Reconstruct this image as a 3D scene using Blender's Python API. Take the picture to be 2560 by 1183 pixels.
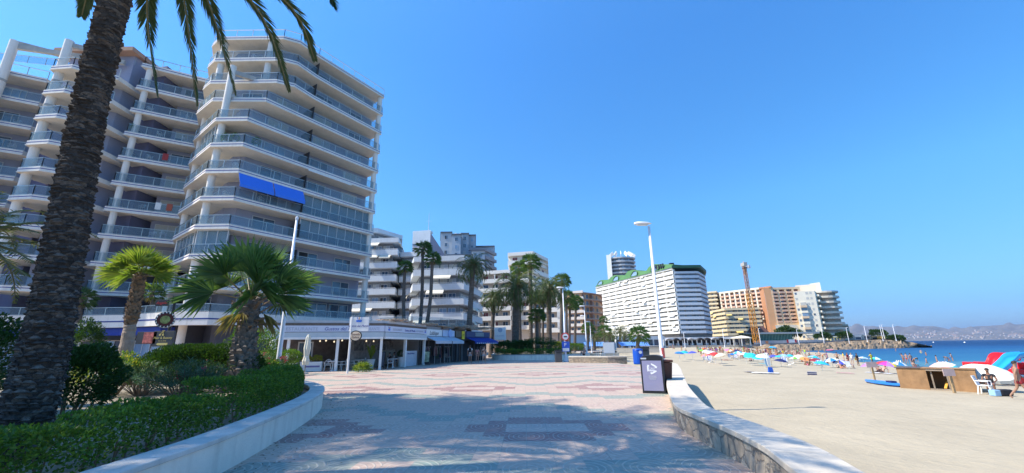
import bpy, bmesh, math, random
import numpy as np
from mathutils import Vector, Matrix
R_=math.radians
random.seed(7); np.random.seed(7)
for o in list(bpy.data.objects): bpy.data.objects.remove(o)
S=bpy.context.scene; COL=S.collection
HAZE=7e-5
# ---------------------------------------------------------------- camera, sky, sun, exposure
F=1015.; EYE=1.65; PIT=math.atan(274/F); ROL=math.atan(55/4000)
_r=np.array([1,0,0.]); _f=np.array([0,math.cos(PIT),math.sin(PIT)]); _u=np.cross(_r,_f)
CR=math.cos(ROL)*_r-math.sin(ROL)*_u; CU=math.sin(ROL)*_r+math.cos(ROL)*_u
cd=bpy.data.cameras.new('camera'); cam=bpy.data.objects.new('camera',cd); COL.objects.link(cam)
cam.matrix_world=Matrix(((CR[0],CU[0],-_f[0],0),(CR[1],CU[1],-_f[1],0),(CR[2],CU[2],-_f[2],EYE),(0,0,0,1)))
cd.sensor_width=36; cd.lens=F/2560*36; cd.clip_start=0.1; cd.clip_end=30000
S.camera=cam
SUN_EL=R_(49); SUN_V=Vector((-1,-.13,0)).normalized()*math.cos(SUN_EL)+Vector((0,0,math.sin(SUN_EL)))
w=bpy.data.worlds.new('World'); S.world=w; w.use_nodes=True
nt=w.node_tree; bg=nt.nodes['Background']; sky=nt.nodes.new('ShaderNodeTexSky'); sky.sky_type='NISHITA'
sky.sun_disc=False; sky.sun_elevation=SUN_EL; sky.sun_rotation=math.atan2(SUN_V.x,SUN_V.y)
sky.air_density=1.3; sky.dust_density=0.3; sky.ozone_density=2.5; sky.altitude=0
hs=nt.nodes.new('ShaderNodeHueSaturation'); hs.inputs['Saturation'].default_value=1.3; hs.inputs['Value'].default_value=1.0
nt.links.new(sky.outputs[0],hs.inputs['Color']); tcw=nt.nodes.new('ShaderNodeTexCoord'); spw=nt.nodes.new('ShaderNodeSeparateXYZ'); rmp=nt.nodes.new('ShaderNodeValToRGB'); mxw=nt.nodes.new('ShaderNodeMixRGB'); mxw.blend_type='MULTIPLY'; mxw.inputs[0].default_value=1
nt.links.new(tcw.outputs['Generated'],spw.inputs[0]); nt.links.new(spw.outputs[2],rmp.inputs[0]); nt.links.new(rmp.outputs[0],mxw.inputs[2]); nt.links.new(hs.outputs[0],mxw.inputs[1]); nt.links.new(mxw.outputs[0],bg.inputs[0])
rc_=rmp.color_ramp; rc_.elements[0].color=(.22,.43,1.1,1); rc_.elements[1].color=(1.25,1.35,1.45,1); rc_.elements[1].position=.95  # top stop brightens the unseen overhead sky, added to lift the shade
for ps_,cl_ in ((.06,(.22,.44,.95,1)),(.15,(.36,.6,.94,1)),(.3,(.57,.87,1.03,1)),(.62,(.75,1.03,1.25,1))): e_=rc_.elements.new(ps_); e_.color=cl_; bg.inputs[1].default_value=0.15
sl=bpy.data.lights.new('sun','SUN'); sl.energy=4.9; sl.angle=R_(.5); sl.color=(1,.92,.79)
so=bpy.data.objects.new('sun',sl); COL.objects.link(so); so.rotation_euler=SUN_V.to_track_quat('Z','Y').to_euler()
S.view_settings.view_transform='Standard'; S.view_settings.look='None'; S.view_settings.exposure=0.55; S.view_settings.gamma=1

def ray(u,v): return CR*(u-1280)/F-CU*(v-591.5)/F+_f
def G(u,v,z=0.):          # a point on the level z
    d=ray(u,v); t=(z-EYE)/d[2]; return Vector((d[0]*t,d[1]*t,z))
def D(u,v,y):             # a point at distance y
    d=ray(u,v); t=y/d[1]; return Vector((d[0]*t,y,EYE+d[2]*t))
def V(*a): return Vector(a)
# ---------------------------------------------------------------- materials
MATS={}
def mat(name,col,rough=.7,var=.12,scale=3.,bump=0.,bscale=40.,metal=0.,spec=.4,emit=0,stain=0):
    if name in MATS: return MATS[name]
    m=bpy.data.materials.new(name); m.use_nodes=True; n=m.node_tree.nodes; l=m.node_tree.links; p=n['Principled BSDF']
    p.inputs['Roughness'].default_value=rough; p.inputs['Metallic'].default_value=metal
    p.inputs['Specular IOR Level'].default_value=spec
    tc=n.new('ShaderNodeTexCoord')
    if var>0:
        nz=n.new('ShaderNodeTexNoise'); nz.inputs['Scale'].default_value=scale; nz.inputs['Detail'].default_value=6; nz.inputs['Roughness'].default_value=.65
        cr=n.new('ShaderNodeValToRGB'); c=cr.color_ramp
        c.elements[0].position=.3; c.elements[1].position=.7
        c.elements[0].color=(*[x*(1-var) for x in col],1); c.elements[1].color=(*[min(1,x*(1+var)) for x in col],1)
        l.new(tc.outputs['Object'],nz.inputs['Vector']); l.new(nz.outputs[0],cr.inputs[0]); out=cr.outputs[0]
        if stain:
            mp=n.new('ShaderNodeMapping'); mp.inputs['Scale'].default_value=(3,3,.35); l.new(tc.outputs['Object'],mp.inputs[0])
            n3=n.new('ShaderNodeTexNoise'); n3.inputs['Scale'].default_value=1.3; n3.inputs['Detail'].default_value=8; l.new(mp.outputs[0],n3.inputs['Vector'])
            r3=n.new('ShaderNodeMapRange'); r3.inputs[1].default_value=.5; r3.inputs[2].default_value=.8; r3.inputs[3].default_value=0; r3.inputs[4].default_value=stain; l.new(n3.outputs[0],r3.inputs[0])
            mx=n.new('ShaderNodeMixRGB'); mx.inputs[2].default_value=(col[0]*.45,col[1]*.4,col[2]*.35,1); l.new(r3.outputs[0],mx.inputs[0]); l.new(out,mx.inputs[1]); out=mx.outputs[0]
        l.new(out,p.inputs['Base Color'])
    else: p.inputs['Base Color'].default_value=(*col,1)
    if bump:
        b=n.new('ShaderNodeBump'); b.inputs['Strength'].default_value=bump; b.inputs['Distance'].default_value=.02
        n2=n.new('ShaderNodeTexNoise'); n2.inputs['Scale'].default_value=bscale; n2.inputs['Detail'].default_value=5
        l.new(tc.outputs['Object'],n2.inputs['Vector']); l.new(n2.outputs[0],b.inputs['Height']); l.new(b.outputs[0],p.inputs['Normal'])
    if emit: p.inputs['Emission Color'].default_value=(*col,1); p.inputs['Emission Strength'].default_value=emit
    MATS[name]=m; return m
def leafmat(name,col,trans=.35,rough=.45,var=.35,sc=1.5):
    m=mat(name,col,rough,var,sc,spec=.35)
    n=m.node_tree.nodes; l=m.node_tree.links; p=n['Principled BSDF']; o=n['Material Output']
    t=n.new('ShaderNodeBsdfTranslucent'); t.inputs[0].default_value=(min(1,col[0]*2.2),min(1,col[1]*2.0),col[2]*.8,1)
    mx=n.new('ShaderNodeMixShader'); mx.inputs[0].default_value=trans
    l.new(p.outputs[0],mx.inputs[1]); l.new(t.outputs[0],mx.inputs[2]); l.new(mx.outputs[0],o.inputs[0]); return m
def glassmat(name,tint,alpha,rough=.05):
    m=bpy.data.materials.new(name); m.use_nodes=True; n=m.node_tree.nodes; l=m.node_tree.links; p=n['Principled BSDF']; o=n['Material Output']
    p.inputs['Base Color'].default_value=(*tint,1); p.inputs['Roughness'].default_value=rough; p.inputs['Specular IOR Level'].default_value=.8
    t=n.new('ShaderNodeBsdfTransparent'); t.inputs[0].default_value=(.88+tint[0]*.1,.92+tint[1]*.1,.94+tint[2]*.1,1)
    mx=n.new('ShaderNodeMixShader'); mx.inputs[0].default_value=alpha
    l.new(t.outputs[0],mx.inputs[1]); l.new(p.outputs[0],mx.inputs[2]); l.new(mx.outputs[0],o.inputs[0]); MATS[name]=m; return m
WHITE=mat('white_render',(.74,.72,.67),.8,.06,.8,stain=.25); WHITE2=mat('white_paint',(.78,.77,.74),.55,.04)
TOWERW=mat('tower_white',(.78,.73,.65),.8,.05,.6,bump=.1,stain=.3)
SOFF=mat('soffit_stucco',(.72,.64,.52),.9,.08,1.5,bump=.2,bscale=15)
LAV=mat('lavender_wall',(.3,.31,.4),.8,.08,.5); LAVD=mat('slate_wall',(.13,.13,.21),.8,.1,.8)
BLUE=mat('blue_stripe',(.02,.04,.22),.5,.0); BLUEF=mat('blue_awning',(.05,.2,.72),.7,.06,4)
FRAME=mat('window_frame',(.6,.6,.6),.5,0); METAL=mat('rail_metal',(.42,.47,.47),.35,0,metal=.5)
GLASS=glassmat('rail_glass',(.25,.33,.37),.2); WGL=mat('window_glass',(.05,.09,.14),.08,.3,.6,spec=.9)
WGL2=mat('window_glass_bright',(.2,.3,.42),.1,.3,.5,spec=.9)
DARK=mat('dark_interior',(.025,.025,.03),.6,.2); BLIND=mat('cream_blind',(.5,.48,.42),.7,.08,6); CURT=mat('curtain',(.42,.42,.43),.8,.15,7)
BLACK=mat('black_paint',(.02,.02,.022),.4,0); GREY=mat('grey_plastic',(.2,.2,.21),.5,.05); ALU=mat('galvanised_metal',(.6,.62,.64),.4,.05,4,metal=.3)
LAMPW=mat('lamp_white',(.78,.78,.8),.35,.03); CREAM=mat('cream_fabric',(.72,.66,.52),.85,.06,6); CONC=mat('concrete',(.42,.4,.36),.85,.14,2,bump=.3,stain=.3)
# ---------------------------------------------------------------- objects
WM={}   # world matrices of roots
def tag(o,label=None,cat=None,group=None,kind=None):
    if label: o['label']=label
    if cat: o['category']=cat
    if group: o['group']=group
    if kind: o['kind']=kind
    return o
def thing(name,label,cat,loc=(0,0,0),rz=0,group=None):
    o=bpy.data.objects.new(name,None); COL.objects.link(o); o.location=loc; o.rotation_euler=(0,0,rz); o.empty_display_size=.2
    WM[o]=Matrix.Translation(Vector(loc))@Matrix.Rotation(rz,4,'Z'); return tag(o,label,cat,group)
class MB:
    def __init__(s): s.v=[]; s.f=[]; s.m=[]
    def add(s,vs,fs,mi=0):
        b=len(s.v); s.v.extend([tuple(x) for x in vs]); s.f.extend([tuple(i+b for i in f) for f in fs]); s.m.extend([mi]*len(fs)); return s
    def hexa(s,p,mi=0): return s.add(p,[(0,3,2,1),(4,5,6,7),(0,1,5,4),(1,2,6,5),(2,3,7,6),(3,0,4,7)],mi)
    def box(s,c,sz,rz=0,mi=0):
        cx,cy,cz=c; a,b,h=sz[0]/2,sz[1]/2,sz[2]/2; co,si=math.cos(rz),math.sin(rz)
        P=[(cx+x*co-y*si,cy+x*si+y*co,cz+z) for z in(-h,h) for x,y in((-a,-b),(a,-b),(a,b),(-a,b))]
        return s.hexa(P,mi)
    def beam(s,p,q,w=.05,h=None,mi=0,up=(0,0,1)):
        p=Vector(p);q=Vector(q);h=h or w; d=(q-p).normalized(); u=Vector(up)
        if abs(d.dot(u))>.98: u=Vector((0,1,0))
        r=d.cross(u).normalized()*w/2; t=r.cross(d).normalized()*h/2
        return s.hexa([p-r-t,p+r-t,p+r+t,p-r+t,q-r-t,q+r-t,q+r+t,q-r+t],mi)
    def tube(s,pts,rad,n=8,mi=0,cap=True):
        pts=[Vector(p) for p in pts]; rad=rad if hasattr(rad,'__len__') else [rad]*len(pts); N=len(pts); vs=[]; r0=None
        for i,p in enumerate(pts):
            d=(pts[min(i+1,N-1)]-pts[max(i-1,0)]).normalized()
            if r0 is None: r0=d.cross(Vector((0,0,1))) if abs(d.z)<.9 else d.cross(Vector((0,1,0)))
            r0=(r0-d*r0.dot(d)).normalized(); t=d.cross(r0)
            for k in range(n):
                a=2*math.pi*k/n; vs.append(p+(r0*math.cos(a)+t*math.sin(a))*rad[i])
        fs=[(i*n+k,i*n+(k+1)%n,(i+1)*n+(k+1)%n,(i+1)*n+k) for i in range(N-1) for k in range(n)]
        if cap: fs+=[tuple(range(n-1,-1,-1)),tuple((N-1)*n+k for k in range(n))]
        return s.add(vs,fs,mi)
    def lathe(s,prof,n=12,c=(0,0,0),mi=0,sx=1,sy=1):
        vs=[(c[0]+r*math.cos(2*math.pi*k/n)*sx,c[1]+r*math.sin(2*math.pi*k/n)*sy,c[2]+z) for r,z in prof for k in range(n)]
        N=len(prof); fs=[(i*n+k,i*n+(k+1)%n,(i+1)*n+(k+1)%n,(i+1)*n+k) for i in range(N-1) for k in range(n)]
        fs+=[tuple(range(n-1,-1,-1)),tuple((N-1)*n+k for k in range(n))]
        return s.add(vs,fs,mi)
    def prism(s,poly,z0,z1,mi=0,mt=None,mb=None):
        n=len(poly); vs=[(p[0],p[1],z0) for p in poly]+[(p[0],p[1],z1) for p in poly]
        a=sum(poly[i][0]*poly[(i+1)%n][1]-poly[(i+1)%n][0]*poly[i][1] for i in range(n))
        if a<0: poly=poly[::-1]; vs=[(p[0],p[1],z0) for p in poly]+[(p[0],p[1],z1) for p in poly]
        s.add(vs,[(i,(i+1)%n,(i+1)%n+n,i+n) for i in range(n)],mi)
        b=len(s.v)-2*n; s.f.append(tuple(b+n+i for i in range(n))); s.m.append(mi if mt is None else mt)
        s.f.append(tuple(b+n-1-i for i in range(n))); s.m.append(mi if mb is None else mb); return s
    def ribbon(s,path,w0,w1,z0,z1,mi=0):   # wall along a path; w0,w1 offsets to the left side
        L=offs(path,w0); Rr=offs(path,w1); n=len(path)
        vs=[(*L[i],z0) for i in range(n)]+[(*L[i],z1) for i in range(n)]+[(*Rr[i],z0) for i in range(n)]+[(*Rr[i],z1) for i in range(n)]
        fs=[]
        for i in range(n-1):
            fs+=[(i,i+1,n+i+1,n+i),(2*n+i+1,2*n+i,3*n+i,3*n+i+1),(n+i,n+i+1,3*n+i+1,3*n+i),(i+1,i,2*n+i,2*n+i+1)]
        fs+=[(0,n,3*n,2*n),(n-1,3*n-1,4*n-1,2*n-1)]
        return s.add(vs,fs,mi)
    def build(s,name,mats,parent=None,smooth=False,loc=None,local=False,bevel=0):
        me=bpy.data.meshes.new(name)
        if parent is not None:
            M=WM[parent]; WM_=M
            v=s.v if local else [tuple(M.inverted()@Vector(p)) for p in s.v]
        else:
            if loc is None and s.v: a=np.array(s.v); loc=Vector(((a[:,0].min()+a[:,0].max())/2,(a[:,1].min()+a[:,1].max())/2,a[:,2].min()))
            loc=Vector(loc); WM_=Matrix.Translation(loc); v=s.v if local else [tuple(Vector(p)-loc) for p in s.v]
        me.from_pydata(v,[],s.f)
        for m in (mats if isinstance(mats,(list,tuple)) else [mats]): me.materials.append(m)
        me.polygons.foreach_set('material_index',s.m)
        if smooth: me.polygons.foreach_set('use_smooth',[True]*len(s.f))
        me.update()
        o=bpy.data.objects.new(name,me); COL.objects.link(o); WM[o]=WM_
        if parent is not None: o.parent=parent
        else: o.location=loc
        if bevel:
            b=o.modifiers.new('bevel','BEVEL'); b.width=bevel; b.segments=2; b.limit_method='ANGLE'
        return o
def offs(path,d):
    n=len(path); out=[]
    for i in range(n):
        a=Vector(path[max(i-1,0)][:2]); c=Vector(path[min(i+1,n-1)][:2]); b=Vector(path[i][:2])
        d1=(b-a).normalized() if i>0 else (c-b).normalized(); d2=(c-b).normalized() if i<n-1 else d1
        n1=Vector((-d1.y,d1.x)); n2=Vector((-d2.y,d2.x)); m=(n1+n2); m=m.normalized() if m.length>1e-6 else n1
        k=max(.45,m.dot(n1)); out.append(tuple(b+m*d/k))
    return out
def smoothpath(pts,k=6):
    out=[]; n=len(pts)
    P=[Vector(p) for p in pts]
    for i in range(n-1):
        p0=P[max(i-1,0)];p1=P[i];p2=P[i+1];p3=P[min(i+2,n-1)]
        for j in range(k):
            t=j/k; out.append(.5*((2*p1)+(p2-p0)*t+(2*p0-5*p1+4*p2-p3)*t*t+(3*p1-p0-3*p2+p3)*t**3))
    out.append(P[-1]); return out
def copy_tree(o,parent=None):
    c=o.copy(); COL.objects.link(c)
    if parent is not None: c.parent=parent; c.matrix_parent_inverse=o.matrix_parent_inverse
    for ch in list(o.children): copy_tree(ch,c)
    return c
def dup(o,loc,rz=0,label=None,group=None,sc=1):
    c=copy_tree(o); c.location=loc; c.rotation_euler=(0,0,rz); c.scale=(sc,sc,sc) if not hasattr(sc,'__len__') else sc
    if label: c['label']=label
    if group: c['group']=group
    return c
class Fr:   # facade frame from ground point a to b (left to right as seen from outside)
    def __init__(s,a,b,z=0):
        s.o=Vector((a[0],a[1],z)); e=Vector((b[0]-a[0],b[1]-a[1],0)); s.L=e.length; s.e=e.normalized(); s.n=Vector((s.e.y,-s.e.x,0))
    def p(s,x,z,d=0): return s.o+s.e*x+s.n*d+Vector((0,0,z))
    def rz(s): return math.atan2(s.e.y,s.e.x)
    def box(s,mb,x0,x1,z0,z1,d0,d1,mi=0):
        return mb.hexa([s.p(x0,z0,d1),s.p(x1,z0,d1),s.p(x1,z0,d0),s.p(x0,z0,d0),s.p(x0,z1,d1),s.p(x1,z1,d1),s.p(x1,z1,d0),s.p(x0,z1,d0)],mi)
def text(s,size,fr,x,z,d,m,parent,name='lettering',shear=0,align='LEFT',ext=.004,sx=1):
    c=bpy.data.curves.new('t','FONT'); c.body=s; c.size=size; c.extrude=ext; c.shear=shear; c.align_x=align; c.resolution_u=3
    o=bpy.data.objects.new('t',c); COL.objects.link(o); dg=bpy.context.evaluated_depsgraph_get(); dg.update()
    me=bpy.data.meshes.new_from_object(o.evaluated_get(dg)); bpy.data.objects.remove(o)
    mb=MB(); mb.add([fr.p(x+v.co.x*sx,z+v.co.y,d+v.co.z) for v in me.vertices],[tuple(p.vertices) for p in me.polygons])
    return mb.build(name,m,parent)
# ================================================================ SETTING
def sstep(a,b,x):
    t=min(1,max(0,(x-a)/(b-a))); return t*t*(3-2*t)
SHY=[-80,0,41,51,71,80,125,165,260]; SHX=[52,49,49,51,60,68,97,114,150]
def sandz(x,y):
    xs=float(np.interp(y,SHY,SHX)); t=(xs-x)
    z=-1.82-.25*min(1,max(0,-t/8)) if t<0 else -1.82+.75*sstep(0,26,t)+.15*sstep(20,45,t)
    z+=1.0*sstep(80,190,y)*sstep(0,30,t)
    return z
def SG(u,v,h=0):        # point on the sand whose height h above it shows at the pixel
    z=-1.3
    for _ in range(12):
        p=G(u,v,min(z+h,1.3)); z=.5*z+.5*sandz(p.x,p.y)
    p.z=z; return p
# sand
xs=[*np.arange(0.7,60,1.5),*np.arange(60,180,6)]; ys=[*np.arange(-20,60,1.5),*np.arange(60,250,5)]
mb=MB(); nx=len(xs)
vs=[(x+max(0,(y-40))*.0,y,sandz(x,y)+.03*math.sin(x*1.1+y*.6)*math.sin(y*.9-x*.35)) for y in ys for x in xs]
mb.add(vs,[(j*nx+i,j*nx+i+1,(j+1)*nx+i+1,(j+1)*nx+i) for j in range(len(ys)-1) for i in range(nx-1)])
def sandmat():
    m=mat('sand',(.45,.38,.265),.95,.1,.35); n=m.node_tree.nodes; l=m.node_tree.links; p=n['Principled BSDF']
    tc=n.new('ShaderNodeTexCoord'); a=n.new('ShaderNodeTexNoise'); a.inputs['Scale'].default_value=1.4; a.inputs['Detail'].default_value=9; a.inputs['Roughness'].default_value=.7
    v=n.new('ShaderNodeTexVoronoi'); v.inputs['Scale'].default_value=3.2; l.new(tc.outputs['Object'],a.inputs['Vector']); l.new(tc.outputs['Object'],v.inputs['Vector'])
    ad=n.new('ShaderNodeMath'); ad.operation='MULTIPLY_ADD'; ad.inputs[1].default_value=.12; l.new(v.outputs[0],ad.inputs[0]); l.new(a.outputs[0],ad.inputs[2])
    b=n.new('ShaderNodeBump'); b.inputs['Strength'].default_value=.6; b.inputs['Distance'].default_value=.18; l.new(ad.outputs[0],b.inputs['Height']); l.new(b.outputs[0],p.inputs['Normal']); return m
tag(mb.build('beach_sand',sandmat(),smooth=True,loc=(0,0,0)),kind='structure')
# sea
def seamat():
    m=bpy.data.materials.new('sea'); m.use_nodes=True; n=m.node_tree.nodes; l=m.node_tree.links; p=n['Principled BSDF']
    p.inputs['Roughness'].default_value=.4; p.inputs['IOR'].default_value=1.2; p.inputs['Specular IOR Level'].default_value=.2
    tc=n.new('ShaderNodeTexCoord'); sp=n.new('ShaderNodeSeparateXYZ'); l.new(tc.outputs['Object'],sp.inputs[0])
    nz=n.new('ShaderNodeTexNoise'); nz.inputs['Scale'].default_value=.012; nz.inputs['Detail'].default_value=5
    mp=n.new('ShaderNodeMapping'); mp.inputs['Scale'].default_value=(1,2.2,1); l.new(tc.outputs['Object'],mp.inputs[0]); l.new(mp.outputs[0],nz.inputs['Vector'])
    ad=n.new('ShaderNodeMath'); ad.operation='MULTIPLY_ADD'; ad.inputs[1].default_value=260; l.new(nz.outputs[0],ad.inputs[0]); 
    dm=n.new('ShaderNodeMath'); dm.operation='MULTIPLY_ADD'; dm.inputs[1].default_value=.55; l.new(sp.outputs[0],dm.inputs[0])
    l.new(sp.outputs[1],dm.inputs[2]); l.new(dm.outputs[0],ad.inputs[2])
    cr=n.new('ShaderNodeValToRGB'); mr=n.new('ShaderNodeMapRange'); mr.inputs[1].default_value=180; mr.inputs[2].default_value=900; l.new(ad.outputs[0],mr.inputs[0]); l.new(mr.outputs[0],cr.inputs[0])
    e=cr.color_ramp; e.elements[0].color=(.11,.25,.28,1); e.elements[1].color=(.004,.028,.1,1); e.elements[1].position=.75
    x=e.elements.new(.1); x.color=(.03,.14,.25,1); x=e.elements.new(.35); x.color=(.012,.075,.2,1); x=e.elements.new(.5); x.color=(.007,.045,.14,1)
    l.new(cr.outputs[0],p.inputs['Base Color'])
    w1=n.new('ShaderNodeTexNoise'); w1.inputs['Scale'].default_value=.9; w1.inputs['Detail'].default_value=6; w1.inputs['Distortion'].default_value=.6
    m2=n.new('ShaderNodeMapping'); m2.inputs['Scale'].default_value=(.35,1,1); m2.inputs['Rotation'].default_value=(0,0,.5); l.new(tc.outputs['Object'],m2.inputs[0]); l.new(m2.outputs[0],w1.inputs['Vector'])
    b=n.new('ShaderNodeBump'); b.inputs['Strength'].default_value=.8; b.inputs['Distance'].default_value=.5; l.new(w1.outputs[0],b.inputs['Height']); l.new(b.outputs[0],p.inputs['Normal']); return m
mb=MB(); mb.add([(40,-200,-1.8),(25000,-3000,-1.8),(25000,26000,-1.8),(60,26000,-1.8)],[(0,1,2,3)])
tag(mb.build('sea',seamat(),loc=(0,0,-1.8)),kind='structure')
# land behind
mb=MB(); mb.add([(-3000,-300,-.06),(2.9,-300,-.06),(3.1,6,-.06),(9,25,-.06),(11,60,-.06),(14,90,-.06),(60,186,-.06),(110,215,-.06),(230,300,-.06),(200,3000,-.06),(-3000,3000,-.06)],[tuple(range(11))])
tag(mb.build('ground',mat('city_ground',(.4,.36,.3),.9,.2,.1),loc=(0,0,-.06)),kind='structure')
# promenade paving
def pavemat():
    m=bpy.data.materials.new('patterned_paving'); m.use_nodes=True; n=m.node_tree.nodes; l=m.node_tree.links; p=n['Principled BSDF']
    def nd(t,**k):
        x=n.new(t)
        for a,b in k.items(): setattr(x,a,b)
        return x
    def M(op,a,b=None,c=None):
        x=nd('ShaderNodeMath',operation=op)
        for i,s in enumerate((a,b,c)):
            if s is None: continue
            if isinstance(s,(int,float)): x.inputs[i].default_value=s
            else: l.new(s,x.inputs[i])
        return x.outputs[0]
    tc=nd('ShaderNodeTexCoord'); mp=nd('ShaderNodeMapping'); mp.inputs['Rotation'].default_value=(0,0,R_(1.5)); l.new(tc.outputs['Object'],mp.inputs[0])
    sp=nd('ShaderNodeSeparateXYZ'); l.new(mp.outputs[0],sp.inputs[0]); T=.42
    iy=M('FLOOR',M('DIVIDE',sp.outputs[1],T)); xs_=M('ADD',sp.outputs[0],M('MULTIPLY',M('MODULO',iy,2.0),T*0.0)); ix=M('FLOOR',M('DIVIDE',xs_,T))
    X=M('MULTIPLY',M('ADD',ix,.5),T); Y=M('MULTIPLY',M('ADD',iy,.5),T)
    fx=M('SUBTRACT',M('DIVIDE',xs_,T),ix); fy=M('SUBTRACT',M('DIVIDE',sp.outputs[1],T),iy)
    yy=M('DIVIDE',M('SUBTRACT',Y,4.8),8.4); k=M('FLOOR',yy); yl=M('SUBTRACT',M('MULTIPLY',M('SUBTRACT',yy,k),8.4),4.4)
    xq=M('DIVIDE',M('ADD',M('SUBTRACT',X,.4),M('MULTIPLY',k,2.5)),5.3); xf=M('SUBTRACT',xq,M('FLOOR',M('ADD',xq,.5)))   # -.5...5
    ax=M('MULTIPLY',M('ABSOLUTE',xf),5.3)          # distance from ring axis
    tri=M('SUBTRACT',1.0,M('MULTIPLY',ax,2/2.65))    # 1 at axis, -1 between
    A=M('LESS_THAN',M('ABSOLUTE',M('SUBTRACT',yl,M('MULTIPLY_ADD',tri,1.1,2.3))),.42)
    B=M('LESS_THAN',M('ABSOLUTE',M('ADD',yl,M('MULTIPLY_ADD',tri,.7,2.75))),.42)
    teal=M('MAXIMUM',A,B)
    d=M('ADD',M('MULTIPLY',ax,.75),M('ABSOLUTE',yl)); ring=M('LESS_THAN',d,1.55)
    inn=M('MULTIPLY',M('LESS_THAN',ax,.8),M('LESS_THAN',M('ABSOLUTE',yl),.35)); red=M('MULTIPLY',ring,M('SUBTRACT',1.0,inn))
    wn=nd('ShaderNodeTexWhiteNoise',noise_dimensions='2D'); cb=nd('ShaderNodeCombineXYZ'); l.new(ix,cb.inputs[0]); l.new(iy,cb.inputs[1]); l.new(cb.outputs[0],wn.inputs[0])
    big=nd('ShaderNodeTexNoise'); big.inputs['Scale'].default_value=.25; big.inputs['Detail'].default_value=4; l.new(tc.outputs['Object'],big.inputs['Vector'])
    def mix(f,a,b):
        x=nd('ShaderNodeMixRGB'); 
        for i,s in enumerate((f,a,b)):
            if isinstance(s,tuple): x.inputs[i].default_value=(*s,1)
            elif isinstance(s,(int,float)): x.inputs[i].default_value=s
            else: l.new(s,x.inputs[i])
        return x.outputs[0]
    base=mix(big.outputs[0],(.52,.36,.29),(.54,.43,.32))
    base=mix(M('MULTIPLY',M('GREATER_THAN',wn.outputs[0],.8),.35),base,(.46,.31,.26))
    # near x small (centre) colours are creamier
    c=mix(M('MULTIPLY',teal,.72),base,(.13,.27,.24)); c=mix(M('MULTIPLY',red,.72),c,(.24,.085,.09)); c=mix(M('MULTIPLY',inn,.2),c,(.6,.52,.5))
    # fade by wear
    wr=nd('ShaderNodeTexNoise'); wr.inputs['Scale'].default_value=1.1; wr.inputs['Detail'].default_value=8; wr.inputs['Roughness'].default_value=.7; l.new(tc.outputs['Object'],wr.inputs['Vector'])
    rr=nd('ShaderNodeMapRange'); rr.inputs[1].default_value=.35; rr.inputs[2].default_value=.75; rr.inputs[3].default_value=0; rr.inputs[4].default_value=.4; l.new(wr.outputs[0],rr.inputs[0])
    c=mix(rr.outputs[0],c,base)
    # carved relief
    wv=nd('ShaderNodeTexWave',wave_type='RINGS',rings_direction='Z'); wv.inputs['Scale'].default_value=3.2; wv.inputs['Distortion'].default_value=2.2; wv.inputs['Detail'].default_value=2; wv.inputs['Detail Scale'].default_value=1.5
    cb2=nd('ShaderNodeCombineXYZ'); l.new(M('PINGPONG',sp.outputs[0],T),cb2.inputs[0]); l.new(M('PINGPONG',M('MULTIPLY',sp.outputs[1],.8),T),cb2.inputs[1]); l.new(cb2.outputs[0],wv.inputs['Vector'])
    rel=nd('ShaderNodeMapRange'); rel.inputs[1].default_value=.75; rel.inputs[2].default_value=.95; l.new(wv.outputs[1],rel.inputs[0])
    c=mix(M('MULTIPLY',rel.outputs[0],.4),c,(.66,.6,.5))
    edge=M('MINIMUM',M('MINIMUM',fx,M('SUBTRACT',1.0,fx)),M('MINIMUM',fy,M('SUBTRACT',1.0,fy))); j=M('LESS_THAN',edge,.022)
    c=mix(M('MULTIPLY',j,.6),c,mix(wr.outputs[0],(.12,.1,.1),(.6,.55,.45)))
    st=nd('ShaderNodeTexNoise'); st.inputs['Scale'].default_value=9; st.inputs['Detail'].default_value=6; l.new(tc.outputs['Object'],st.inputs['Vector'])
    sr=nd('ShaderNodeMapRange'); sr.inputs[1].default_value=.3; sr.inputs[2].default_value=.7; sr.inputs[3].default_value=.82; sr.inputs[4].default_value=1.08; l.new(st.outputs[0],sr.inputs[0])
    mm=nd('ShaderNodeMixRGB',blend_type='MULTIPLY'); mm.inputs[0].default_value=1; l.new(c,mm.inputs[1]); l.new(sr.outputs[0],mm.inputs[2])
    l.new(mm.outputs[0],p.inputs['Base Color']); p.inputs['Roughness'].default_value=.62; p.inputs['Specular IOR Level'].default_value=.35
    b=nd('ShaderNodeBump'); b.inputs['Strength'].default_value=.55; b.inputs['Distance'].default_value=.012
    l.new(M('SUBTRACT',M('ADD',rel.outputs[0],M('MULTIPLY',st.outputs[0],.4)),M('MULTIPLY',j,1.2)),b.inputs['Height']); l.new(b.outputs[0],p.inputs['Normal'])
    return m
WALLIN=smoothpath([(.2,-4),(1.2,-1),(1.95,1.5),(2.45,3.3),(2.73,4.4),(3.03,5.45),(3.15,6.34),(3.19,7.1),(3.22,7.98),(3.27,8.77),(3.58,9.91),(4.63,13.09),(5.75,16.13),(6.85,19.1),(7.9,21.9),(9.0,25),(9.8,27.3),(9.95,28.6),(9.2,29.6)],5)
pv=[(-45,-20)]+[(p.x+.05,p.y) for p in WALLIN if p.y<27]+[(9.6,40),(11,60),(14,88),(26,118),(-20,140),(-60,60),(-60,-20)]
mb=MB(); mb.add([(x,y,0) for x,y in pv],[tuple(range(len(pv)))])
tag(mb.build('promenade',pavemat(),loc=(0,0,0)),kind='structure')
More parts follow.
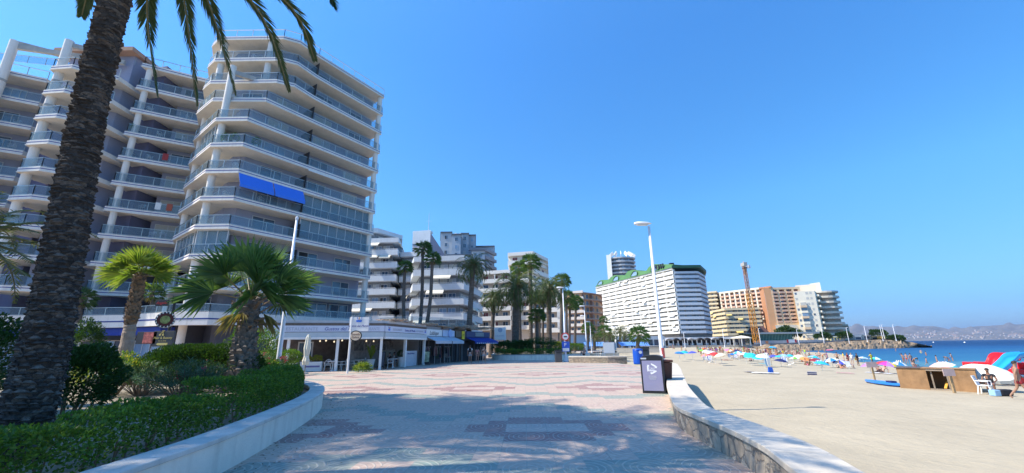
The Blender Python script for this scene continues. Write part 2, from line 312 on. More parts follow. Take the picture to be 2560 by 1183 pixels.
# far promenade terrace in front of the arcade
def stonemat(name,c1,c2,mort,sc,bump=.8):
    m=bpy.data.materials.new(name); m.use_nodes=True; n=m.node_tree.nodes; l=m.node_tree.links; p=n['Principled BSDF']; p.inputs['Roughness'].default_value=.85
    tc=n.new('ShaderNodeTexCoord'); v=n.new('ShaderNodeTexVoronoi'); v.inputs['Scale'].default_value=sc; v.feature='DISTANCE_TO_EDGE'
    v2=n.new('ShaderNodeTexVoronoi'); v2.inputs['Scale'].default_value=sc
    nz=n.new('ShaderNodeTexNoise'); nz.inputs['Scale'].default_value=sc*3; nz.inputs['Detail'].default_value=6
    mx=n.new('ShaderNodeMixRGB'); mx.inputs[0].default_value=.12; l.new(tc.outputs['Object'],mx.inputs[1]); l.new(nz.outputs[1],mx.inputs[2]); l.new(tc.outputs['Object'],nz.inputs['Vector'])
    l.new(mx.outputs[0],v.inputs['Vector']); l.new(mx.outputs[0],v2.inputs['Vector'])
    cr=n.new('ShaderNodeValToRGB'); cr.color_ramp.elements[0].color=(*c1,1); cr.color_ramp.elements[1].color=(*c2,1)
    sx=n.new('ShaderNodeSeparateXYZ'); l.new(v2.outputs['Color'],sx.inputs[0]); l.new(sx.outputs[0],cr.inputs[0])
    mr=n.new('ShaderNodeMapRange'); mr.inputs[1].default_value=.015; mr.inputs[2].default_value=.06; l.new(v.outputs['Distance'],mr.inputs[0])
    c=n.new('ShaderNodeMixRGB'); c.inputs[1].default_value=(*mort,1); l.new(mr.outputs[0],c.inputs[0]); l.new(cr.outputs[0],c.inputs[2])
    m3=n.new('ShaderNodeMixRGB'); m3.blend_type='MULTIPLY'; m3.inputs[0].default_value=.6; l.new(c.outputs[0],m3.inputs[1]); l.new(nz.outputs[0],m3.inputs[2]); 
    l.new(m3.outputs[0],p.inputs['Base Color'])
    ad=n.new('ShaderNodeMath'); ad.operation='MULTIPLY_ADD'; ad.inputs[1].default_value=.35; l.new(nz.outputs[0],ad.inputs[0]); l.new(mr.outputs[0],ad.inputs[2])
    b=n.new('ShaderNodeBump'); b.inputs['Strength'].default_value=bump; b.inputs['Distance'].default_value=.03; l.new(ad.outputs[0],b.inputs['Height']); l.new(b.outputs[0],p.inputs['Normal']); return m
STONE=stonemat('rubble_stone',(.72,.62,.48),(.5,.4,.3),(.42,.38,.33),4.2)
COPE=mat('coping_stone',(.6,.53,.43),.75,.12,2.5,bump=.35,bscale=25,stain=.25)
t=thing('seawall','low curved rubble stone wall with pale coping between promenade and sand','wall',(4.5,12,0))
MB().ribbon(WALLIN,-.05,-.52,-1.5,.345).build('wall_body',STONE,t)
ns=len(WALLIN); seg=6
for i in range(0,ns-1,seg):
    q=WALLIN[i:i+seg+1]
    if len(q)>1: MB().ribbon([(a.x,a.y) for a in [q[0]+(q[1]-q[0])*.02]+q[1:]],0.0,-.62,.35,.43).build('coping_stone',COPE,t,bevel=.012)
# left planter
PLO=smoothpath([(-3.5,-4),(-3.6,0),(-3.75,3),(-3.9,4.4),(-4.0,5.9),(-4.25,7.5),(-4.6,9.3),(-5.1,11.3),(-5.8,13.2),(-6.8,14.9),(-8.3,16.6),(-10.3,18.2),(-13,19.8),(-18,22),(-26,24)],5)
PW=mat('planter_render',(.78,.73,.62),.8,.1,1.2,bump=.25,bscale=20,stain=.45); PWT=mat('planter_coping',(.62,.59,.53),.8,.15,2,bump=.3,stain=.4)
t=thing('planter','large raised promenade planter with a curved cream rendered wall on the left','planter',(-8,9,0))
MB().ribbon(PLO,.03,.33,-.05,.43).build('planter_wall',PW,t)
MB().ribbon(PLO,0,.42,.43,.5).build('planter_coping',PWT,t,bevel=.015)
soil=offs(PLO,.3); pp=[tuple(q) for q in soil]+[(-30,24),(-30,-4)]
SOIL=mat('planter_gravel',(.26,.22,.16),.95,.3,1.5,bump=.8,bscale=60)
o=MB().add([(x,y,.34) for x,y in pp],[tuple(range(len(pp)))]).build('planter_soil',SOIL,t)
# planter 2
def ring_planter(name,label,pts,h,th,soilz,m):
    P=smoothpath(pts,5); c=sum((Vector(p) for p in pts),Vector((0,0)))/len(pts)
    t=thing(name,label,'planter',(c.x,c.y,0)); MB().ribbon(P,0,th,-.05,h-.06).build('planter_wall',m,t); MB().ribbon(P,-.03,th+.05,h-.06,h).build('planter_coping',PWT,t)
    q=offs(P,th*.8); MB().add([(x,y,soilz) for x,y in q],[tuple(range(len(q)-1,-1,-1))]).build('planter_soil',SOIL,t); return t
ring_planter('planter','long low cream planter under the palm group in the middle distance',[(-3,60),(-2.9,56),(-2.4,53),(0,51),(3.5,50.2),(7,50),(9.5,53),(10,60),(9,70),(0,74),(-3,66),(-3,61)],.62,.3,.5,PW)
# hills across the bay
def hillmat():
    m=mat('hill_scrub',(.15,.135,.115),.95,.35,.004); return m
ridge=[(1900,826),(2060,824),(2110,817),(2165,815),(2210,817),(2262,818),(2300,816),(2345,815.5),(2382,823),(2420,820),(2455,815.5),(2480,815),(2520,812),(2560,811),(2700,806),(2900,800)]
ru=[r[0] for r in ridge]; rgv=[r[1] for r in ridge]
mb=MB(); us=np.arange(1900,2900,8.); NR=10; vs=[]
hz={}
for j in range(NR):
    s=j/(NR-1)
    for u in us:
        y=4200+2300*s; top=D(u,float(np.interp(u,ru,rgv)),6500).z
        wob=1+.18*math.sin(u*.05+j*1.7)+.12*math.sin(u*.13-j)
        z=-3+ (top+3)*(s**1.1)*(wob if j<NR-1 else 1)
        p=D(u,850,y); vs.append((p.x,y,z)); hz[(round((u-1900)/8),j)]=(p.x,y,z)
nU=len(us)
mb.add(vs,[(j*nU+i,j*nU+i+1,(j+1)*nU+i+1,(j+1)*nU+i) for j in range(NR-1) for i in range(nU-1)])
tag(mb.build('hills',hillmat(),smooth=True),kind='structure')
# rocky point
def rockz(a,b): return .5*math.sin(a*.9+b*1.7)+.35*math.sin(a*2.1-b*.8)+.25*math.sin(a*4.3+b*3.1)
ROCK=mat('shore_rock',(.25,.185,.12),.95,.7,.35,bump=1,bscale=3)
fu=[1690,1760,1850,1950,2010,2080,2200,2260,2330]; fv=[876,877,878,879,878,876,872.5,871,868.5]     # waterline pixels
bu=[1690,1760,1860,1950,2050,2110,2200,2260,2330]; bv=[865,866,866.5,861,857,853,848,852,866]; by=[195,196,200,202,205,208,214,216,205]
mb=MB(); us=np.arange(1690,2331,5.); NR=9; vs=[]
for j in range(NR):
    s=j/(NR-1)
    for u in us:
        a=G(u,float(np.interp(u,fu,fv)),-1.9); b=D(u,float(np.interp(u,bu,bv)),float(np.interp(u,bu,by)))
        p=a.lerp(b,s); p.z=-2.1+(b.z+2.1)*(s**.6)+ ((rockz(p.x*.35,p.y*.5)+.6*rockz(p.x*.9+3,p.y*1.3))*1.1*math.sin(math.pi*min(1,s*1.0+.05)) if 0<j<NR-1 else 0)
        vs.append(p)
nU=len(us); mb.add(vs,[(j*nU+i,j*nU+i+1,(j+1)*nU+i+1,(j+1)*nU+i) for j in range(NR-1) for i in range(nU-1)])
tag(mb.build('rocky_shore',ROCK),kind='structure')
# street terrace ground behind rocks
mb=MB(); P=[D(1600,866,112),D(1660,866,190),D(1860,865,199),D(2110,852,207),D(2200,847,213),D(2262,846,216)]
Q=[D(1600,860,420),D(1700,860,420),D(1900,860,420),D(2100,858,420),D(2200,856,420),D(2262,852,300)]
for p in P: p.z=max(p.z,.05)
vs=P+[Vector((q.x,q.y,max(.3,P[i].z))) for i,q in enumerate(Q)]
mb.add(vs,[(i,i+1,i+7,i+6) for i in range(5)])
tag(mb.build('far_promenade',mat('far_paving',(.45,.42,.37),.9,.1,.3),loc=(0,0,0)),kind='structure')
# ================================================================ BUILDING KIT
WC={}
def winmb(w,h,st):
    key=(round(w,2),round(h,2),st)
    if key in WC: return WC[key]
    mb=MB(); f=.06
    def bx(x0,x1,z0,z1,d0,d1,mi): mb.hexa([(x0,-d1,z0),(x1,-d1,z0),(x1,-d0,z0),(x0,-d0,z0),(x0,-d1,z1),(x1,-d1,z1),(x1,-d0,z1),(x0,-d0,z1)],mi)
    a=w/2
    bx(-a,-a+f,0,h,0,.06,0); bx(a-f,a,0,h,0,.06,0); bx(-a+f,a-f,h-f,h,0,.06,0); bx(-a+f,a-f,0,f,0,.06,0); bx(-f/2,f/2,f,h-f,0,.055,0)
    if st==0: bx(-a+f,-f/2,f,h-f,0,.03,1); bx(f/2,a-f,f,h-f,0,.03,1)
    elif st==1: bx(-a+f,-f/2,f,h-f,0,.035,2); bx(f/2,a-f,f,h-f,0,.035,2)
    elif st==2: bx(-a+f,-f/2,f,h*.55,0,.03,1); bx(-a+f,-f/2,h*.55,h-f,0,.04,2); bx(f/2,a-f,f,h-f,0,.03,3)
    elif st==3: bx(-a+f,-f/2,f,h-f,0,.01,4); bx(f/2,a-f,f,h-f,0,.03,1)
    elif st==4: bx(-a+f,-f/2,f,h-f,0,.03,5); bx(f/2,a-f,f,h-f,0,.03,5)
    elif st==5: bx(-a+f,-f/2,f,h-f,0,.03,6); bx(f/2,a-f,f,h-f,0,.03,6)
    me=bpy.data.meshes.new('window'); me.from_pydata([tuple(map(float,v)) for v in mb.v],[],mb.f)
    for m in WINM: me.materials.append(m)
    me.polygons.foreach_set('material_index',mb.m); WC[key]=(me,mb); return WC[key]
WINM=[FRAME,WGL,BLIND,CURT,DARK,WGL2,mat('red_shutter',(.16,.03,.035),.6,.05)]
def add_windows(parent,lst,cap=100):
    """lst: (frame,x,z,w,h,style,recess)"""
    lst=sorted(lst,key=lambda q:(q[0].p(q[1],q[2])-Vector((0,0,EYE))).length/q[3])
    inv=WM[parent].inverted(); rest=MB()
    for i,(fr,x,z,w_,h,st,rc) in enumerate(lst):
        me,mb=winmb(w_,h,st); pos=fr.p(x,z,rc)
        if i<cap:
            o=bpy.data.objects.new('window',me); COL.objects.link(o); o.parent=parent; o.location=inv@pos; o.rotation_euler=(0,0,fr.rz())
        else:
            M=Matrix.Translation(pos)@Matrix.Rotation(fr.rz(),4,'Z'); b=len(rest.v)
            rest.v.extend([tuple(M@Vector(v)) for v in mb.v]); rest.f.extend([tuple(k+b for k in f) for f in mb.f]); rest.m.extend(mb.m)
    if rest.v: tag(rest.build('distant_windows',WINM,parent),kind='stuff')
def row_windows(fr,z,w_,h,gap,styles,rc=.02,x0=.5,x1=None,jit=0):
    out=[]; L=(x1 if x1 is not None else fr.L-.5)-x0; n=max(0,int((L+gap)/(w_+gap)))
    if n==0: return out
    g=(L-n*w_)/max(1,n)
    for i in range(n): out.append((fr,x0+g/2+w_/2+i*(w_+g),z,w_,h,random.choice(styles),rc))
    return out
def awning(mb,fr,x0,x1,z,d,out=1.1,drop=.7,mi=0):
    p=[fr.p(x0,z,d),fr.p(x1,z,d),fr.p(x1,z-drop,d+out),fr.p(x0,z-drop,d+out)]
    up=Vector((0,0,.05)); mb.hexa([p[3],p[2],p[1],p[0],p[3]+up,p[2]+up,p[1]+up,p[0]+up],mi)
    fr.box(mb,x0,x1,z-drop-.22,z-drop-.004,d+out-.03,d+out,mi)
def railing(parent,path,z,h=.95,post=1.7,glass=True,inset=.1):
    P=offs(path,inset); mb=MB()
    for i in range(len(P)-1):
        a=Vector((*P[i],z)); b=Vector((*P[i+1],z)); L=(b-a).length; n=max(1,round(L/post))
        for k in range(n+1):
            q=a.lerp(b,k/n); mb.box((q.x,q.y,z+h/2),(.05,.05,h))
        mb.beam(a+Vector((0,0,h)),b+Vector((0,0,h)),.07,.05)
        mb.beam(a+Vector((0,0,.08)),b+Vector((0,0,.08)),.03,.03)
    r=mb.build('railing',METAL,parent)
    if glass: MB().ribbon(P,-.01,.01,z+.1,z+h-.06).build('glass_panel',GLASS,r)
    return r
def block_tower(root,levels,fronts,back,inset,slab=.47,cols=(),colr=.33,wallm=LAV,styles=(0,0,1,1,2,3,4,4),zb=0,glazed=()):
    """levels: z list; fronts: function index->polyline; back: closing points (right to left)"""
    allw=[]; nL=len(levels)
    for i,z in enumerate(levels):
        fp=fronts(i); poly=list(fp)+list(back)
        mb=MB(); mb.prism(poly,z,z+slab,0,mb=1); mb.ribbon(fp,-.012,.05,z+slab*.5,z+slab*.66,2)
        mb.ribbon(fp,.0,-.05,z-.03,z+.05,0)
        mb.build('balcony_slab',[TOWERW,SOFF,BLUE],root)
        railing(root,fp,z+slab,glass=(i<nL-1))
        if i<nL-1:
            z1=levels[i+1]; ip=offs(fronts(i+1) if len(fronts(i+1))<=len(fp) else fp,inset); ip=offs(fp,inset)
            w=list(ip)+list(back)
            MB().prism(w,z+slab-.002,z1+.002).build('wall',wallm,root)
            for j in range(len(ip)-1):
                fr=Fr(ip[j],ip[j+1])
                if fr.L<2.2: continue
                allw+=row_windows(fr,z+slab+.03,2.3,2.0,1.5,styles,x0=.3,x1=fr.L-.3)
            for (gi,seg,g0,g1) in glazed:      # glazed-in balconies
                if gi==i:
                    fr=Fr(fp[seg],fp[seg+1]); mb=MB(); n=max(2,round(fr.L*(g1-g0)/1.1))
                    for k in range(n+1):
                        x=fr.L*(g0+(g1-g0)*k/n); fr.box(mb,x-.025,x+.025,z+slab,z1,-.34,-.28,0)
                    fr.box(mb,fr.L*g0,fr.L*g1,z1-.1,z1-.003,-.35,-.27,0)
                    q=mb.build('glazing_frame',FRAME,root)
                    m2=MB(); fr.box(m2,fr.L*g0+.03,fr.L*g1-.03,z+slab+.01,z1-.1,-.32,-.30,0); m2.build('folding_pane',[GLASS],q)
                    m3=MB(); fr.box(m3,fr.L*g0+.05,fr.L*g1-.05,z+slab+.01,z1-.1,-.6,-.57,0); m3.build('blind',[mat('blind_grey',(.3,.36,.38),.8,.05)],q)
    for (x,y,z0,z1) in cols:
        MB().lathe([(colr,z0),(colr,z1)],20,(x,y,0)).build('column',TOWERW,root,smooth=False)
    add_windows(root,allw,100)
def banded(name,label,front,back,z0,n,fh,bh,over,bm,wm,styles,loc=None,ww=1.8,wh=1.5,gap=.5,skip_first=0,roof=True,awn=0,awm=None,group=None,rail=None,wz=None,cat='building',faces=None,basez=-1,root=None,piers=None):
    t=root or thing(name,label,cat,(sum(p[0] for p in front)/len(front),sum(p[1] for p in front)/len(front),max(basez,-1)),group=group)
    ip=offs(front,over) ; wl=[]; ztop=z0+n*fh
    MB().prism(list(ip)+list(back),basez,ztop+.01).build('wall',wm,t)
    awm=awm or CREAM; DIV=MB(); ndiv=0
    for i in range(n+1):
        z=z0+i*fh
        if i==n and not roof: break
        mb=MB(); mb.prism(list(front)+list(back),z-.2,z+bh if i<n else z+bh*.8)
        mb.build('balcony',bm,t)
        if i<n:
            if rail:
                r=MB()
                for j in range(len(front)-1):
                    P=offs(front,.1); r.beam((*P[j],z+bh+.18),(*P[j+1],z+bh+.18),.07,.07)
                    L=(Vector(P[j+1])-Vector(P[j])).length; q=max(2,int(L/2.5))
                    for k in range(q+1):
                        c=Vector(P[j]).lerp(Vector(P[j+1]),k/q); r.box((c.x,c.y,z+bh+.09),(.05,.05,.18))
                r.build('rail',rail,t)
            for j in range(len(ip)-1):
                fr=Fr(ip[j],ip[j+1])
                if fr.L<1.5: continue
                wl+=row_windows(fr,(wz if wz is not None else bh-.35)+z,ww,wh,gap,styles)
                if awn:
                    fo=Fr(front[j],front[j+1]); x=.5
                    while x<fo.L-3:
                        W=random.uniform(2.2,4.2)
                        if random.random()<awn and x+W<fo.L:
                            m=MB(); awning(m,fo,x,x+W-.15,z+fh-.2,-.1,random.uniform(.6,1.1),random.uniform(.5,.95)); m.build('awning',random.choice(awm) if isinstance(awm,list) else awm,t)
                        x+=W
        if piers and i<n:
            for j in range(len(front)-1):
                fo=Fr(front[j],front[j+1]); q=int(fo.L/piers)
                for k in range(q+1):
                    x=min(max(.15,fo.L*k/max(q,1)),fo.L-.15); mb=DIV if ndiv>=90 else MB(); fo.box(mb,x-.12,x+.12,z+bh,z+fh-.2,-over-.02,-.08)
                    if ndiv<90: mb.build('divider',bm,t)
                    ndiv+=1
    if DIV.v: tag(DIV.build('distant_dividers',bm,t),kind='stuff')
    add_windows(t,wl,100)
    return t
# ================================================================ MAIN TOWER
def kz(i): return 7.1+2.9*i
A=(-35.9,41.4); FR=[A,(-30.5,37.3),(-27.2,37.3),(-23.4,42.8),(-18.0,50.8)]
FT=[(-35.0,40.2),(-33.4,39.1),(-26.0,39.1),(-24.4,39.9),(-23.3,42.3),(-18.0,50.8)]
F7=[(-35.5,40.6),(-31.9,38.1),(-26.3,38.3),(-23.4,42.6),(-18.0,50.8)]
def mf(i): return FR if i<7 else (F7 if i==7 else FT)
t=thing('apartment_tower','tallest white apartment tower with faceted balconies, glass railings and two blue awnings','building',(-27,43,0))
MAIN=t
back=[(-29.5,59),(-44,54)]
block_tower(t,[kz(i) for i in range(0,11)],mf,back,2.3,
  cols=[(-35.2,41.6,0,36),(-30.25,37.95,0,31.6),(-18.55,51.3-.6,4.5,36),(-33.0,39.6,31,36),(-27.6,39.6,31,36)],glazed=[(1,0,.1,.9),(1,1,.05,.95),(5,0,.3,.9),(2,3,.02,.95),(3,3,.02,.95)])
# parapet, penthouse, party wall screens, free standing pergola column
MB().prism(offs([(-33,46),(-26,44.5),(-22,50.5)],0)+[(-30,56),(-38,54)],kz(10)+.5,kz(10)+3.1).build('penthouse',TOWERW,t)
MB().lathe([(1.2,0),(1.3,1.2),(.9,1.5)],20,(-23,54,kz(9)+1.6)).build('roof_tank',TOWERW,t)
for i in range(0,10):
    z=kz(i)+.55; q=mf(i); P=q[-2]; mb=MB(); a=Vector((P[0],P[1],z)); dn=Vector((-.83,.55,0)).normalized()
    mb.beam(a-dn*.15+Vector((0,0,.75)),a+dn*2.2+Vector((0,0,.75)),.06,1.5); mb.build('screen',BLACK,t)
m=MB(); m.beam((-30.25,37.95,30.9),(-28.2,39.6,30.9),.35,.5); m.beam((-30.25,37.95,28.0),(-28.4,39.4,28.0),.3,.4); m.build('pergola_beam',CONC,t)
fr=Fr(FR[2],FR[3])
for x0,x1 in ((.05,fr.L*.5-.05),(fr.L*.5+.05,fr.L-.1)):
    m=MB(); awning(m,fr,x0,x1,kz(4)-.05,.05,.75,1.35); q=m.build('awning',BLUEF,t)
    q['label']='bright blue fabric awning'
fr=Fr(FR[3],FR[4]); m=MB(); m.beam(fr.p(.2,kz(5)-.1,.02),fr.p(fr.L*.6,kz(5)-.1,.02),.15,.15); m.build('awning_roll',WHITE2,t)
# lower terrace floor (first floor set back) wall below k0
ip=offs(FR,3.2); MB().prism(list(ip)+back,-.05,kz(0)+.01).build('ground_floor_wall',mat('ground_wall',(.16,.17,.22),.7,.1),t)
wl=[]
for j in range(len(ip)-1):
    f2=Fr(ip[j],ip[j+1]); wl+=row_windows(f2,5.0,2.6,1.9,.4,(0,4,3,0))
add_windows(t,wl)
# ================================================================ LEFT WING, staggered bays
t=thing('apartment_tower','long staggered apartment block with lavender walls and round columns behind the big palm trunk','building',(-44,40,0))
L1=[(-42.6,43.5),(-42.2,39.7),(-36.6,43.0)]
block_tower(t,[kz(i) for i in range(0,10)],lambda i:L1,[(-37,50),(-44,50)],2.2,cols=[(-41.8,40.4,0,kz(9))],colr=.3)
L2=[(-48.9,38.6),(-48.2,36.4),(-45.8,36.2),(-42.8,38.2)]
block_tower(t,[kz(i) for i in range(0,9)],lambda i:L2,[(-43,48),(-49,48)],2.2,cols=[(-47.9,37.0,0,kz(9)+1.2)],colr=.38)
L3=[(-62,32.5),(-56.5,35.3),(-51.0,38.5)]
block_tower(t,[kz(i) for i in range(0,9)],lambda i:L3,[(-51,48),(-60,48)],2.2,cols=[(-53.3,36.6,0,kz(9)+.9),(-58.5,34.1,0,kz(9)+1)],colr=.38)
MB().prism([(-44,42),(-41,41.5),(-41,52),(-44,52)],4,kz(10)-1.5).build('stair_core',LAVD,t)
MB().prism([(-51.5,40),(-48.5,39.5),(-48.5,52),(-51.5,52)],4,kz(9)+.3).build('stair_core',LAVD,t)
MB().prism([(-51,40),(-43.5,40),(-43.5,48),(-52,48)],kz(8)+.5,kz(9)+1.6).build('penthouse',LAV,t)
MB().prism([(-52,39),(-43,39),(-43,49),(-53,49)],kz(9)+1.6,kz(9)+2.1).build('penthouse_roof',mat('terracotta_fascia',(.4,.24,.16),.8,.1),t)
m=MB()
for P,Q in (((-53.3,36.6),(-50,38.8)),((-47.9,37.0),(-44.5,38.8))):
    m.beam((*P,kz(9)+.7),(*Q,kz(9)+.7),.3,.5)
m.beam((-53.5,36.7,kz(9)+.3),(-44,39.5,kz(9)+.3),.35,.5); m.build('pergola_beam',CONC,t)
railing(t,[(-62,38),(-52,40.2),(-43.5,40.0)],kz(9)+.5)
for z in (kz(8)-1.2,kz(7)-1.2): 
    [MB().lathe([(.42,z),(.42,z+.25)],20,(x,y,0)).build('column_collar',CONC,t) for x,y in ((-53.3,36.6),(-47.9,37.0))]
# podium band (terrace over the shops)
PB=[(-62,33.5),(-55,35.6),(-48,36),(-42.0,38.6),(-36.5,38.4),(-30.6,36.2),(-26.8,36.2),(-22.2,42.6),(-17.2,50.3)]
mb=MB(); mb.prism(PB+[(-29,58),(-62,50)],4.0,4.45,0,mb=1); mb.ribbon(PB,-.03,.3,3.8,4.95,0); mb.ribbon(PB,-.045,.0,4.28,4.4,2)
t=thing('terrace_podium','white terrace deck with a blue line running over the shops at the tower foot','building',(-30,42,0))
mb.build('terrace_deck',[TOWERW,SOFF,BLUE],t); railing(t,PB,4.95,.7)
# shopfront wall below podium
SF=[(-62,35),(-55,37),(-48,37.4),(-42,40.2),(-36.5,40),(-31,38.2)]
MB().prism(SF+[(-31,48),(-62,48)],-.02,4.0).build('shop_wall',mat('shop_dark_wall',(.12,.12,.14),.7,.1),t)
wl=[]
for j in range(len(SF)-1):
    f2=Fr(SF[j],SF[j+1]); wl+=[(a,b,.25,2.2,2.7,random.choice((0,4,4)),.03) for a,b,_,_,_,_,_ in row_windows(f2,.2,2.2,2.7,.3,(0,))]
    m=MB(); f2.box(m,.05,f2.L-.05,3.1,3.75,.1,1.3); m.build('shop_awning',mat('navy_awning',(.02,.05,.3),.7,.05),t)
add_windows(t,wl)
# ================================================================ STEPPED WHITE BUILDING
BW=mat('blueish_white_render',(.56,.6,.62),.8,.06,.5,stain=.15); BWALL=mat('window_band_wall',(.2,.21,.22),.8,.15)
def ph(u,y): p=D(u,700,y); return (p.x,p.y)
ST=(0,2,3,0,4,2,1)
c1,c2=CREAM,mat('yellow_awning',(.75,.66,.38),.8,.05)
t=thing('apartment_building','stepped white apartment building with rounded terraces and cream awnings','building',(-20,84,0))
z0=D(1100,792,82).z-.5-2.95
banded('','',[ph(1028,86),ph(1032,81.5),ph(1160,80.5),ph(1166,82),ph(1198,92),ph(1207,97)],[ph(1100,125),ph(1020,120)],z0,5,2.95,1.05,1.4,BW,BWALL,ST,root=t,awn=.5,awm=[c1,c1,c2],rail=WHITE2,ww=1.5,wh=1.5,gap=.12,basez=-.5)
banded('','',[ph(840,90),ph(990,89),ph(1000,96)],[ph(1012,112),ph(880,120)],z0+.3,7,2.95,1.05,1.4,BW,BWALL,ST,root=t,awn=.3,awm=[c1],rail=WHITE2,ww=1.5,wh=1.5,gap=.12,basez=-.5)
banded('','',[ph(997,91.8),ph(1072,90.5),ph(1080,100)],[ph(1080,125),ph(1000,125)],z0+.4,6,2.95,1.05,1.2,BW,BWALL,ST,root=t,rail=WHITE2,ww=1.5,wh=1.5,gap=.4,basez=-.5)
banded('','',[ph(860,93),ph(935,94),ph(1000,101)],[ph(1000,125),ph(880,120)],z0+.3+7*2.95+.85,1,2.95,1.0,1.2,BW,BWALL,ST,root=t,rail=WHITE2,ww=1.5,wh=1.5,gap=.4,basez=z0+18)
GB=mat('grey_gable',(.42,.41,.44),.8,.05)
za,zb=D(1070,583,104).z,D(1105,640,112).z
m=MB(); m.prism([ph(1027,104),ph(1070,103),ph(1070,118),ph(1030,118)],z0,za); m.build('lift_tower',GB,t)
m=MB(); a=[ph(1071,103.2),ph(1108,113)]; b=[ph(1108,122),ph(1071,118)]
m.hexa([(*a[0],z0),(*a[1],z0),(*b[0],z0),(*b[1],z0),(*a[0],za-.05),(*a[1],zb+1),(*b[0],zb+1),(*b[1],za-.05)]); m.build('sloping_gable',mat('violet_grey_gable',(.26,.25,.31),.8,.05),t)
m=MB(); m.prism([ph(1026,103.8),ph(1071.5,102.8),ph(1071,119),ph(1029,119)],za-3.0,za+.5); m.build('gable_cap',BW,t)
for u in(1035,1068): MB().lathe([(.7,za+.5),(.7,za+1),(1.0,za+1.05),(1.0,za+1.5)],12,(*ph(u,108),0)).build('chimney',BW,t)
m=MB(); p=ph(1066,108); m.tube([(*p,za+1.5),(*p,za+7.0)],[.1,.05],6); m.beam((p[0]-.8,p[1],za+4.6),(p[0]+.8,p[1],za+4.6),.05); m.build('antenna',ALU,t)
# grey tower behind it
GT=mat('grey_blue_render',(.38,.42,.46),.8,.08,.4); 
t=thing('apartment_tower','grey blue tower with stepped upper floors behind the stepped white building','building',(-20,150,0))
def gz(u,v,y): return D(u,v,y).z
wl=[]
for (u0,u1,y,yb,vt) in ((1098,1127,148,160,583),(1127,1150,146,165,588),(1150,1170,150,165,586),(1170,1188,152,168,590),(1188,1236,158,175,618),(1100,1180,135,150,640),(1178,1212,138,160,628)):
    P=[ph(u0,y),ph(u1,y)]; zt=gz((u0+u1)/2,vt,y)
    MB().prism([ph(u0,y),ph(u1,y),ph(u1,yb),ph(u0,yb)],0,zt).build('wing',GT,t)
    MB().prism([ph(u0-1,y-.4),ph(u1+1,y-.4),ph(u1+1,yb),ph(u0-1,yb)],zt+.002,zt+.5).build('cornice',mat('dark_cornice',(.1,.12,.15),.7,.05),t)
    f2=Fr(*P)
    for k in range(9):
        wl+=row_windows(f2,zt-2.4-k*2.9,1.1,1.5,1.2,(0,1,0,4,3))
for k in range(8):
    P=[ph(1170,148),ph(1212,150),ph(1236,158)]; z=gz(1200,622,150)-k*2.9
    m=MB(); m.ribbon(P,-1.0,.2,z-1.2,z-.9,0); m.ribbon(P,-1.0,-.9,z-.9,z-.1,0); m.build('balcony',mat('balcony_grey',(.2,.22,.25),.7,.1),t)
add_windows(t,wl)
for u in (1137,1166,1150): MB().lathe([(.9,gz(u,590,150)-1),(.9,gz(u,578,150)),(.5,gz(u,575,150))],8,(*ph(u,155),0)).build('chimney',BW,t)
# ================================================================ CREAM BUILDING BEHIND THE PALMS
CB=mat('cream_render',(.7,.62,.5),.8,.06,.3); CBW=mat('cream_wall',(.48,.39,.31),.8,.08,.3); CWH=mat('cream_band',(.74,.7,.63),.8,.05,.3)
t=thing('apartment_building','cream apartment building with red shutters behind the palm group','building',(-5,132,0))
zc=gz(1230,824,130)
SC=(3,5,0,5,3,0)
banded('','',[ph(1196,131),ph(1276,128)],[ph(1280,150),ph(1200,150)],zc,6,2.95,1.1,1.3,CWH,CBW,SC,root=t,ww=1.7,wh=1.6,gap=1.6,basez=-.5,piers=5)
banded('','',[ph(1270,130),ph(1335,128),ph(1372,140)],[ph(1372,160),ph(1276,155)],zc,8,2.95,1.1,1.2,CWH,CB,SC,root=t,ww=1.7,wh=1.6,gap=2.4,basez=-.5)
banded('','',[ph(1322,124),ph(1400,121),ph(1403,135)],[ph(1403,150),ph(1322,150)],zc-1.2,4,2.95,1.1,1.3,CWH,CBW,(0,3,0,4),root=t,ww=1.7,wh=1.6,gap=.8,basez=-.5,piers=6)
MB().prism([ph(1276,134),ph(1330,132),ph(1332,150),ph(1280,150)],zc+20,gz(1300,645,133)).build('penthouse',CB,t)
zp=gz(1360,657,135); m=MB(); m.prism([ph(1348,131),ph(1372,138),ph(1372,150),ph(1344,150)],zp-.5,zp); m.tube([(*ph(1370.5,138.5),zc+20),(*ph(1370.5,138.5),zp-.5)],.25,6); m.build('roof_pergola',CB,t)
MB().box((*ph(1289,140),gz(1289,641,140)),(1.5,1.5,2)).build('chimney',CB,t)
# orange terraced building
t=thing('apartment_building','orange and brown block with open balconies left of the green roofed building','building',(30,185,0))
OR=mat('orange_render',(.62,.36,.2),.8,.08,.3); BR=mat('brown_render',(.4,.23,.16),.8,.1,.3)
zo=gz(1480,832,185)
banded('','',[ph(1415,184),ph(1455,180),ph(1457,184)],[ph(1457,210),ph(1415,210)],zo,6,2.9,1.0,.8,mat('pale_panel',(.66,.6,.55),.8,.05),OR,(0,3),root=t,ww=1.6,wh=1.5,gap=2.2,basez=-1)
banded('','',[ph(1455,182),ph(1478,186),ph(1502,192)],[ph(1502,215),ph(1455,210)],zo,6,2.9,.35,1.6,BR,OR,(3,3,0),root=t,ww=1.6,wh=2.0,gap=1.5,basez=-1,wz=.4,piers=9,rail=METAL)
MB().prism([ph(1425,200),ph(1470,198),ph(1470,215),ph(1425,215)],zo+17,gz(1450,738,200)).build('roof_plant',BR,t)
t=thing('cafe_building','low white and blue cafe with a brown roof edge below the orange block','building',(20,150,0))
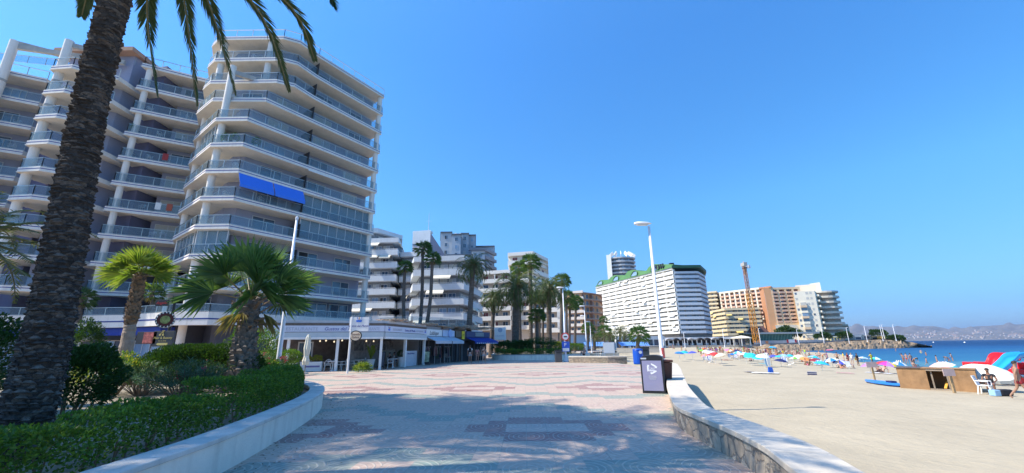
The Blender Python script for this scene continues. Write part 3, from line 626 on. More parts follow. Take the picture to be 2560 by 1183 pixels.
banded('','',[ph(1408,122),ph(1470,130)],[ph(1475,145),ph(1408,140)],.2,1,gz(1440,835,126)-.2,.3,.6,mat('brown_fascia',(.35,.15,.1),.8,.1),mat('pale_blue_wall',(.5,.6,.7),.6,.1),(4,0),root=t,ww=2.5,wh=2.2,gap=.3,basez=-.1)
# ================================================================ GREEN ROOFED BUILDING
t=thing('apartment_building','huge white banded block with a wavy green roof','building',(60,215,0))
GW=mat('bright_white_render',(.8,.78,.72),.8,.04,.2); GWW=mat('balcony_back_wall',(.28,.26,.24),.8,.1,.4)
pr=ph(1684,200); pl=ph(1488,266); pe=ph(1748,200); pe2=ph(1764,214)
zg=gz(1690,833,200); nfl=14; ztop=gz(1685,672,200); fhh=(ztop-zg)/nfl
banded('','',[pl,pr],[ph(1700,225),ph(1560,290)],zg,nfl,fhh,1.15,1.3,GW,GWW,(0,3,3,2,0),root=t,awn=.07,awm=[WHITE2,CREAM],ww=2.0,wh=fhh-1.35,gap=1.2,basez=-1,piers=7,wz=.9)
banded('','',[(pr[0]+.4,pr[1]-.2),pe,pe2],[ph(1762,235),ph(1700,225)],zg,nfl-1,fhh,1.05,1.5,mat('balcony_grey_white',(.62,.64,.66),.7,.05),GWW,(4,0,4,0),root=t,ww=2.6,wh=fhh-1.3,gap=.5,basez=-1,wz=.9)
GRN=mat('green_roof',(.07,.19,.06),.7,.1,.2); fr=Fr(pl,pr); L=fr.L
us=[1488,1499,1519,1525,1533,1545,1560,1566,1576,1586,1598,1612,1618,1628,1636,1684]; vt=[714,700,699,692,688,688,688,679,675,675,678,677,668,661,660,661]
sil=[]
for i in range(61):
    u=1488+(1684-1488)*i/60; x=L*i/60; 
    # x on the frame for this pixel column
    best=min(np.linspace(0,L,120),key=lambda q:abs((lambda P:1280+F*np.dot(np.array(P-Vector((0,0,EYE))),CR)/np.dot(np.array(P-Vector((0,0,EYE))),_f))(fr.p(q,40))-u))
    yy=fr.p(best,0).y; sil.append((best,gz(u,float(np.interp(u,us,vt)),yy)))
vs=[];fs=[]
for (x,z) in sil: vs+=[fr.p(x,ztop+.6,.5),fr.p(x,z,-1.0),fr.p(x,z,-14),fr.p(x,ztop+.6,-14)]
n=len(sil)
for i in range(n-1): fs+=[(i*4,i*4+4,i*4+5,i*4+1),(i*4+1,i*4+5,i*4+6,i*4+2),(i*4+2,i*4+6,i*4+7,i*4+3)]
fs+=[(0,1,2,3),((n-1)*4+3,(n-1)*4+2,(n-1)*4+1,(n-1)*4)]
rf=MB().add(vs,fs).build('roof',GRN,t)
z1=gz(1743,665,200)
MB().prism([(pr[0]-.6,pr[1]-1.2),(pe[0]+1,pe[1]-1.2),(pe2[0]+1,pe2[1]),ph(1762,235),ph(1690,228)],ztop+.3,z1+.3).build('flat_roof',mat('dark_green_fascia',(.02,.09,.05),.6,.1,.3),t)
for u in (1504,1543,1587,1641):
    xm=min(sil,key=lambda q:0)[0]; x=L*0
    x=float(np.interp(u,[1488,1684],[0,1])); i=int(x*60); X,Z=sil[i]; m=MB(); pts=[]
    zb=ztop+1.2; hh=min(Z-zb-.8,5.0); ww=2.6
    for k in range(9):
        a=math.pi*k/8; pts.append((X+ww*math.cos(a),zb+hh*math.sin(a)))
    def dd(z): return .5-1.5*(z-ztop-.6)/max(Z-ztop-.6,1)+.25
    m.add([fr.p(x_,z_,dd(z_)) for x_,z_ in pts],[tuple(range(8,-1,-1))]); m.build('arched_window',WGL2,rf)
    m=MB(); q=[fr.p(X+(ww+.3)*math.cos(math.pi*k/8),zb+(hh+.3)*math.sin(math.pi*k/8),dd(zb+hh*math.sin(math.pi*k/8))+.15) for k in range(9)]; m.tube(q,.3,5); m.build('arch_frame',GRN,rf)
for k in range(6):
    X=L*(.80+.022*k); m=MB(); fr.box(m,X,X+.7,ztop+1.4,ztop+3.8,.1,.62); m.build('vent',DARK,rf)
MB().box((*ph(1683,206),z1+1.5),(2,2,2.5)).build('roof_plant',BLACK,t)
# dark curved tower far behind
t=thing('apartment_tower','dark grey and white high tower with curved balconies behind the green roof','building',(110,300,0))
zt=gz(1545,640,300)
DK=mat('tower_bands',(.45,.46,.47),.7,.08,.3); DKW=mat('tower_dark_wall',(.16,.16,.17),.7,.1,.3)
cx,cy=ph(1556,309); arc=[(cx+11*math.cos(a),cy+9*math.sin(a)) for a in np.linspace(R_(-175),R_(15),14)]
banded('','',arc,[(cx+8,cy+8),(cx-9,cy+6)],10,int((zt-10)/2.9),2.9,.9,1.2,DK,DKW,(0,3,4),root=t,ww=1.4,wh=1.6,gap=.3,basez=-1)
MB().prism([ph(1520,301),ph(1532,300),ph(1532,309),ph(1520,309)],-1,zt+1).build('stair_core',GW,t)
for k in range(7):
    a=R_(-150+k*25); m=MB(); m.beam((cx+7*math.cos(a),cy+6*math.sin(a),zt+3.5),(cx+11*math.cos(a),cy+9*math.sin(a),zt+.5),.5,2.5); m.build('roof_fin',GW,t)
# ================================================================ EAST BLOCKS
YL=mat('yellow_render',(.74,.62,.4),.8,.05,.2); YW=mat('yellow_wall',(.5,.42,.3),.8,.1,.3); PK=mat('orange_pier',(.66,.35,.17),.8,.06,.2); PKD=mat('dark_orange_side',(.5,.24,.12),.8,.06,.2); CO=mat('pale_cream_render',(.78,.71,.56),.8,.05,.2)
banded('apartment_building','small cream banded tower standing right behind the white green-roofed block',[ph(1757,305),ph(1787,300),ph(1793,312)],[ph(1793,330),ph(1757,330)],12,9,2.9,1.0,1.2,YL,YW,(3,0,3),ww=1.5,wh=1.5,gap=1.0,basez=0)
zz=gz(1820,838,235); hh=(gz(1820,775,240)-zz)/6
banded('apartment_building','low yellow block with long horizontal balconies left of the crane',[ph(1760,262),ph(1800,240),ph(1888,236)],[ph(1890,262),ph(1765,285)],zz,6,hh,1.15,1.3,YL,YW,(0,3,4,2,0),ww=2.4,wh=1.7,gap=.3,basez=0,awn=.06,awm=[mat('gold_awning',(.8,.6,.2),.8,.05)],wz=1.1)
def fins(name,label,P,back,z0,n,fh,nb,wallm,finm,balm,balw=.55,top=1.2,rc=1.6,finw=.28,root=None,styles=(3,0,4,5)):
    t=root or thing(name,label,'building',((P[0][0]+P[1][0])/2,(P[0][1]+P[1][1])/2,0)); f=Fr(P[0],P[1])
    q0=f.p(0,0,-rc); q1=f.p(f.L,0,-rc)
    MB().prism([(q0.x,q0.y),(q1.x,q1.y)]+list(back),0,z0+n*fh).build('wall',wallm,t)
    W=f.L/nb; wl=[]
    for k in range(nb+1):
        x=k*W; m=MB(); f.box(m,max(0,x-W*finw/2*(1 if 0<k<nb else 2)),min(f.L,x+W*finw/2*(1 if 0<k<nb else 2)),z0-.5,z0+n*fh,-rc,0); m.build('pier',finm,t)
    m=MB(); f.box(m,0,f.L,z0+n*fh+.002,z0+n*fh+top,-rc,.05); m.build('parapet',finm,t)
    m=MB(); f.box(m,0,f.L,z0-1.6,z0-.502,-rc,.02); m.build('base_band',finm,t)
    for i in range(n):
        for k in range(nb):
            x0,x1=k*W+W*finw/2+.02,(k+1)*W-W*finw/2-.02
            m=MB(); f.box(m,x0,x1,z0+i*fh-.25,z0+i*fh+.85,-.25,.35); f.box(m,x0,x1,z0+i*fh-.25,z0+i*fh-.05,-rc,-.252); m.build('balcony',balm,t)
            wl.append((f,(x0+x1)/2,z0+i*fh+.05,round(min(2.6,(x1-x0)*.8),1),2.0,random.choice(styles),-rc+.02))
    add_windows(t,wl); return t
# M cream/orange row behind crane
z0=gz(1850,776,285); hh=(gz(1850,728,285)-z0)/5
fins('apartment_building','cream block with orange balconies behind the crane mast',[ph(1793,300),ph(1898,275)],[ph(1900,295),ph(1800,320)],z0-2*hh,7,hh,8,mat('orange_back_wall',(.55,.3,.16),.8,.1),CO,mat('balcony_salmon',(.62,.4,.28),.8,.1))
# N orange pier + balcony grid
t=thing('apartment_building','tall orange building with a plain orange pier right of the crane','building',(130,240,0))
zN=gz(1915,720,232); zNb=gz(1915,820,232)
MB().prism([ph(1894,238),ph(1905,232),ph(1905,255),ph(1896,255)],0,zN-.3).build('side_wall',PKD,t)
MB().prism([ph(1905.2,231.8),ph(1922,231),ph(1936,245),ph(1910,255)],0,zN).build('stair_tower',PK,t)
MB().prism([ph(1893,236),ph(1924,230),ph(1937,246),ph(1900,256)],zN+.003,zN+.8).build('cornice',PKD,t)
z0=gz(1955,806,231); hh=(gz(1955,724,231)-z0)/9
fins('','',[ph(1922,231),ph(1995,229)],[ph(1997,250),ph(1930,252)],z0,9,hh,4,mat('orange_back_wall2',(.6,.34,.18),.8,.1),mat('light_orange_render',(.76,.56,.34),.8,.05),mat('balcony_salmon',(.5,.3,.2),.8,.1),root=t)
MB().prism([ph(1918,229.5),ph(1998,227.5),ph(1998,229.4),ph(1920,231)],0,z0-1.6).build('base_wall',CO,t)
# O pale cream
t=thing('apartment_building','pale cream block with glazed balconies between the orange building and the curved tower','building',(150,225,0))
zo=gz(2010,728,224)
MB().prism([ph(1977,226),ph(2030,222),ph(2038,236),ph(1990,245)],0,zo).build('wall',CO,t)
MB().prism([ph(1985,238),ph(2042,232),ph(2046,250),ph(1990,252)],0,zo+5).build('upper_wall',mat('cream_upper',(.68,.6,.47),.8,.06,.2),t)
f=Fr(ph(1977,226),ph(2030,222)); wl=[]; zb=2.5
nf=int((zo-zb)/2.9)
for i in range(nf):
    z=zb+i*2.9+.6
    for fx,W,st in ((.1,1.0,(1,0)),(.62,1.2,(1,1)),(.8,1.0,(3,1))): wl.append((f,f.L*fx,z+.7,W,1.2,random.choice(st),.02))
    if i<nf-2:
        m=MB(); f.box(m,f.L*.2,f.L*.5,z-.7,z+.5,.003,1.4); m.build('balcony',CO if i%2 else mat('balcony_tan',(.6,.45,.3),.8,.1),t)
        m=MB(); f.box(m,f.L*.22,f.L*.48,z+.503,z+2.1,.01,1.25); m.build('balcony_glazing',random.choice((WGL2,WGL,BLIND)),t)
f2=Fr(ph(2030,222),ph(2038,236))
for i in range(nf):
    m=MB(); f2.box(m,1,f2.L-1,zb+i*2.9,zb+i*2.9+1,.003,1.5); m.build('balcony',CO,t)
    wl.append((f2,f2.L/2,zb+i*2.9+1.1,2.4,1.5,0,.02))
add_windows(t,wl)
# P curved balcony tower
t=thing('apartment_tower','cream tower with curved stacked balconies at the right end of the row','building',(165,218,0))
cx,cy=ph(2040,234); zt=gz(2075,722,222); arc=[(cx+8*math.cos(a),cy+10*math.sin(a)) for a in np.linspace(R_(-140),R_(20),11)]
banded('','',arc,[(cx+4,cy+10),(cx-8,cy+8)],2.5,int((zt-2.5)/2.85),2.85,.9,1.5,mat('tan_balcony',(.62,.56,.45),.8,.08,.3),mat('tan_wall',(.42,.33,.25),.8,.1,.3),(0,3,4,3),root=t,ww=1.5,wh=1.7,gap=.4,basez=0,wz=.9)
MB().prism([ph(2022,236),ph(2048,230),ph(2048,245),ph(2026,245)],zt-2,gz(2050,707,232)).build('roof_plant',mat('plant_grey',(.55,.56,.56),.6,.1),t)
banded('apartment_building','small cream building with a flat roof beside the curved balcony tower',[ph(2080,240),ph(2095,238)],[ph(2095,255),ph(2080,255)],2,3,2.9,.8,.6,CO,YW,(3,0),ww=1.4,wh=1.4,gap=1,basez=0)
# ================================================================ VEGETATION KIT
def rv(): 
    v=np.random.normal(size=3); return Vector(v/np.linalg.norm(v))
def kite(mb,b,d,nrm,L,W,mi,fold=0.25):
    s=d.cross(nrm)
    if s.length<1e-4: s=d.orthogonal()
    s.normalize(); m=b+d*L*.45; u=s.cross(d).normalized()*W*fold
    mb.add([b,m+s*W*.5+u,b+d*L,m-s*W*.5+u],[(0,1,2),(0,2,3)],mi)
def add_frond(mb,pts,n,ll,lw,droop=.25,nm=3,t0=.1,fw=0):
    P=smoothpath(pts,4) if len(pts[0])==3 else pts; P=[Vector(p) for p in P]; N=len(P)
    mb.tube(P,[.035*(1-.85*i/(N-1))+.004 for i in range(N)],4,nm-1)
    for side in (-1,1):
        for k in range(n):
            t=t0+(1-t0)*(k+random.random()*.5)/n; x=t*(N-1); i=min(N-2,int(x)); q=P[i].lerp(P[i+1],x-i); T=(P[i+1]-P[i]).normalized()
            sd=T.cross(Vector((0,0,1))); sd=sd.normalized() if sd.length>.1 else Vector((1,0,0)); up=sd.cross(T).normalized()
            a=.5+.5*t+fw; l=ll*(math.sin(math.pi*min(1,(t*.8+.2)))**.6+.12)*random.uniform(.85,1.1)
            d=(T*a+sd*side*(.9-.3*t)+up*random.uniform(.0,.35)+Vector((0,0,-droop*random.uniform(.3,1.6)))).normalized()
            kite(mb,q,d,up,l,lw,random.randrange(nm-1))
def fan_leaf(mb,c,d,up,R,nb=24,petl=.6,nm=3,spread=2.4,tipdroop=.15):
    d=d.normalized(); s=d.cross(up); s=s.normalized() if s.length>.05 else Vector((1,0,0)); n=s.cross(d).normalized()
    h=c+d*petl; mb.tube([c,c+d*petl*.5-Vector((0,0,.01)),h],[.025,.016,.012],4,nm-1)
    for k in range(nb):
        a=(k/(nb-1)-.5)*spread*random.uniform(.97,1.03); bd=(d*math.cos(a)+s*math.sin(a)+n*.12*math.cos(k*math.pi)).normalized()
        L=R*(.75+.25*math.cos(a))*random.uniform(.92,1.05); w=L*.06
        mi=random.randrange(nm-1); m=h+bd*L*.55; tip=h+bd*L-Vector((0,0,L*tipdroop*random.uniform(.3,2.0))); sd=bd.cross(n).normalized()*w*.5
        mb.add([h,m+sd+n*w*.2,tip,m-sd+n*w*.2],[(0,1,2),(0,2,3)],mi)
PG=[leafmat('palm_leaf_a',(.05,.09,.03)),leafmat('palm_leaf_b',(.075,.11,.04)),mat('palm_rachis',(.2,.17,.07),.6,.2,5)]
FG=[leafmat('fan_leaf_a',(.06,.13,.045),.4),leafmat('fan_leaf_b',(.1,.18,.06),.4),leafmat('fan_leaf_dry',(.22,.19,.08),.3)]
FGY=[leafmat('fan_leaf_bright_a',(.14,.22,.04),.45),leafmat('fan_leaf_bright_b',(.2,.26,.06),.45),leafmat('fan_leaf_dry',(.22,.19,.08),.3)]
BARK=mat('palm_bark',(.13,.105,.085),.95,.35,5,bump=1,bscale=25); BARK2=mat('palm_bark_brown',(.24,.16,.1),.95,.35,5,bump=1,bscale=25)
def ring_trunk(mb,pts,rads,step=.16,amp=.1,n=12,mi=0):
    P=smoothpath(pts,8); L=sum((P[i+1]-P[i]).length for i in range(len(P)-1)); N=max(6,int(L/step)*2)
    out=[];rr=[]
    for i in range(N):
        x=i/(N-1)*(len(P)-1); j=min(len(P)-2,int(x)); q=P[j].lerp(P[j+1],x-j); out.append(q+Vector((random.uniform(-.01,.01),random.uniform(-.01,.01),0)))
        r=float(np.interp(i/(N-1),np.linspace(0,1,len(rads)),rads)); rr.append(r*(1+amp*(1 if i%2 else -.6)*random.uniform(.5,1.3)))
    mb.tube(out,rr,n,mi)
def scales(mb,pts,rads,rows,per,size,out=.5,mi=0,up=.9,wd=1.):
    P=smoothpath(pts,8)
    for i in range(rows):
        t=(i+.5)/rows; x=t*(len(P)-1); j=min(len(P)-2,int(x)); c=P[j].lerp(P[j+1],x-j); ax=(P[j+1]-P[j]).normalized()
        r=float(np.interp(t,np.linspace(0,1,len(rads)),rads)); e=ax.orthogonal().normalized(); f=ax.cross(e)
        for k in range(per):
            a=2*math.pi*(k+(i%2)*.5+random.uniform(-.22,.22))/per+i*.13; o=e*math.cos(a)+f*math.sin(a); s=ax.cross(o)
            sz=size*random.uniform(.7,1.25); jz=random.uniform(-.35,.35)*sz
            b=c+o*(r-.03)+ax*jz; w=s*sz*wd*random.uniform(.45,.72); tip=b+ax*sz*random.uniform(.4,.75)*up+o*sz*out*random.uniform(.35,1.15)
            lo=b-ax*sz*.45
            mi_=mi if mi<9 else random.choice((0,0,1)); mb.add([lo-w,lo+w,b+w*.9+o*.02,b-w*.9+o*.02,tip+w*.55,tip-w*.55,b+ax*sz*.8],[(0,1,2,3),(3,2,4,5),(5,4,6),(1,0,6),(2,1,6,4),(0,3,5,6)],mi_)
def date_palm(name,label,base,top,R,rad,nf=46,nl=16,group=None,droop=1.0,fan=False,fanR=.7,mats=None,cat='palm tree',sway=(0,0),lean=(0,0,0),skirt=6,bm=None,amp=.1,bend=None):
    t=thing(name,label,cat,base,group=group); b=Vector(base); c=Vector(top)
    m=MB(); mid=b.lerp(c,.5)+Vector(bend or (0,0,0)); ring_trunk(m,[b-Vector((0,0,.2)),mid,c],[rad*1.15,rad,rad*.85],step=max(.14,(c-b).length/60),amp=amp)
    m.build('trunk',bm or BARK,t)
    m=MB()
    if not fan:
        for i in range(nf):
            az=i*2.39996+random.uniform(-.2,.2); el=R_(80)-R_(115)*(i/nf)**.8+random.uniform(-.1,.1); L=R*random.uniform(.85,1.1)
            h=Vector((math.cos(az),math.sin(az),0)); pts=[]; p=c+h*.1; e=el
            for k in range(6):
                pts.append(p.copy()); p=p+(h*math.cos(e)+Vector((0,0,math.sin(e))))*L/5+Vector((sway[0],sway[1],0))*L/5*k*.12; e-=R_(17)*droop*(1+.25*k)
            add_frond(m,pts,nl,R*.17,R*.17*.16*(16/nl)**.5,droop=.3)
        m.build('crown',mats or PG,t)
    else:
        for i in range(nf):
            az=i*2.39996+random.uniform(-.3,.3); el=R_(80)-R_(125)*(i/nf)+random.uniform(-.1,.1); h=Vector((math.cos(az),math.sin(az),0))
            d=(h*math.cos(el)+Vector((sway[0],sway[1],math.sin(el)))).normalized()
            fan_leaf(m,c,d,Vector((0,0,1)),fanR,nb=nl,petl=R-fanR,tipdroop=.2)
        for i in range(skirt):
            az=i*2.4; d=Vector((math.cos(az)*.5,math.sin(az)*.5,-.9)).normalized(); q=MB(); 
            b0=len(m.m); fan_leaf(m,c-Vector((0,0,.15)),d,Vector((0,0,1)),fanR*.7,nb=8,petl=.25)
            for k in range(b0,len(m.m)): m.m[k]=2
        m.build('crown',mats or FG,t)
    return t
def leafcloud(mb,pts,nrm,L,W,nm,spread=.8,up=.2):
    for p,n in zip(pts,nrm):
        d=(Vector(n)*1.0+rv()*spread+Vector((0,0,up))).normalized(); kite(mb,Vector(p),d,rv(),L*random.uniform(.7,1.3),W*random.uniform(.8,1.2),random.randrange(nm))
def shrub(label,c,rx,ry,rz,n,L,W,mats,name='shrub',cat='shrub',group=None,lumps=5,flat=False,stem=True,shell=.35):
    c=Vector(c); t=thing(name,label,cat,c,group=group); m=MB(); pts=[];nr=[]
    ph=[(rv(),random.uniform(2,4.5),random.uniform(0,6)) for _ in range(lumps)]
    for _ in range(n):
        d=rv(); 
        if d.z<-.55: d.z*=-1
        s=1+.13*sum(math.sin(f*d.dot(a)*2+p) for a,f,p in ph)/math.sqrt(lumps)*1.3; s*=1-shell*random.random()**1.5
        p=c+Vector((d.x*rx*s,d.y*ry*s,rz*.95+d.z*rz*s)); 
        if p.z<c.z: continue
        pts.append(p); nr.append(d)
    leafcloud(m,pts,nr,L,W,len(mats)); m.build('foliage',mats,t)
    if stem:
        m=MB()
        for k in range(7):
            a=k*.9; m.tube([c+Vector((.1*math.cos(a),.1*math.sin(a),-.05)),c+Vector((rx*.35*math.cos(a),ry*.35*math.sin(a),rz*.7)),c+Vector((rx*.6*math.cos(a),ry*.6*math.sin(a),rz*1.3))],[.03,.02,.01],5)
        m.build('stems',BARK2,t)
    return t
HG=[leafmat('hedge_leaf_a',(.06,.13,.02),.35),leafmat('hedge_leaf_b',(.07,.15,.025),.35),leafmat('hedge_leaf_c',(.13,.22,.035),.4)]
OG=[leafmat('oleander_leaf_a',(.08,.15,.1),.3),leafmat('oleander_leaf_b',(.04,.085,.045),.3)]
BG=[leafmat('bush_leaf_a',(.022,.06,.012),.3),leafmat('bush_leaf_b',(.035,.085,.018),.3)]
YG=[leafmat('yellow_bush_a',(.3,.3,.05),.4),leafmat('yellow_bush_b',(.2,.24,.05),.4)]
# ---------------------------------------------------------------- the big palm
t=thing('date_palm','huge date palm with a thick scaly dark trunk at the left, fronds hanging into view','palm tree',(-6.25,5.6,.34))
TP=[(-6.32,5.6,.2),(-6.25,5.6,1.5),(-6.37,5.6,3.0),(-6.53,5.6,4.6),(-6.65,5.6,6.2),(-6.74,5.6,8.3)]; TR=[.28,.27,.24,.225,.215,.2,.195,.22]
m=MB(); m.tube(smoothpath(TP,6),[float(np.interp(i/30,np.linspace(0,1,8),TR))*.93 for i in range(31)],24)
scales(m,TP,TR,165,15,.075,out=.65,up=.3,wd=1.7,mi=9); m.build('trunk',[mat('palm_bark_dark',(.055,.045,.038),.95,.6,14,bump=1,bscale=35),mat('palm_bark_fleck',(.13,.105,.085),.95,.6,14,bump=1,bscale=35)],t)
m=MB(); C0=Vector((-6.6,5.6,8.7)); PGD=[leafmat('shaded_frond_a',(.035,.06,.03),.12),leafmat('shaded_frond_b',(.05,.075,.03),.12),PG[2]]
def hang(tip,mid,y1,y0,L=.44,n=150):
    a=D(*mid,y0); b=D(*tip,y1); q=C0+(a-C0)*.45; q.z=max(q.z,a.z)+.55
    add_frond(m,[tuple(C0),tuple(q),tuple(a),tuple(b)],n,L,.03,droop=.2,t0=.3,fw=.7)
hang((393,240),(368,40),7.6,7.3); hang((492,262),(465,30),8.2,7.6); hang((588,235),(530,30),8.0,7.4); hang((722,226),(655,40),8.0,7.2)
hang((786,148),(730,20),7.6,7.0); hang((205,38),(235,-60),6.8,6.5); hang((832,14),(790,-40),6.2,6.2)
for i in range(60):
    az=i*2.39996; el=R_(75)-R_(75)*(i/60); h=Vector((math.cos(az),math.sin(az),0)); p=C0+h*.15; e=el; pts=[]
    for k in range(6): pts.append(tuple(p)); p=p+(h*math.cos(e)+Vector((0,0,math.sin(e))))*.78; e-=R_(13)*(1+.2*k)
    dz=max(0,max(2.5+1.04*q_[1]+.35*max(0,q_[0]+6)-q_[2] for q_ in pts)); pts=[(x,y,z+dz*(k/5)**.5) for k,(x,y,z) in enumerate(pts)]
    add_frond(m,pts,34,.42,.035,droop=.3)
m.build('crown',PG,t)
for (x,y,h) in ((-17.4,7.6,20.5),(-19.0,8.8,17.5),(-22,5.5,18),(-22.5,9.5,22.5),(-20.5,1.5,17)):
    date_palm('date_palm','tall date palm standing outside the left edge of the photograph, shading the planter',(x,y,.2),(x+.3,y,h),4.4 if y!=7.6 else 3.4,.4,nf=70,nl=24,group='tall palms left of the photograph')
# fan palm with the dark crown
b=V(-9.0,14.2,.3); c=D(628,752,14.2)
t=thing('fan_palm','fan palm with broad dark green crown and scaly grey trunk','palm tree',b)
m=MB(); TP=[tuple(b),tuple(b.lerp(c,.45)+V(-.05,0,0)),tuple(c)]; TR=[.58,.5,.4,.31,.28,.28]
m.tube(smoothpath(TP,6),[float(np.interp(i/12,np.linspace(0,1,6),TR))*.9 for i in range(13)],20); scales(m,TP,TR,24,13,.2,out=.45,up=.9)
m.build('trunk',mat('fan_trunk',(.2,.16,.125),.95,.45,6,bump=1,bscale=20),t)
m=MB()
for i in range(20):     # cut leaf stubs below the crown
    a=i*2.4; z=c.z-.1-.045*i; o=Vector((math.cos(a),math.sin(a),0)); p=Vector((c.x,c.y,z)); m.beam(p+o*.25,p+o*.62+V(0,0,.28 if i<10 else .05),.09,.04)
m.build('leaf_stub',BARK2,t)
m=MB()
for i in range(25):
    az=i*2.39996+random.uniform(-.35,.35); el=R_(86)-R_(90)*(i/25)**1.0+random.uniform(-.12,.12); h=Vector((math.cos(az),math.sin(az),0)); d=h*math.cos(el)+V(0,0,math.sin(el))
    fan_leaf(m,c,d,V(random.uniform(-.3,.3),-.75 if i%3 else .5,.5)+rv()*.4,random.uniform(1.0,1.35),nb=30,petl=random.uniform(.95,1.3),spread=2.6,tipdroop=.1)
for i in range(4):
    az=i*1.5+.3; b0=len(m.m); fan_leaf(m,c-V(0,0,.1),V(math.cos(az)*.7,math.sin(az)*.7,-.55),V(0,0,1),.7,nb=14,petl=.55,spread=1.6,tipdroop=.3)
    for k in range(b0,len(m.m)): m.m[k]=2
m.build('crown',FG,t)
# sunlit washingtonia
y=17.5; b=D(308,930,y); b.z=.3; c=D(350,690,y)
t=thing('fan_palm','slim fan palm with a bright yellow-green crown left of the signs','palm tree',b)
m=MB(); mid=D(326,810,y); ring_trunk(m,[b,mid],[.33,.24,.2],amp=.03,n=16); m.build('trunk',mat('smooth_palm_bark',(.36,.27,.2),.9,.2,6,bump=.6,bscale=20),t)
m=MB(); TP=[tuple(mid),tuple(c)]; m.tube(TP,.17,12); scales(m,TP,[.2,.24,.22,.2],16,10,.15,out=.6); m.build('leaf_bases',BARK2,t)
m=MB()
for i in range(24):
    az=i*2.39996+random.uniform(-.3,.3); el=R_(82)-R_(92)*(i/24)+random.uniform(-.12,.12); h=Vector((math.cos(az),math.sin(az),0)); d=h*math.cos(el)+V(0,0,math.sin(el))
    fan_leaf(m,c,d,V(random.uniform(-.4,.4),-.5 if i%2 else .4,.6)+rv()*.3,random.uniform(.75,.95),nb=26,petl=.6,spread=2.4,tipdroop=.1)
m.build('crown',FGY,t)
# frond fan from palm at far left
C1=D(-70,600,9.0); t=thing('date_palm','date palm whose sunlit fronds enter at the left edge beside the dark trunk','palm tree',(C1.x,C1.y,.34))
m=MB(); ring_trunk(m,[(C1.x,C1.y,.1),tuple(C1)],[.4,.33]); m.build('trunk',BARK,t)
m=MB()
for tip,mid in (((40,538),(-20,545)),((95,580),(20,570)),((80,605),(10,608)),((88,660),(30,625)),((70,690),(10,650)),((40,560),(0,560))):
    add_frond(m,[tuple(C1),tuple(D(*mid,8.8)),tuple(D(*tip,8.6))],44,.3,.025,droop=.4)
for i in range(30):
    az=i*2.39996; el=R_(80)-R_(90)*(i/30); h=Vector((math.cos(az),math.sin(az),0)); p=C1.copy(); e=el; pts=[]
    if h.x>.4 : continue
    for k in range(6): pts.append(tuple(p)); p=p+(h*math.cos(e)+Vector((0,0,math.sin(e))))*.5; e-=R_(16)
    add_frond(m,pts,24,.3,.03)
m.build('crown',[leafmat('palm_leaf_sunlit',(.15,.15,.035)),PG[1],PG[2]],t)
# thin washingtonias behind the shops
for (bu,bv,tu,tv,y,R,lab,bend) in ((1022,800,1012,668,50,1.25,'short crowned thin fan palm, leftmost of the three behind the shops',(-.25,0,0)),(1045,815,1057,622,52,1.5,'tallest of the three thin fan palms behind the shops',(.25,0,0)),(1050,815,1081,648,50,1.35,'thin fan palm with sideways blown crown, rightmost of three behind the shops',(.45,0,0))):
    b=D(bu,bv,y); b.z=0; date_palm('fan_palm',lab,tuple(b),tuple(D(tu,tv,y)),R,.22,nf=26,nl=12,fan=True,fanR=R*.62,sway=(.35,0),group='thin fan palms behind the shops',skirt=4,bm=BARK,amp=.04,bend=bend)
b=D(1168,822,52); b.z=0; date_palm('date_palm','tall date palm with a full round crown rising at the end of the shop row',tuple(b),tuple(D(1183,665,52)),2.9,.33,nf=52,nl=20,group='palms of the promenade')
# middle palm group
MG=[(1287,862,1292,715,58,4.6,.48,0,'big date palm with a windblown drooping crown in the middle planter'),(1372,850,1372,722,66,4.3,.4,0,'date palm with yellowish fronds right of the biggest palm in the planter'),
 (1226,850,1236,745,64,3.0,.3,0,'drooping grey-green date palm at the left end of the palm group'),(1300,855,1296,672,72,1.9,.3,1,'fan palm whose small crown shows just above the biggest palm'),
 (1327,860,1326,658,70,2.3,.3,1,'tallest fan palm of the group in front of the cream building'),(1402,870,1405,703,78,2.1,.3,1,'fan palm with shaggy crown beside the white lamp post'),
 (1343,850,1342,790,60,1.6,.26,1,'short fan palm between the grey trunks of the group'),(1422,868,1425,762,88,2.2,.28,1,'left fan palm of the pair before the orange block'),(1436,868,1440,755,92,2.0,.28,1,'right fan palm of the pair before the orange block'),
 (1416,870,1416,745,84,2.2,.28,1,'slender fan palm just right of the lamp with the round sign')]
for (bu,bv,tu,tv,y,R,r,fan,lab) in MG:
    b=D(bu,bv,y); b.z=.3
    date_palm('fan_palm' if fan else 'date_palm',lab,tuple(b),tuple(D(tu,tv,y)),R,r,nf=34 if fan else 50,nl=12 if fan else 22,fan=bool(fan),fanR=R*.55,sway=(.12,0) if fan else (.2,0),droop=1.25,group='palms of the middle planter',skirt=8,mats=FG if fan else None)
for k,(bu,y) in enumerate(((1340,68),(1348,70),(1355,67))):
    b=D(bu,860,y); b.z=.3; date_palm('fan_palm',['left','middle','right'][k]+' one of three thin pale trunks standing close together in the palm group',tuple(b),tuple(D(bu-2+k*3,745,y)),1.7,.2,nf=22,nl=10,fan=True,fanR=.95,group='palms of the middle planter')
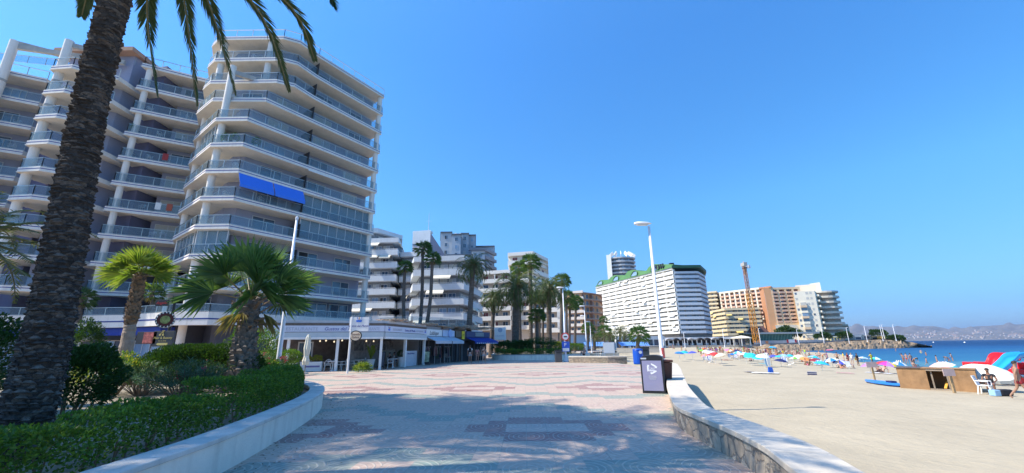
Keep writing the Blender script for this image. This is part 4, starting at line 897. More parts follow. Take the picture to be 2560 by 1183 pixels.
for (bu,bv,tu,tv,y,R,fan,lab) in ((1511,870,1511,828,120,2.6,1,'small palm left of the blue cafe parasols'),(1524,872,1525,838,110,2.8,0,'date palm clump before the white banded block'),(1550,866,1550,828,130,4.0,0,'broad date palm right of the white board before the white banded block'),(1560,868,1562,838,125,2.8,0,'smaller date palm beside the broad one'),(1592,884,1597,838,84,2.6,1,'fan palm with a stout trunk behind the blue litter bin'),(1510,800,1509,800,150,2,1,'tiny distant fan palm in front of the white banded block'),(1468,866,1470,822,95,2.0,1,'bushy palm below the orange block'),(1486,873,1486,846,100,2.2,0,'low reddish palm beside the white board'),(200,790,203,748,38.4,1.5,1,'small yucca-like palm on the terrace behind the dark trunk'),(385,790,380,735,37.6,1.3,1,'bushy potted palm on the terrace behind the bright fan palm')):
    b=D(bu,bv,y); b.z=max(b.z,0) if y>80 else 4.5
    date_palm('palm_tree',lab,tuple(b),tuple(D(tu,tv,y)),R,.2 if y<80 else .35,nf=30,nl=10,fan=bool(fan),fanR=R*.55)
# ---------------------------------------------------------------- hedges, shrubs
def hedge(label,path,w,z0,z1,n,L,W,mats):
    P=smoothpath([tuple(q)[:2] for q in path],6); c=P[len(P)//2]; t=thing('hedge',label,'hedge',(c.x,c.y,z0)); m=MB(); seg=[(P[i+1]-P[i]).length for i in range(len(P)-1)]; tot=sum(seg); cs=np.concatenate([[0],np.cumsum(seg)])
    Lp=[Vector(q) for q in offs(P,1)]; pts=[];nr=[]
    for _ in range(n):
        s=random.uniform(0,tot); i=min(len(P)-2,int(np.searchsorted(cs,s)-1)); i=max(i,0); f=(s-cs[i])/seg[i]; c0=P[i].lerp(P[i+1],f); nn=(Lp[i].lerp(Lp[i+1],f)-c0)
        lump=1+.10*math.sin(s*3.1)+.07*math.sin(s*7.3+1)+.05*math.sin(s*13)
        u=random.random(); h=z1-z0
        if u<.42: x=random.uniform(0,1); zz=1-.16*random.random()**1.5; nv=V(0,0,1)
        elif u<.85: x=0+.2*random.random()**1.5; zz=random.uniform(.0,1)**.75; nv=-V(nn.x,nn.y,0)
        else: x=1-.2*random.random(); zz=random.random(); nv=V(nn.x,nn.y,0)
        if zz<.35 and random.random()<.45: continue
        zc=z0+.06+h*zz*lump; edge=.12*max(0,zz-.7)/.3
        xx=(edge+x*(1-2*edge))*w*lump
        pts.append(V(c0.x+nn.x*xx,c0.y+nn.y*xx,zc)); nr.append(nv)
    leafcloud(m,pts,nr,L,W,len(mats),spread=1.0); m.build('foliage',mats,t)
    m=MB()
    for k in range(int(tot*4)):
        s=(k+random.random()*.5)/4; s=min(s,tot-.01); i=max(0,min(len(P)-2,int(np.searchsorted(cs,s)-1))); f=(s-cs[i])/seg[i]; c0=P[i].lerp(P[i+1],f); nn=(Lp[i].lerp(Lp[i+1],f)-c0); q=V(c0.x,c0.y,z0)+V(nn.x,nn.y,0)*w*random.uniform(.25,.7)
        m.tube([q-V(0,0,.05),q+V(random.uniform(-.1,.1),random.uniform(-.1,.1),(z1-z0)*.6)],[.018,.01],5); m.tube([q+V(0,0,.05),q+V(random.uniform(-.15,.15),random.uniform(-.15,.15),(z1-z0)*.75)],[.014,.008],4)
    m.build('stems',BARK2,t)
HP=offs(PLO,.62); HPv=[V(*q,0) for q in HP]
def sub(y0,y1): return [q for q in HPv if y0<=q.y<=y1]
hedge('near clipped hedge with bare stems along the cream planter wall',sub(-1,7.4),.8,.34,.86,22000,.05,.032,HG)
hedge('taller clipped hedge curving round the tip of the planter by the fan palm',sub(7.4,15.6),.95,.34,1.0,26000,.055,.036,HG)
hedge('sunlit clipped hedge running back from the lamp post to the terrace',sub(15.9,21.5),1.1,.34,1.1,15000,.07,.05,HG)
shrub('large round dark green bush left of the fan palm',(-10.9,14.6,.34),2.2,1.2,.74,20000,.085,.045,BG)
shrub('dark green bush right beside the huge palm trunk',(-8.65,8.4,.34),.72,.8,.72,9000,.075,.04,BG)
shrub('dark leafy bush at the left edge behind the huge trunk',(-12.2,9.2,.34),1.5,1.1,1.1,8000,.08,.045,BG)
shrub('loose yellow flowering bush behind the huge trunk',(-12.6,13.5,.34),1.1,.9,.6,3000,.09,.04,HG+[YG[0]])
shrub('tall shrub with pale shoots against the shop windows',(-12.4,20,.34),1.2,.9,1.2,4200,.11,.04,HG)
shrub('tall narrow climbing shrub beside the dark canopy of the shop',(-21.5,21,.2),.8,.8,1.5,3500,.12,.05,BG)
def oleander(label,c,R,H,n,fl=None,seed=1):
    random.seed(seed); c=Vector(c); t=thing('oleander',label,'shrub',c); m=MB(); st=MB(); fm=MB()
    for k in range(n):
        a=random.uniform(0,6.28); r=R*random.random()**.6; tip=c+V(r*math.cos(a),r*math.sin(a),H*random.uniform(.45,1)*(1-.3*(r/R)**2)); st.tube([c+V(.1*math.cos(a),.1*math.sin(a),-.02),c.lerp(tip,.6)+V(0,0,.1),tip],[.012,.008,.004],4)
        ax=(tip-c).normalized()
        for j in range(26):
            f=1-.45*j/26; q=c.lerp(tip,f)+V(0,0,.1*f*(1-f)*4); an=j*2.4; o=ax.orthogonal().normalized(); o=(o*math.cos(an)+ax.cross(o)*math.sin(an)); d=(o*.9+ax*.7).normalized(); kite(m,q,d,ax,random.uniform(.13,.2),.024,random.randrange(2))
        if fl and random.random()<fl:
            for j in range(14): kite(fm,tip+rv()*.05,rv(),rv(),.05,.04,0)
    m.build('foliage',OG,t); st.build('stems',BARK2,t)
    if fm.v: fm.build('flowers',leafmat('pink_flower',(.6,.03,.12),.3),t)
    random.seed(int(seed*77)); return t
oleander('low oleander with narrow grey-green leaves in front of the fan palm',tuple(G(455,1010,.34)),1.0,1.15,64,.06,3)
oleander('oleander spreading behind the near hedge left of centre of the planter',tuple(G(350,990,.34)),1.0,1.05,56,.0,4)
oleander('oleander with pink flowers right of the fan palm trunk',(-9.4,16.2,.34),.7,1.3,30,.8,5)
oleander('tall oleander with pink flowers behind the round dark bush',(-11.9,17.6,.34),1.0,1.75,40,.45,6)
# planter 2 vegetation
for (u,y,rx,rz,lab,mt) in ((1262,56,1.6,1.5,'spiky dark plant at the left end of the middle planter',BG),(1300,56,1.8,1.6,'dark bush at the foot of the biggest palm in the middle planter',BG),(1345,56,3.0,1.7,'largest dark bush of the middle planter',BG),(1392,70,2.2,1.5,'yellowish bush at the right end of the middle planter',YG+HG),(1432,80,2.3,1.3,'round green bush beyond the lamp with the round sign',HG)):
    p=D(u,880,y); shrub(lab,(p.x,p.y,.45),rx,1.6,rz*.6,3500,.2,.09,mt,group='bushes of the middle planter')
hedge('low clipped hedge along the front of the middle planter',[(-2.4,53.9),(0,52),(3.5,51.2),(7,51)],1.0,.5,1.15,6000,.13,.08,HG)
for (u,y,lab) in ((1964,212,'left pine with a dark rounded crown above the green glass pavilion'),(1981,212,'right smaller pine above the green glass pavilion'),(2056,215,'small dark pine before the curved tower'),(2110,222,'dark shrub on the wall before the rocky point'),(2195,225,'low pine on the rocky point'),(2240,216,'dark scrub bush at the tip of the rocky point')):
    p=D(u,{1964:832,1981:836,2056:838,2110:842,2195:836,2240:850}[u],y); t=shrub(lab,(p.x,p.y,p.z-(2 if u<2100 else 1)),{1964:5,1981:4.5}.get(u,3.5),3,2.4 if u<2000 else 1.6,1100,.9,.45,BG,name='pine_tree',cat='tree')
for (u,v,r,lab) in ((1730,868,2.5,'dry scrub patch'),): pass
shrub('dry brown scrub heap between the arcade and the green glass pavilion',(D(1862,848,206).x,206,1),6,3,2.4,1500,.8,.3,[mat('dry_scrub',(.2,.14,.08),.9,.3,.5),BG[1]])
shrub('green hedge strip above the wall of the orange block terrace',(D(1495,845,150).x,150,2.6),6,2,1.3,1800,.5,.25,HG+FGY[:1])

random.seed(31); m=MB()
for _ in range(420):
    i=random.randrange(len(PLO)-14); q=Vector(PLO[i]).lerp(Vector(PLO[i+1]),random.random()); o_=abs(random.gauss(0,.45)); m_=Vector(offs(PLO,-o_)[i]); kite(m,V(m_.x,m_.y+random.uniform(-.2,.2),.012),V(math.cos(_),math.sin(_),.05),V(0,0,1),random.uniform(.03,.08),.02,random.randrange(2))
tag(m.build('leaf_litter',[mat('dead_leaf_a',(.08,.05,.03),.9,.2),mat('dead_leaf_b',(.2,.13,.07),.9,.2)],None),'dry leaf litter scattered along the foot of the planter wall',None,None,'stuff')
# ================================================================ PROMENADE FURNITURE
SG_=lambda *a:None
def lamp_post(label,base,ztop,hu=-1,r=.09,group='white street lamps along the promenade',head=True,hl=.85):
    b=Vector(base); t=thing('street_lamp',label,'street lamp',b,group=group)
    MB().lathe([(r*2.4,0),(r*2.2,.12),(r*1.25,.5),(r,.9),(r*.55,ztop-b.z)],14,tuple(b)).build('pole',LAMPW,t,smooth=True)
    MB().box((b.x,b.y,b.z+.01),(r*5,r*5,.05)).build('base_plate',ALU,t)
    if head:
        m=MB(); c=Vector((b.x+hu*hl*.33,b.y,ztop+.12)); n=14; vs=[];fs=[]
        prof=[(-.5,.0,.0),(-.46,.11,.03),(-.3,.17,.06),(0,.2,.09),(.25,.17,.10),(.42,.1,.08),(.5,.02,.05)]
        for x,w_,h in prof:
            for k in range(n):
                a=2*math.pi*k/n; vs.append(c+Vector((-hu*x*-1*hl,math.cos(a)*w_*hl,(math.sin(a)*h*hl*(1.3 if math.sin(a)>0 else .8)))))
        for i in range(len(prof)-1):
            for k in range(n): fs.append((i*n+k,i*n+(k+1)%n,(i+1)*n+(k+1)%n,(i+1)*n+k))
        m.add(vs,fs); h=m.build('lamp_head',LAMPW,t,smooth=True)
        m=MB(); m.box((c.x,c.y,c.z-.07*hl),(hl*.55,hl*.22,.03)); m.build('diffuser',mat('lamp_lens',(.6,.62,.62),.2,0),h)
    return t
b=G(690,952,.34); lt=lamp_post('white lamp post standing in the planter by the sunlit hedge',(-9.5,17.1,.34),D(735,550,17.1).z,head=False)
MB().lathe([(.06,0),(.07,.1),(.02,.16)],10,(-9.5,17.1,D(735,550,17.1).z)).build('cap',LAMPW,lt)
MB().lathe([(.22,0),(.2,.1)],10,(-9.5,17.1,.34)).build('footing',CONC,lt)
p=D(1656,900,17.2); lt=lamp_post('tall white street lamp rising behind the recycling bin beside the seawall',(p.x+.02,17.2,0),D(1620,566,17.2).z,hl=.78)
m=MB(); m.tube([(p.x+.03,17.2,1.1),(p.x+.03,17.2,1.5)],.092,14); m.build('sticker_band',mat('red_sticker',(.6,.12,.1),.6,.4,12),lt)
for (hu_,hv,bu,y,sd,lab) in ((1404,722,1413,44,-1,'white street lamp carrying the round road sign and blue sign'),(1458,768,1466,56,-1,'white street lamp left of the blank white board'),(1462,792,1466.5,76,-1,'white street lamp close behind its taller neighbour left of the blank board'),(1471,806,1478,92,-1,'third white street lamp in the row before the orange block'),
  (1536,818,1541,135,-1,'distant street lamp in front of the left part of the banded block'),(1573,828,1576,150,-1,'distant street lamp behind the blue bin palm'),(1708,832,1712,175,1,'distant white lamp before the left end of the arcade'),(1806,824,1811,182,1,'distant white lamp before the middle of the arcade'),(1893,822,1902,188,1,'white lamp beside the foot of the crane'),(1994,824,1998,190,1,'white lamp before the green glass pavilion'),(2053,820,2061,193,1,'white lamp on the retaining wall below the curved tower'),(2117,820,2124,196,1,'white lamp on the wall right of the curved tower'),
  (2164,816,2170,205,1,'left lamp of the cluster near the rocky point'),(2204,814,2210,208,1,'middle lamp of the cluster near the rocky point'),(2209,813,2215,214,1,'lamp just right of the middle one near the rocky point'),(2236,813,2243,206,1,'last white lamp on the rocky point')):
    q=D(bu,860,y); zt=D(hu_+3,hv,y).z; zb=0 if y<100 else max(0,(zt-7.5))
    lamp_post(lab,(q.x,y,zb),zt,hu=sd,hl=.8 if y<60 else 1.1,r=.09 if y<100 else .12)
# road signs on the pole
q=D(1413,842,43.8); t=thing('road_sign','round white road sign with a red ring on a lamp post','road sign',(q.x,43.7,q.z)); 
m=MB(); m.tube([(q.x,43.72,q.z),(q.x,43.68,q.z)],.42,20); m.build('face',mat('sign_red',(.6,.03,.03),.5,0),t); m=MB(); m.tube([(q.x,43.675,q.z),(q.x,43.66,q.z)],.31,20); m.build('disc',WHITE2,t); m=MB(); m.box((q.x,43.65,q.z),(.35,.01,.12)); m.build('symbol',BLACK,t)
t=thing('road_sign','square blue and white parking sign below the round sign','road sign',(q.x,43.7,q.z-1.4)); f=Fr((q.x-.4,43.66),(q.x+.4,43.66)); m=MB(); f.box(m,0,.8,q.z-1.5,q.z-.5,-.02,0); m.build('face',mat('sign_blue',(.03,.1,.5),.5,0),t); m=MB(); f.box(m,.06,.74,q.z-1.46,q.z-1.15,.001,.008); m.build('plate',WHITE2,t); text('P',.5,f,.22,q.z-.98,.005,WHITE2,t)
# grey litter bin at planter 2
def litter_bin(label,base,h,w_,m1,lid=True,rnd=False):
    b=Vector(base); t=thing('litter_bin',label,'litter bin',b)
    if rnd: MB().lathe([(w_*.42,0),(w_*.5,.05),(w_*.5,h*.86),(w_*.46,h*.9)],18,base).build('body',m1,t,smooth=False); MB().lathe([(w_*.52,h*.9),(w_*.48,h*.97),(w_*.2,h)],18,base).build('lid',m1,t)
    else:
        MB().box((b.x,b.y,h*.45),(w_,w_*.8,h*.86)).build('body',m1,t,bevel=.03); MB().box((b.x,b.y,h*.93),(w_*1.08,w_*.9,h*.08)).build('lid',BLACK,t,bevel=.02)
        MB().box((b.x,b.y-w_*.41,h*.76),(w_*.6,.02,h*.09)).build('slot',BLACK,t)
    return t
q=G(1410,910); litter_bin('dark slatted litter bin at the right end of the middle planter',(q.x-.1,43.0,0),1.25,.7,mat('dark_bin',(.07,.075,.08),.6,.1))
q=G(1597,911); t=litter_bin('bright blue litter bin at the edge of the sand',(q.x,q.y,0),1.3,.85,mat('bin_blue',(.01,.09,.5),.4,.05),rnd=True); m=MB(); m.tube([(q.x+.1,q.y-.42,1.0),(q.x+.1,q.y-.45,1.0)],.13,12); m.build('opening',WHITE2,t)
q=G(1612,909); t=litter_bin('dark grey tapered litter bin beside the blue one',(q.x+.1,q.y+.3,0),1.45,.8,mat('bin_grey',(.06,.07,.07),.5,.1))
# blank white board
q=G(1523,905); a=D(1509,882,48); b_=D(1538,884,48); t=thing('notice_board','blank white notice board on two legs behind the stone seat wall','notice board',((a.x+b_.x)/2,48,0)); f=Fr((a.x,48),(b_.x,48)); zt=D(1520,856,48).z; zb=D(1520,884,48).z
m=MB(); f.box(m,0,f.L,zb,zt,-.08,0); m.build('frame',ALU,t,bevel=.02); m=MB(); f.box(m,.08,f.L-.08,zb+.08,zt-.08,.001,.01); m.build('panel',WHITE2,t)
for x in (.15,f.L-.15): m=MB(); f.box(m,x-.04,x+.04,0,zb,-.06,-.02); m.build('leg',ALU,t)
# stone seat walls
SW=stonemat('seat_wall_stone',(.55,.45,.33),(.35,.28,.2),(.3,.26,.22),5,.9)
def seatwall(label,P,h,w_,m=SW):
    t=thing('stone_wall',label,'wall',((P[0][0]+P[-1][0])/2,(P[0][1]+P[-1][1])/2,0)); MB().ribbon(P,0,w_,-.1,h-.12).build('wall_body',m,t); MB().ribbon(P,-.05,w_+.05,h-.119,h).build('coping_stone',COPE,t,bevel=.01)
    return t
g=lambda u,v:tuple(G(u,v)[:2])
seatwall('long low rubble seat wall right of the dark litter bin',[g(1422,907),g(1470,907.5),g(1520,908),g(1568,907.5),],.62,.55)
seatwall('pale seat wall behind the rubble seat wall where a person sits',[g(1425,893),g(1500,892.5),g(1548,891)],.5,.5,COPE)
seatwall('grey garden wall below the blue cafe parasols',[tuple(D(1540,860,96)[:2]),tuple(D(1600,860,93)[:2]),tuple(D(1652,860,92)[:2])],.9,.3,CONC)
t=thing('railing','white railing on the steps behind the blank board','railing',(D(1500,880,58).x,58,0)); a=D(1490,875,60); b_=D(1512,880,54); m=MB()
for z in (.5,.95): m.beam((a.x,a.y,z),(b_.x,b_.y,z),.05)
for k in range(5): q=a.lerp(b_,k/4); m.beam((q.x,q.y,0),(q.x,q.y,.95),.05)
m.build('bars',WHITE2,t)
# recycling bin with poster
t=thing('recycling_bin','black framed recycling bin housing with a lilac poster by the seawall','recycling bin',(4.8,15.1,0))
f=Fr((4.5,15.15),(5.2,14.85)); H_=1.22; dp=.75
pts=[f.p(0,0,0),f.p(f.L,0,0),f.p(f.L,H_-.02,0)]+[f.p(f.L*(1-k/8),H_+.06*math.sin(math.pi*(k/8)**.8),0) for k in range(1,8)]+[f.p(0,H_-.06,0)]
n=len(pts); m=MB(); m.add(pts+[p-f.n*dp for p in pts],[tuple(range(n))]+[tuple(range(2*n-1,n-1,-1))]+[((i+1)%n,i,i+n,(i+1)%n+n) for i in range(n)]); m.build('housing',BLACK,t,bevel=.01)
m=MB(); f.box(m,.055,f.L-.055,.09,H_-.13,.001,.012); m.build('poster',mat('lilac_poster',(.28,.27,.4),.35,.04,3),t)
m=MB(); f.box(m,.03,.22,H_-.085,H_-.035,.001,.008); m.build('plate',ALU,t)
wm=mat('poster_white',(.8,.8,.82),.5,0)
cx,cz=f.L*.5,.82
def arrow(m,a0,a1,R1,wd):
    N=7; vs=[]
    for k in range(N):
        a=R_(a0+(a1-a0)*k/(N-1)); rr=R1*(1+.12*math.cos(3*a))
        for r in (rr-wd/2,rr+wd/2): vs.append(f.p(cx+r*math.cos(a),cz+r*math.sin(a),.016))
    m.add(vs,[(2*k,2*k+2,2*k+3,2*k+1) for k in range(N-1)])
    a=R_(a1); e=R_(a1+(16 if a1>a0 else -16)); m.add([f.p(cx+(R1-wd)*math.cos(a),cz+(R1-wd)*math.sin(a),.0165),f.p(cx+(R1+wd)*math.cos(a),cz+(R1+wd)*math.sin(a),.0165),f.p(cx+R1*math.cos(e),cz+R1*math.sin(e),.0165)],[(0,1,2)])
for a0 in (20,140,260): m=MB(); arrow(m,a0+75,a0,.15,.055); m.build('logo_arrow',wm,t)
text('CALP',.085,f,cx,cz-.02,.016,wm,t,align='CENTER'); m=MB(); f.box(m,cx-.1,cx+.1,cz-.055,cz-.035,.014,.016); m.build('logo_bar',wm,t); m=MB(); f.box(m,cx-.1,cx+.1,cz-.085,cz-.065,.014,.016); m.build('logo_bar',wm,t)
for k,w_ in enumerate((.26,.24,.27,.22,.2)): m=MB(); f.box(m,cx-w_/2,cx+w_/2,.57-k*.028,.582-k*.028,.014,.016); m.build('text_line',mat('poster_text',(.5,.5,.56),.5,0),t)
t=thing('wheelie_bin','brown wheelie bin squeezed between the poster housing and the seawall','wheelie bin',(5.6,15.75,0)); BRN=mat('bin_brown',(.1,.035,.025),.5,.1)
m=MB(); c=Vector((5.48,15.75,0)); m.hexa([c+V(-.2,-.22,.08),c+V(.2,-.22,.08),c+V(.2,.22,.08),c+V(-.2,.22,.08),c+V(-.28,-.3,1.0),c+V(.28,-.3,1.0),c+V(.28,.3,1.0),c+V(-.28,.3,1.0)]); m.build('body',BRN,t,bevel=.02)
m=MB(); m.box((c.x,c.y,1.05),(.62,.66,.08)); m.build('lid',BRN,t,bevel=.03)
for s in (-1,1): m=MB(); m.tube([(c.x+s*.2,c.y+.26,.1),(c.x+s*.26,c.y+.26,.1)],.1,12); m.build('wheel',BLACK,t)
# ================================================================ RESTAURANT TERRACE AND SHOPS
P0=(-19.5,30.3); P1=(-10.3,33.2); Q0=(-8.6,41.0); Q1=tuple(G(1138,906)[:2]); Q2=tuple(G(1166,904.5)[:2]); Q3=(-2.9,54)
WOOD=mat('weathered_wood',(.3,.24,.18),.85,.35,3,bump=.5,bscale=30); SIGNB=mat('sign_lilac_white',(.62,.65,.74),.5,.03); DB=mat('sign_dark_blue',(.03,.06,.3),.5,0); GT2=mat('sign_grey_text',(.4,.44,.52),.5,0)
t=thing('restaurant','open fronted restaurant terrace with a long pale name board and glass sides','restaurant',(-14,34,0)); REST=t
fa=Fr(P0,P1); fb=Fr(P1,Q0)
roofp=[P0,P1,Q0,(-14,45),(-21,37)]
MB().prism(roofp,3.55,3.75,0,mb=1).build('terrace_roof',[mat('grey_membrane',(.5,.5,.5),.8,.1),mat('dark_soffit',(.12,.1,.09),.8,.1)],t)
MB().ribbon([(-21,36),(-15.5,39),(-11.5,44)],0,.2,-.05,3.54).build('back_wall',mat('restaurant_wall',(.14,.12,.11),.8,.3,3),t)
MB().ribbon([(-15.2,38.6),(-12.3,41.4),(-11.2,43.6)],-.1,-.03,.1,1.5).build('stone_dado',mat('pale_dado',(.5,.46,.4),.8,.25,9),t)
for fr,tag_ in ((fa,0),(fb,1)):
    m=MB(); fr.box(m,.01,fr.L,2.9,3.36,.0,.1); m.build('name_board',SIGNB,t)
    m=MB(); fr.box(m,.01,fr.L,3.37,3.56,-.2,.06); m.build('fascia',mat('dark_timber',(.14,.11,.09),.8,.2,5),t)
    m=MB(); fr.box(m,.02,fr.L-.02,2.5,2.86,-.05,.14); m.build('awning_cassette',mat('cassette_grey',(.5,.56,.58),.5,.05),t)
    m=MB(); fr.box(m,.02,fr.L-.02,2.34,2.5,.0,.18); m.build('valance',WHITE2,t)
for fr,xs_ in ((fa,(2.9,6.3,fa.L-.15)),(fb,(3.9,fb.L-.12))):
    for x in xs_: m=MB(); fr.box(m,x-.1,x+.1,0,2.5,-.2,.03); m.build('post',WHITE2,t,bevel=.01)
text('RESTAURANTE',.33,fa,3.3-.9,3.0,.11,GT2,t,sx=1.1); text('Gustos del Mundo',.36,fa,5.25,3.0,.11,DB,t,shear=.25); text('RESTAURANTE',.33,fa,8.0-.35,3.0,.11,GT2,t,sx=.75)
text('RESTAURANTE',.24,fb,1.2,3.03,.11,GT2,t); text('Gustos del Mundo',.28,fb,3.3,3.02,.11,DB,t,shear=.25); text('RESTAURANTE',.24,fb,5.6,3.03,.11,GT2,t)
def bowl(fr,x,z,s,d,root):
    m=MB(); pts=[(x-s*.5,z+s*.35),(x-s*.42,z),(x+s*.42,z),(x+s*.5,z+s*.35)]; m.add([fr.p(a,b,d) for a,b in pts]+[fr.p(a,b,d+.01) for a,b in pts],[(4,5,6,7),(0,3,2,1)]+[(i,(i+1)%4,(i+1)%4+4,i+4) for i in range(4)]); m.build('logo_bowl',mat('logo_blue',(.04,.16,.6),.5,0),root)
    for k,a in enumerate((-.5,0,.6)): m=MB(); c=fr.p(x+a*s*.4,z+s*.42,d+.005); m.beam(c,fr.p(x+a*s*.75,z+s*.85,d+.005),.06*s*1.5,.02); m.build('logo_stroke',mat('logo_stroke%d'%k,((.04,.16,.6),(.7,.3,.1),(.2,.3,.6))[k],.5,0),root)
bowl(fa,1.7,2.98,.36,.11,t); bowl(fb,.6,3.0,.34,.11,t); bowl(fb,fb.L-.4,3.0,.3,.11,t)
m=MB()
for k in range(26):
    x=.8+k*.33; fr=fa if x<fa.L else fb; m.box(tuple(fa.p(min(x,fa.L-.1),2.18,-.9-1.5*(k%3))),(.16,.16,.16))
for k in range(9):
    q=fa.p(4.5+k*.6+random.random()*.2,2.1+random.random()*.15,-1.2-random.random()*2); mm=MB(); mm.lathe([(.02,.0),(.06,.03),(.065,.08),(.04,.12),(.01,.15)],8,tuple(q)); mm.build('globe_lamp',mat('globe_glow',(.9,.75,.5),.4,0,emit=.9),t)
for k,x in enumerate((.6,2.3,4.3,5.7)):
    m=MB(); fb.box(m,x,x+1.3,1.45,2.3,-2.95,-2.9); m.build('picture',[mat('picture_a',(.1,.1,.1),.5,.9,4),mat('picture_b',(.2,.18,.16),.5,.8,3)][k%2],t)
m=MB(); fb.box(m,fb.L-2.9,fb.L-.3,0,1.35,-.8,-.7); m.build('counter_panel',mat('counter_white',(.55,.56,.6),.6,.1),t); text('Gustos del Mundo',.2,fb,fb.L-2.4,1.05,-.69,DB,t,shear=.25)
m=MB(); fb.box(m,.2,fb.L-3,0,2.4,-3.0,-2.96); m.build('inner_wall',mat('inner_wall',(.22,.2,.18),.8,.3,4),t)
m=MB(); fa.box(m,3.2,4.3,0,2.2,-2.2,-2.1); m.build('door_frame',FRAME,t); m=MB(); fa.box(m,3.3,4.2,.05,2.1,-2.09,-2.07); m.build('door_glass',WGL,t)
for k,(x0,x1) in enumerate(((.02,1.2),(1.3,2.7))):
    m=MB(); fa.box(m,x0,x1,0,.85,.02,.14); m.build('low_wall',WHITE2,t)
# shops
def shop(name,label,a,b,hgt,wallm,signm,signtxt,txtm,aw=None,sgz=(2.75,3.4),tsz=.4,doorm=DARK,shear=0,depth=4):
    fr=Fr(a,b); t=thing(name,label,'shop',((a[0]+b[0])/2,(a[1]+b[1])/2,0)); q0=fr.p(0,0,-depth); q1=fr.p(fr.L,0,-depth)
    MB().prism([fr.p(0,0,-.8)[:2],fr.p(fr.L-.02,0,-.8)[:2],q1[:2],q0[:2]],0,hgt).build('wall',wallm,t)
    m=MB(); fr.box(m,.05,fr.L-.07,sgz[0]-.4,hgt,-.79,-.25); m.build('fascia',wallm,t)
    m=MB(); fr.box(m,.1,fr.L-.1,sgz[0],sgz[1],-.245,-.1); m.build('name_board',signm,t)
    m=MB(); fr.box(m,.35,fr.L-.4,.03,sgz[0]-.45,-.795,-.76); m.build('shop_window',doorm,t)
    for x in (.1,fr.L*.48,fr.L-.2): m=MB(); fr.box(m,x-.05,x+.05,0,sgz[0]-.41,-.75,-.6); m.build('jamb',mat('jamb_dark',(.12,.12,.12),.6,.1),t)
    if signtxt: text(signtxt,tsz,fr,fr.L*.5,sgz[0]+.12,-.09,txtm,t,align='CENTER',shear=shear)
    if aw: m=MB(); awning(m,fr,.1,fr.L-.1,sgz[0]-.1,-.1,1.2,.45); m.build('awning',aw,t)
    return t,fr
BK=mat('sign_black',(.03,.03,.03),.5,0)
mid=tuple(Vector(Q0).lerp(Vector(Q1),.55))
s1,f1=shop('shop','boutique with a white name board and grey awning next to the restaurant',Q0,mid,3.7,mat('shop_grey',(.32,.31,.3),.8,.1),WHITE2,'Lalalupe',BK,mat('grey_awning',(.5,.53,.58),.8,.05),tsz=.55,shear=.3)
s2,f2=shop('shop','small shop with a round light blue sign and open grey awning',mid,Q1,3.5,mat('shop_grey2',(.3,.3,.32),.8,.1),mat('light_blue_sign',(.5,.6,.75),.5,.05),'',BK,mat('grey_awning',(.5,.53,.58),.8,.05))
c=f2.p(f2.L*.55,3.1,-.02); m=MB(); m.tube([c-f2.n*.05,c+f2.n*.05],.42,20); m.build('round_sign',mat('round_blue',(.35,.5,.75),.4,.05),s2)
s3,f3=shop('shop','dark brown shop with a vertical yellow sign',Q1,Q2,3.6,mat('shop_brown',(.13,.11,.09),.8,.1),mat('shop_brown2',(.16,.14,.11),.8,.1),'',BK)
m=MB(); f3.box(m,f3.L-.75,f3.L-.35,2.5,3.4,-.09,-.02); m.build('yellow_sign',mat('sign_yellow',(.8,.62,.03),.5,0),s3); text('ZF',.3,f3,f3.L-.72,2.85,0,BK,s3)
s4,f4=shop('shop','dark shop with a navy blue awning at the end of the row',Q2,Q3,3.4,mat('shop_dark',(.08,.08,.09),.8,.1),mat('navy_sign',(.05,.07,.16),.5,.05),'',BK,mat('navy_awning',(.02,.05,.3),.7,.05))
m=MB(); f4.box(m,f4.L*.35,f4.L*.7,2.85,3.3,-.09,-.05); m.build('sign_panel',mat('muted_sign',(.25,.3,.3),.6,.2,6),s4)
m=MB()
for k in range(18): x=.4+k*.5; f4.box(m,x,x+.28,2.0,2.08,1.115,1.125) if x<f4.L-.6 else None
m.build('lettering_strip',WHITE2,s4)
# ragged thatch / driftwood canopy
t=thing('canopy','ragged driftwood and thatch canopy running over the shop row','canopy',(-7.5,44,3.7)); path=[fb.p(1.0,0,.1)[:2],Q0,tuple(Q1),tuple(Q2),Q3]
THC=[mat('driftwood_pale',(.5,.42,.3),.9,.3,4),mat('driftwood_rust',(.42,.22,.1),.9,.3,4),mat('driftwood_grey',(.3,.28,.25),.9,.3,4)]
m=MB(); P=[Vector(p) for p in smoothpath(path,8)]
for _ in range(900):
    i=random.randrange(len(P)-1); c=P[i].lerp(P[i+1],random.random()); d=(P[i+1]-P[i]).normalized(); nn=Vector((d.y,-d.x)); o=random.uniform(-1.6,.45); c=c+nn*o; z=3.72+random.uniform(0,.22)+(.12*math.sin(i*.9)); a=random.gauss(0,.5); q=Vector((d.x*math.cos(a)-d.y*math.sin(a),d.x*math.sin(a)+d.y*math.cos(a),random.uniform(-.12,.12)))*random.uniform(.2,.55); m.beam(V(c.x,c.y,z)-q,V(c.x,c.y,z)+q,random.uniform(.03,.07),.03,random.randrange(3))
m.build('thatch',THC,t); MB().ribbon([tuple(p) for p in path],.2,1.9,3.76,3.84).build('canopy_board',THC[2],t)
# balcony rail above the canopy
t=thing('railing','dark metal terrace railing above the restaurant roof','railing',(-11,44,4)); railing(t,[(-16.5,51),(-12.0,49),(-9,52),(-6,58)],4.2,1.0)
MB().prism([(-17,51),(-12,48.6),(-8.8,51.8),(-5.8,58),(-9,62),(-16,60)],3.9,4.2).build('terrace_edge',BW,t)
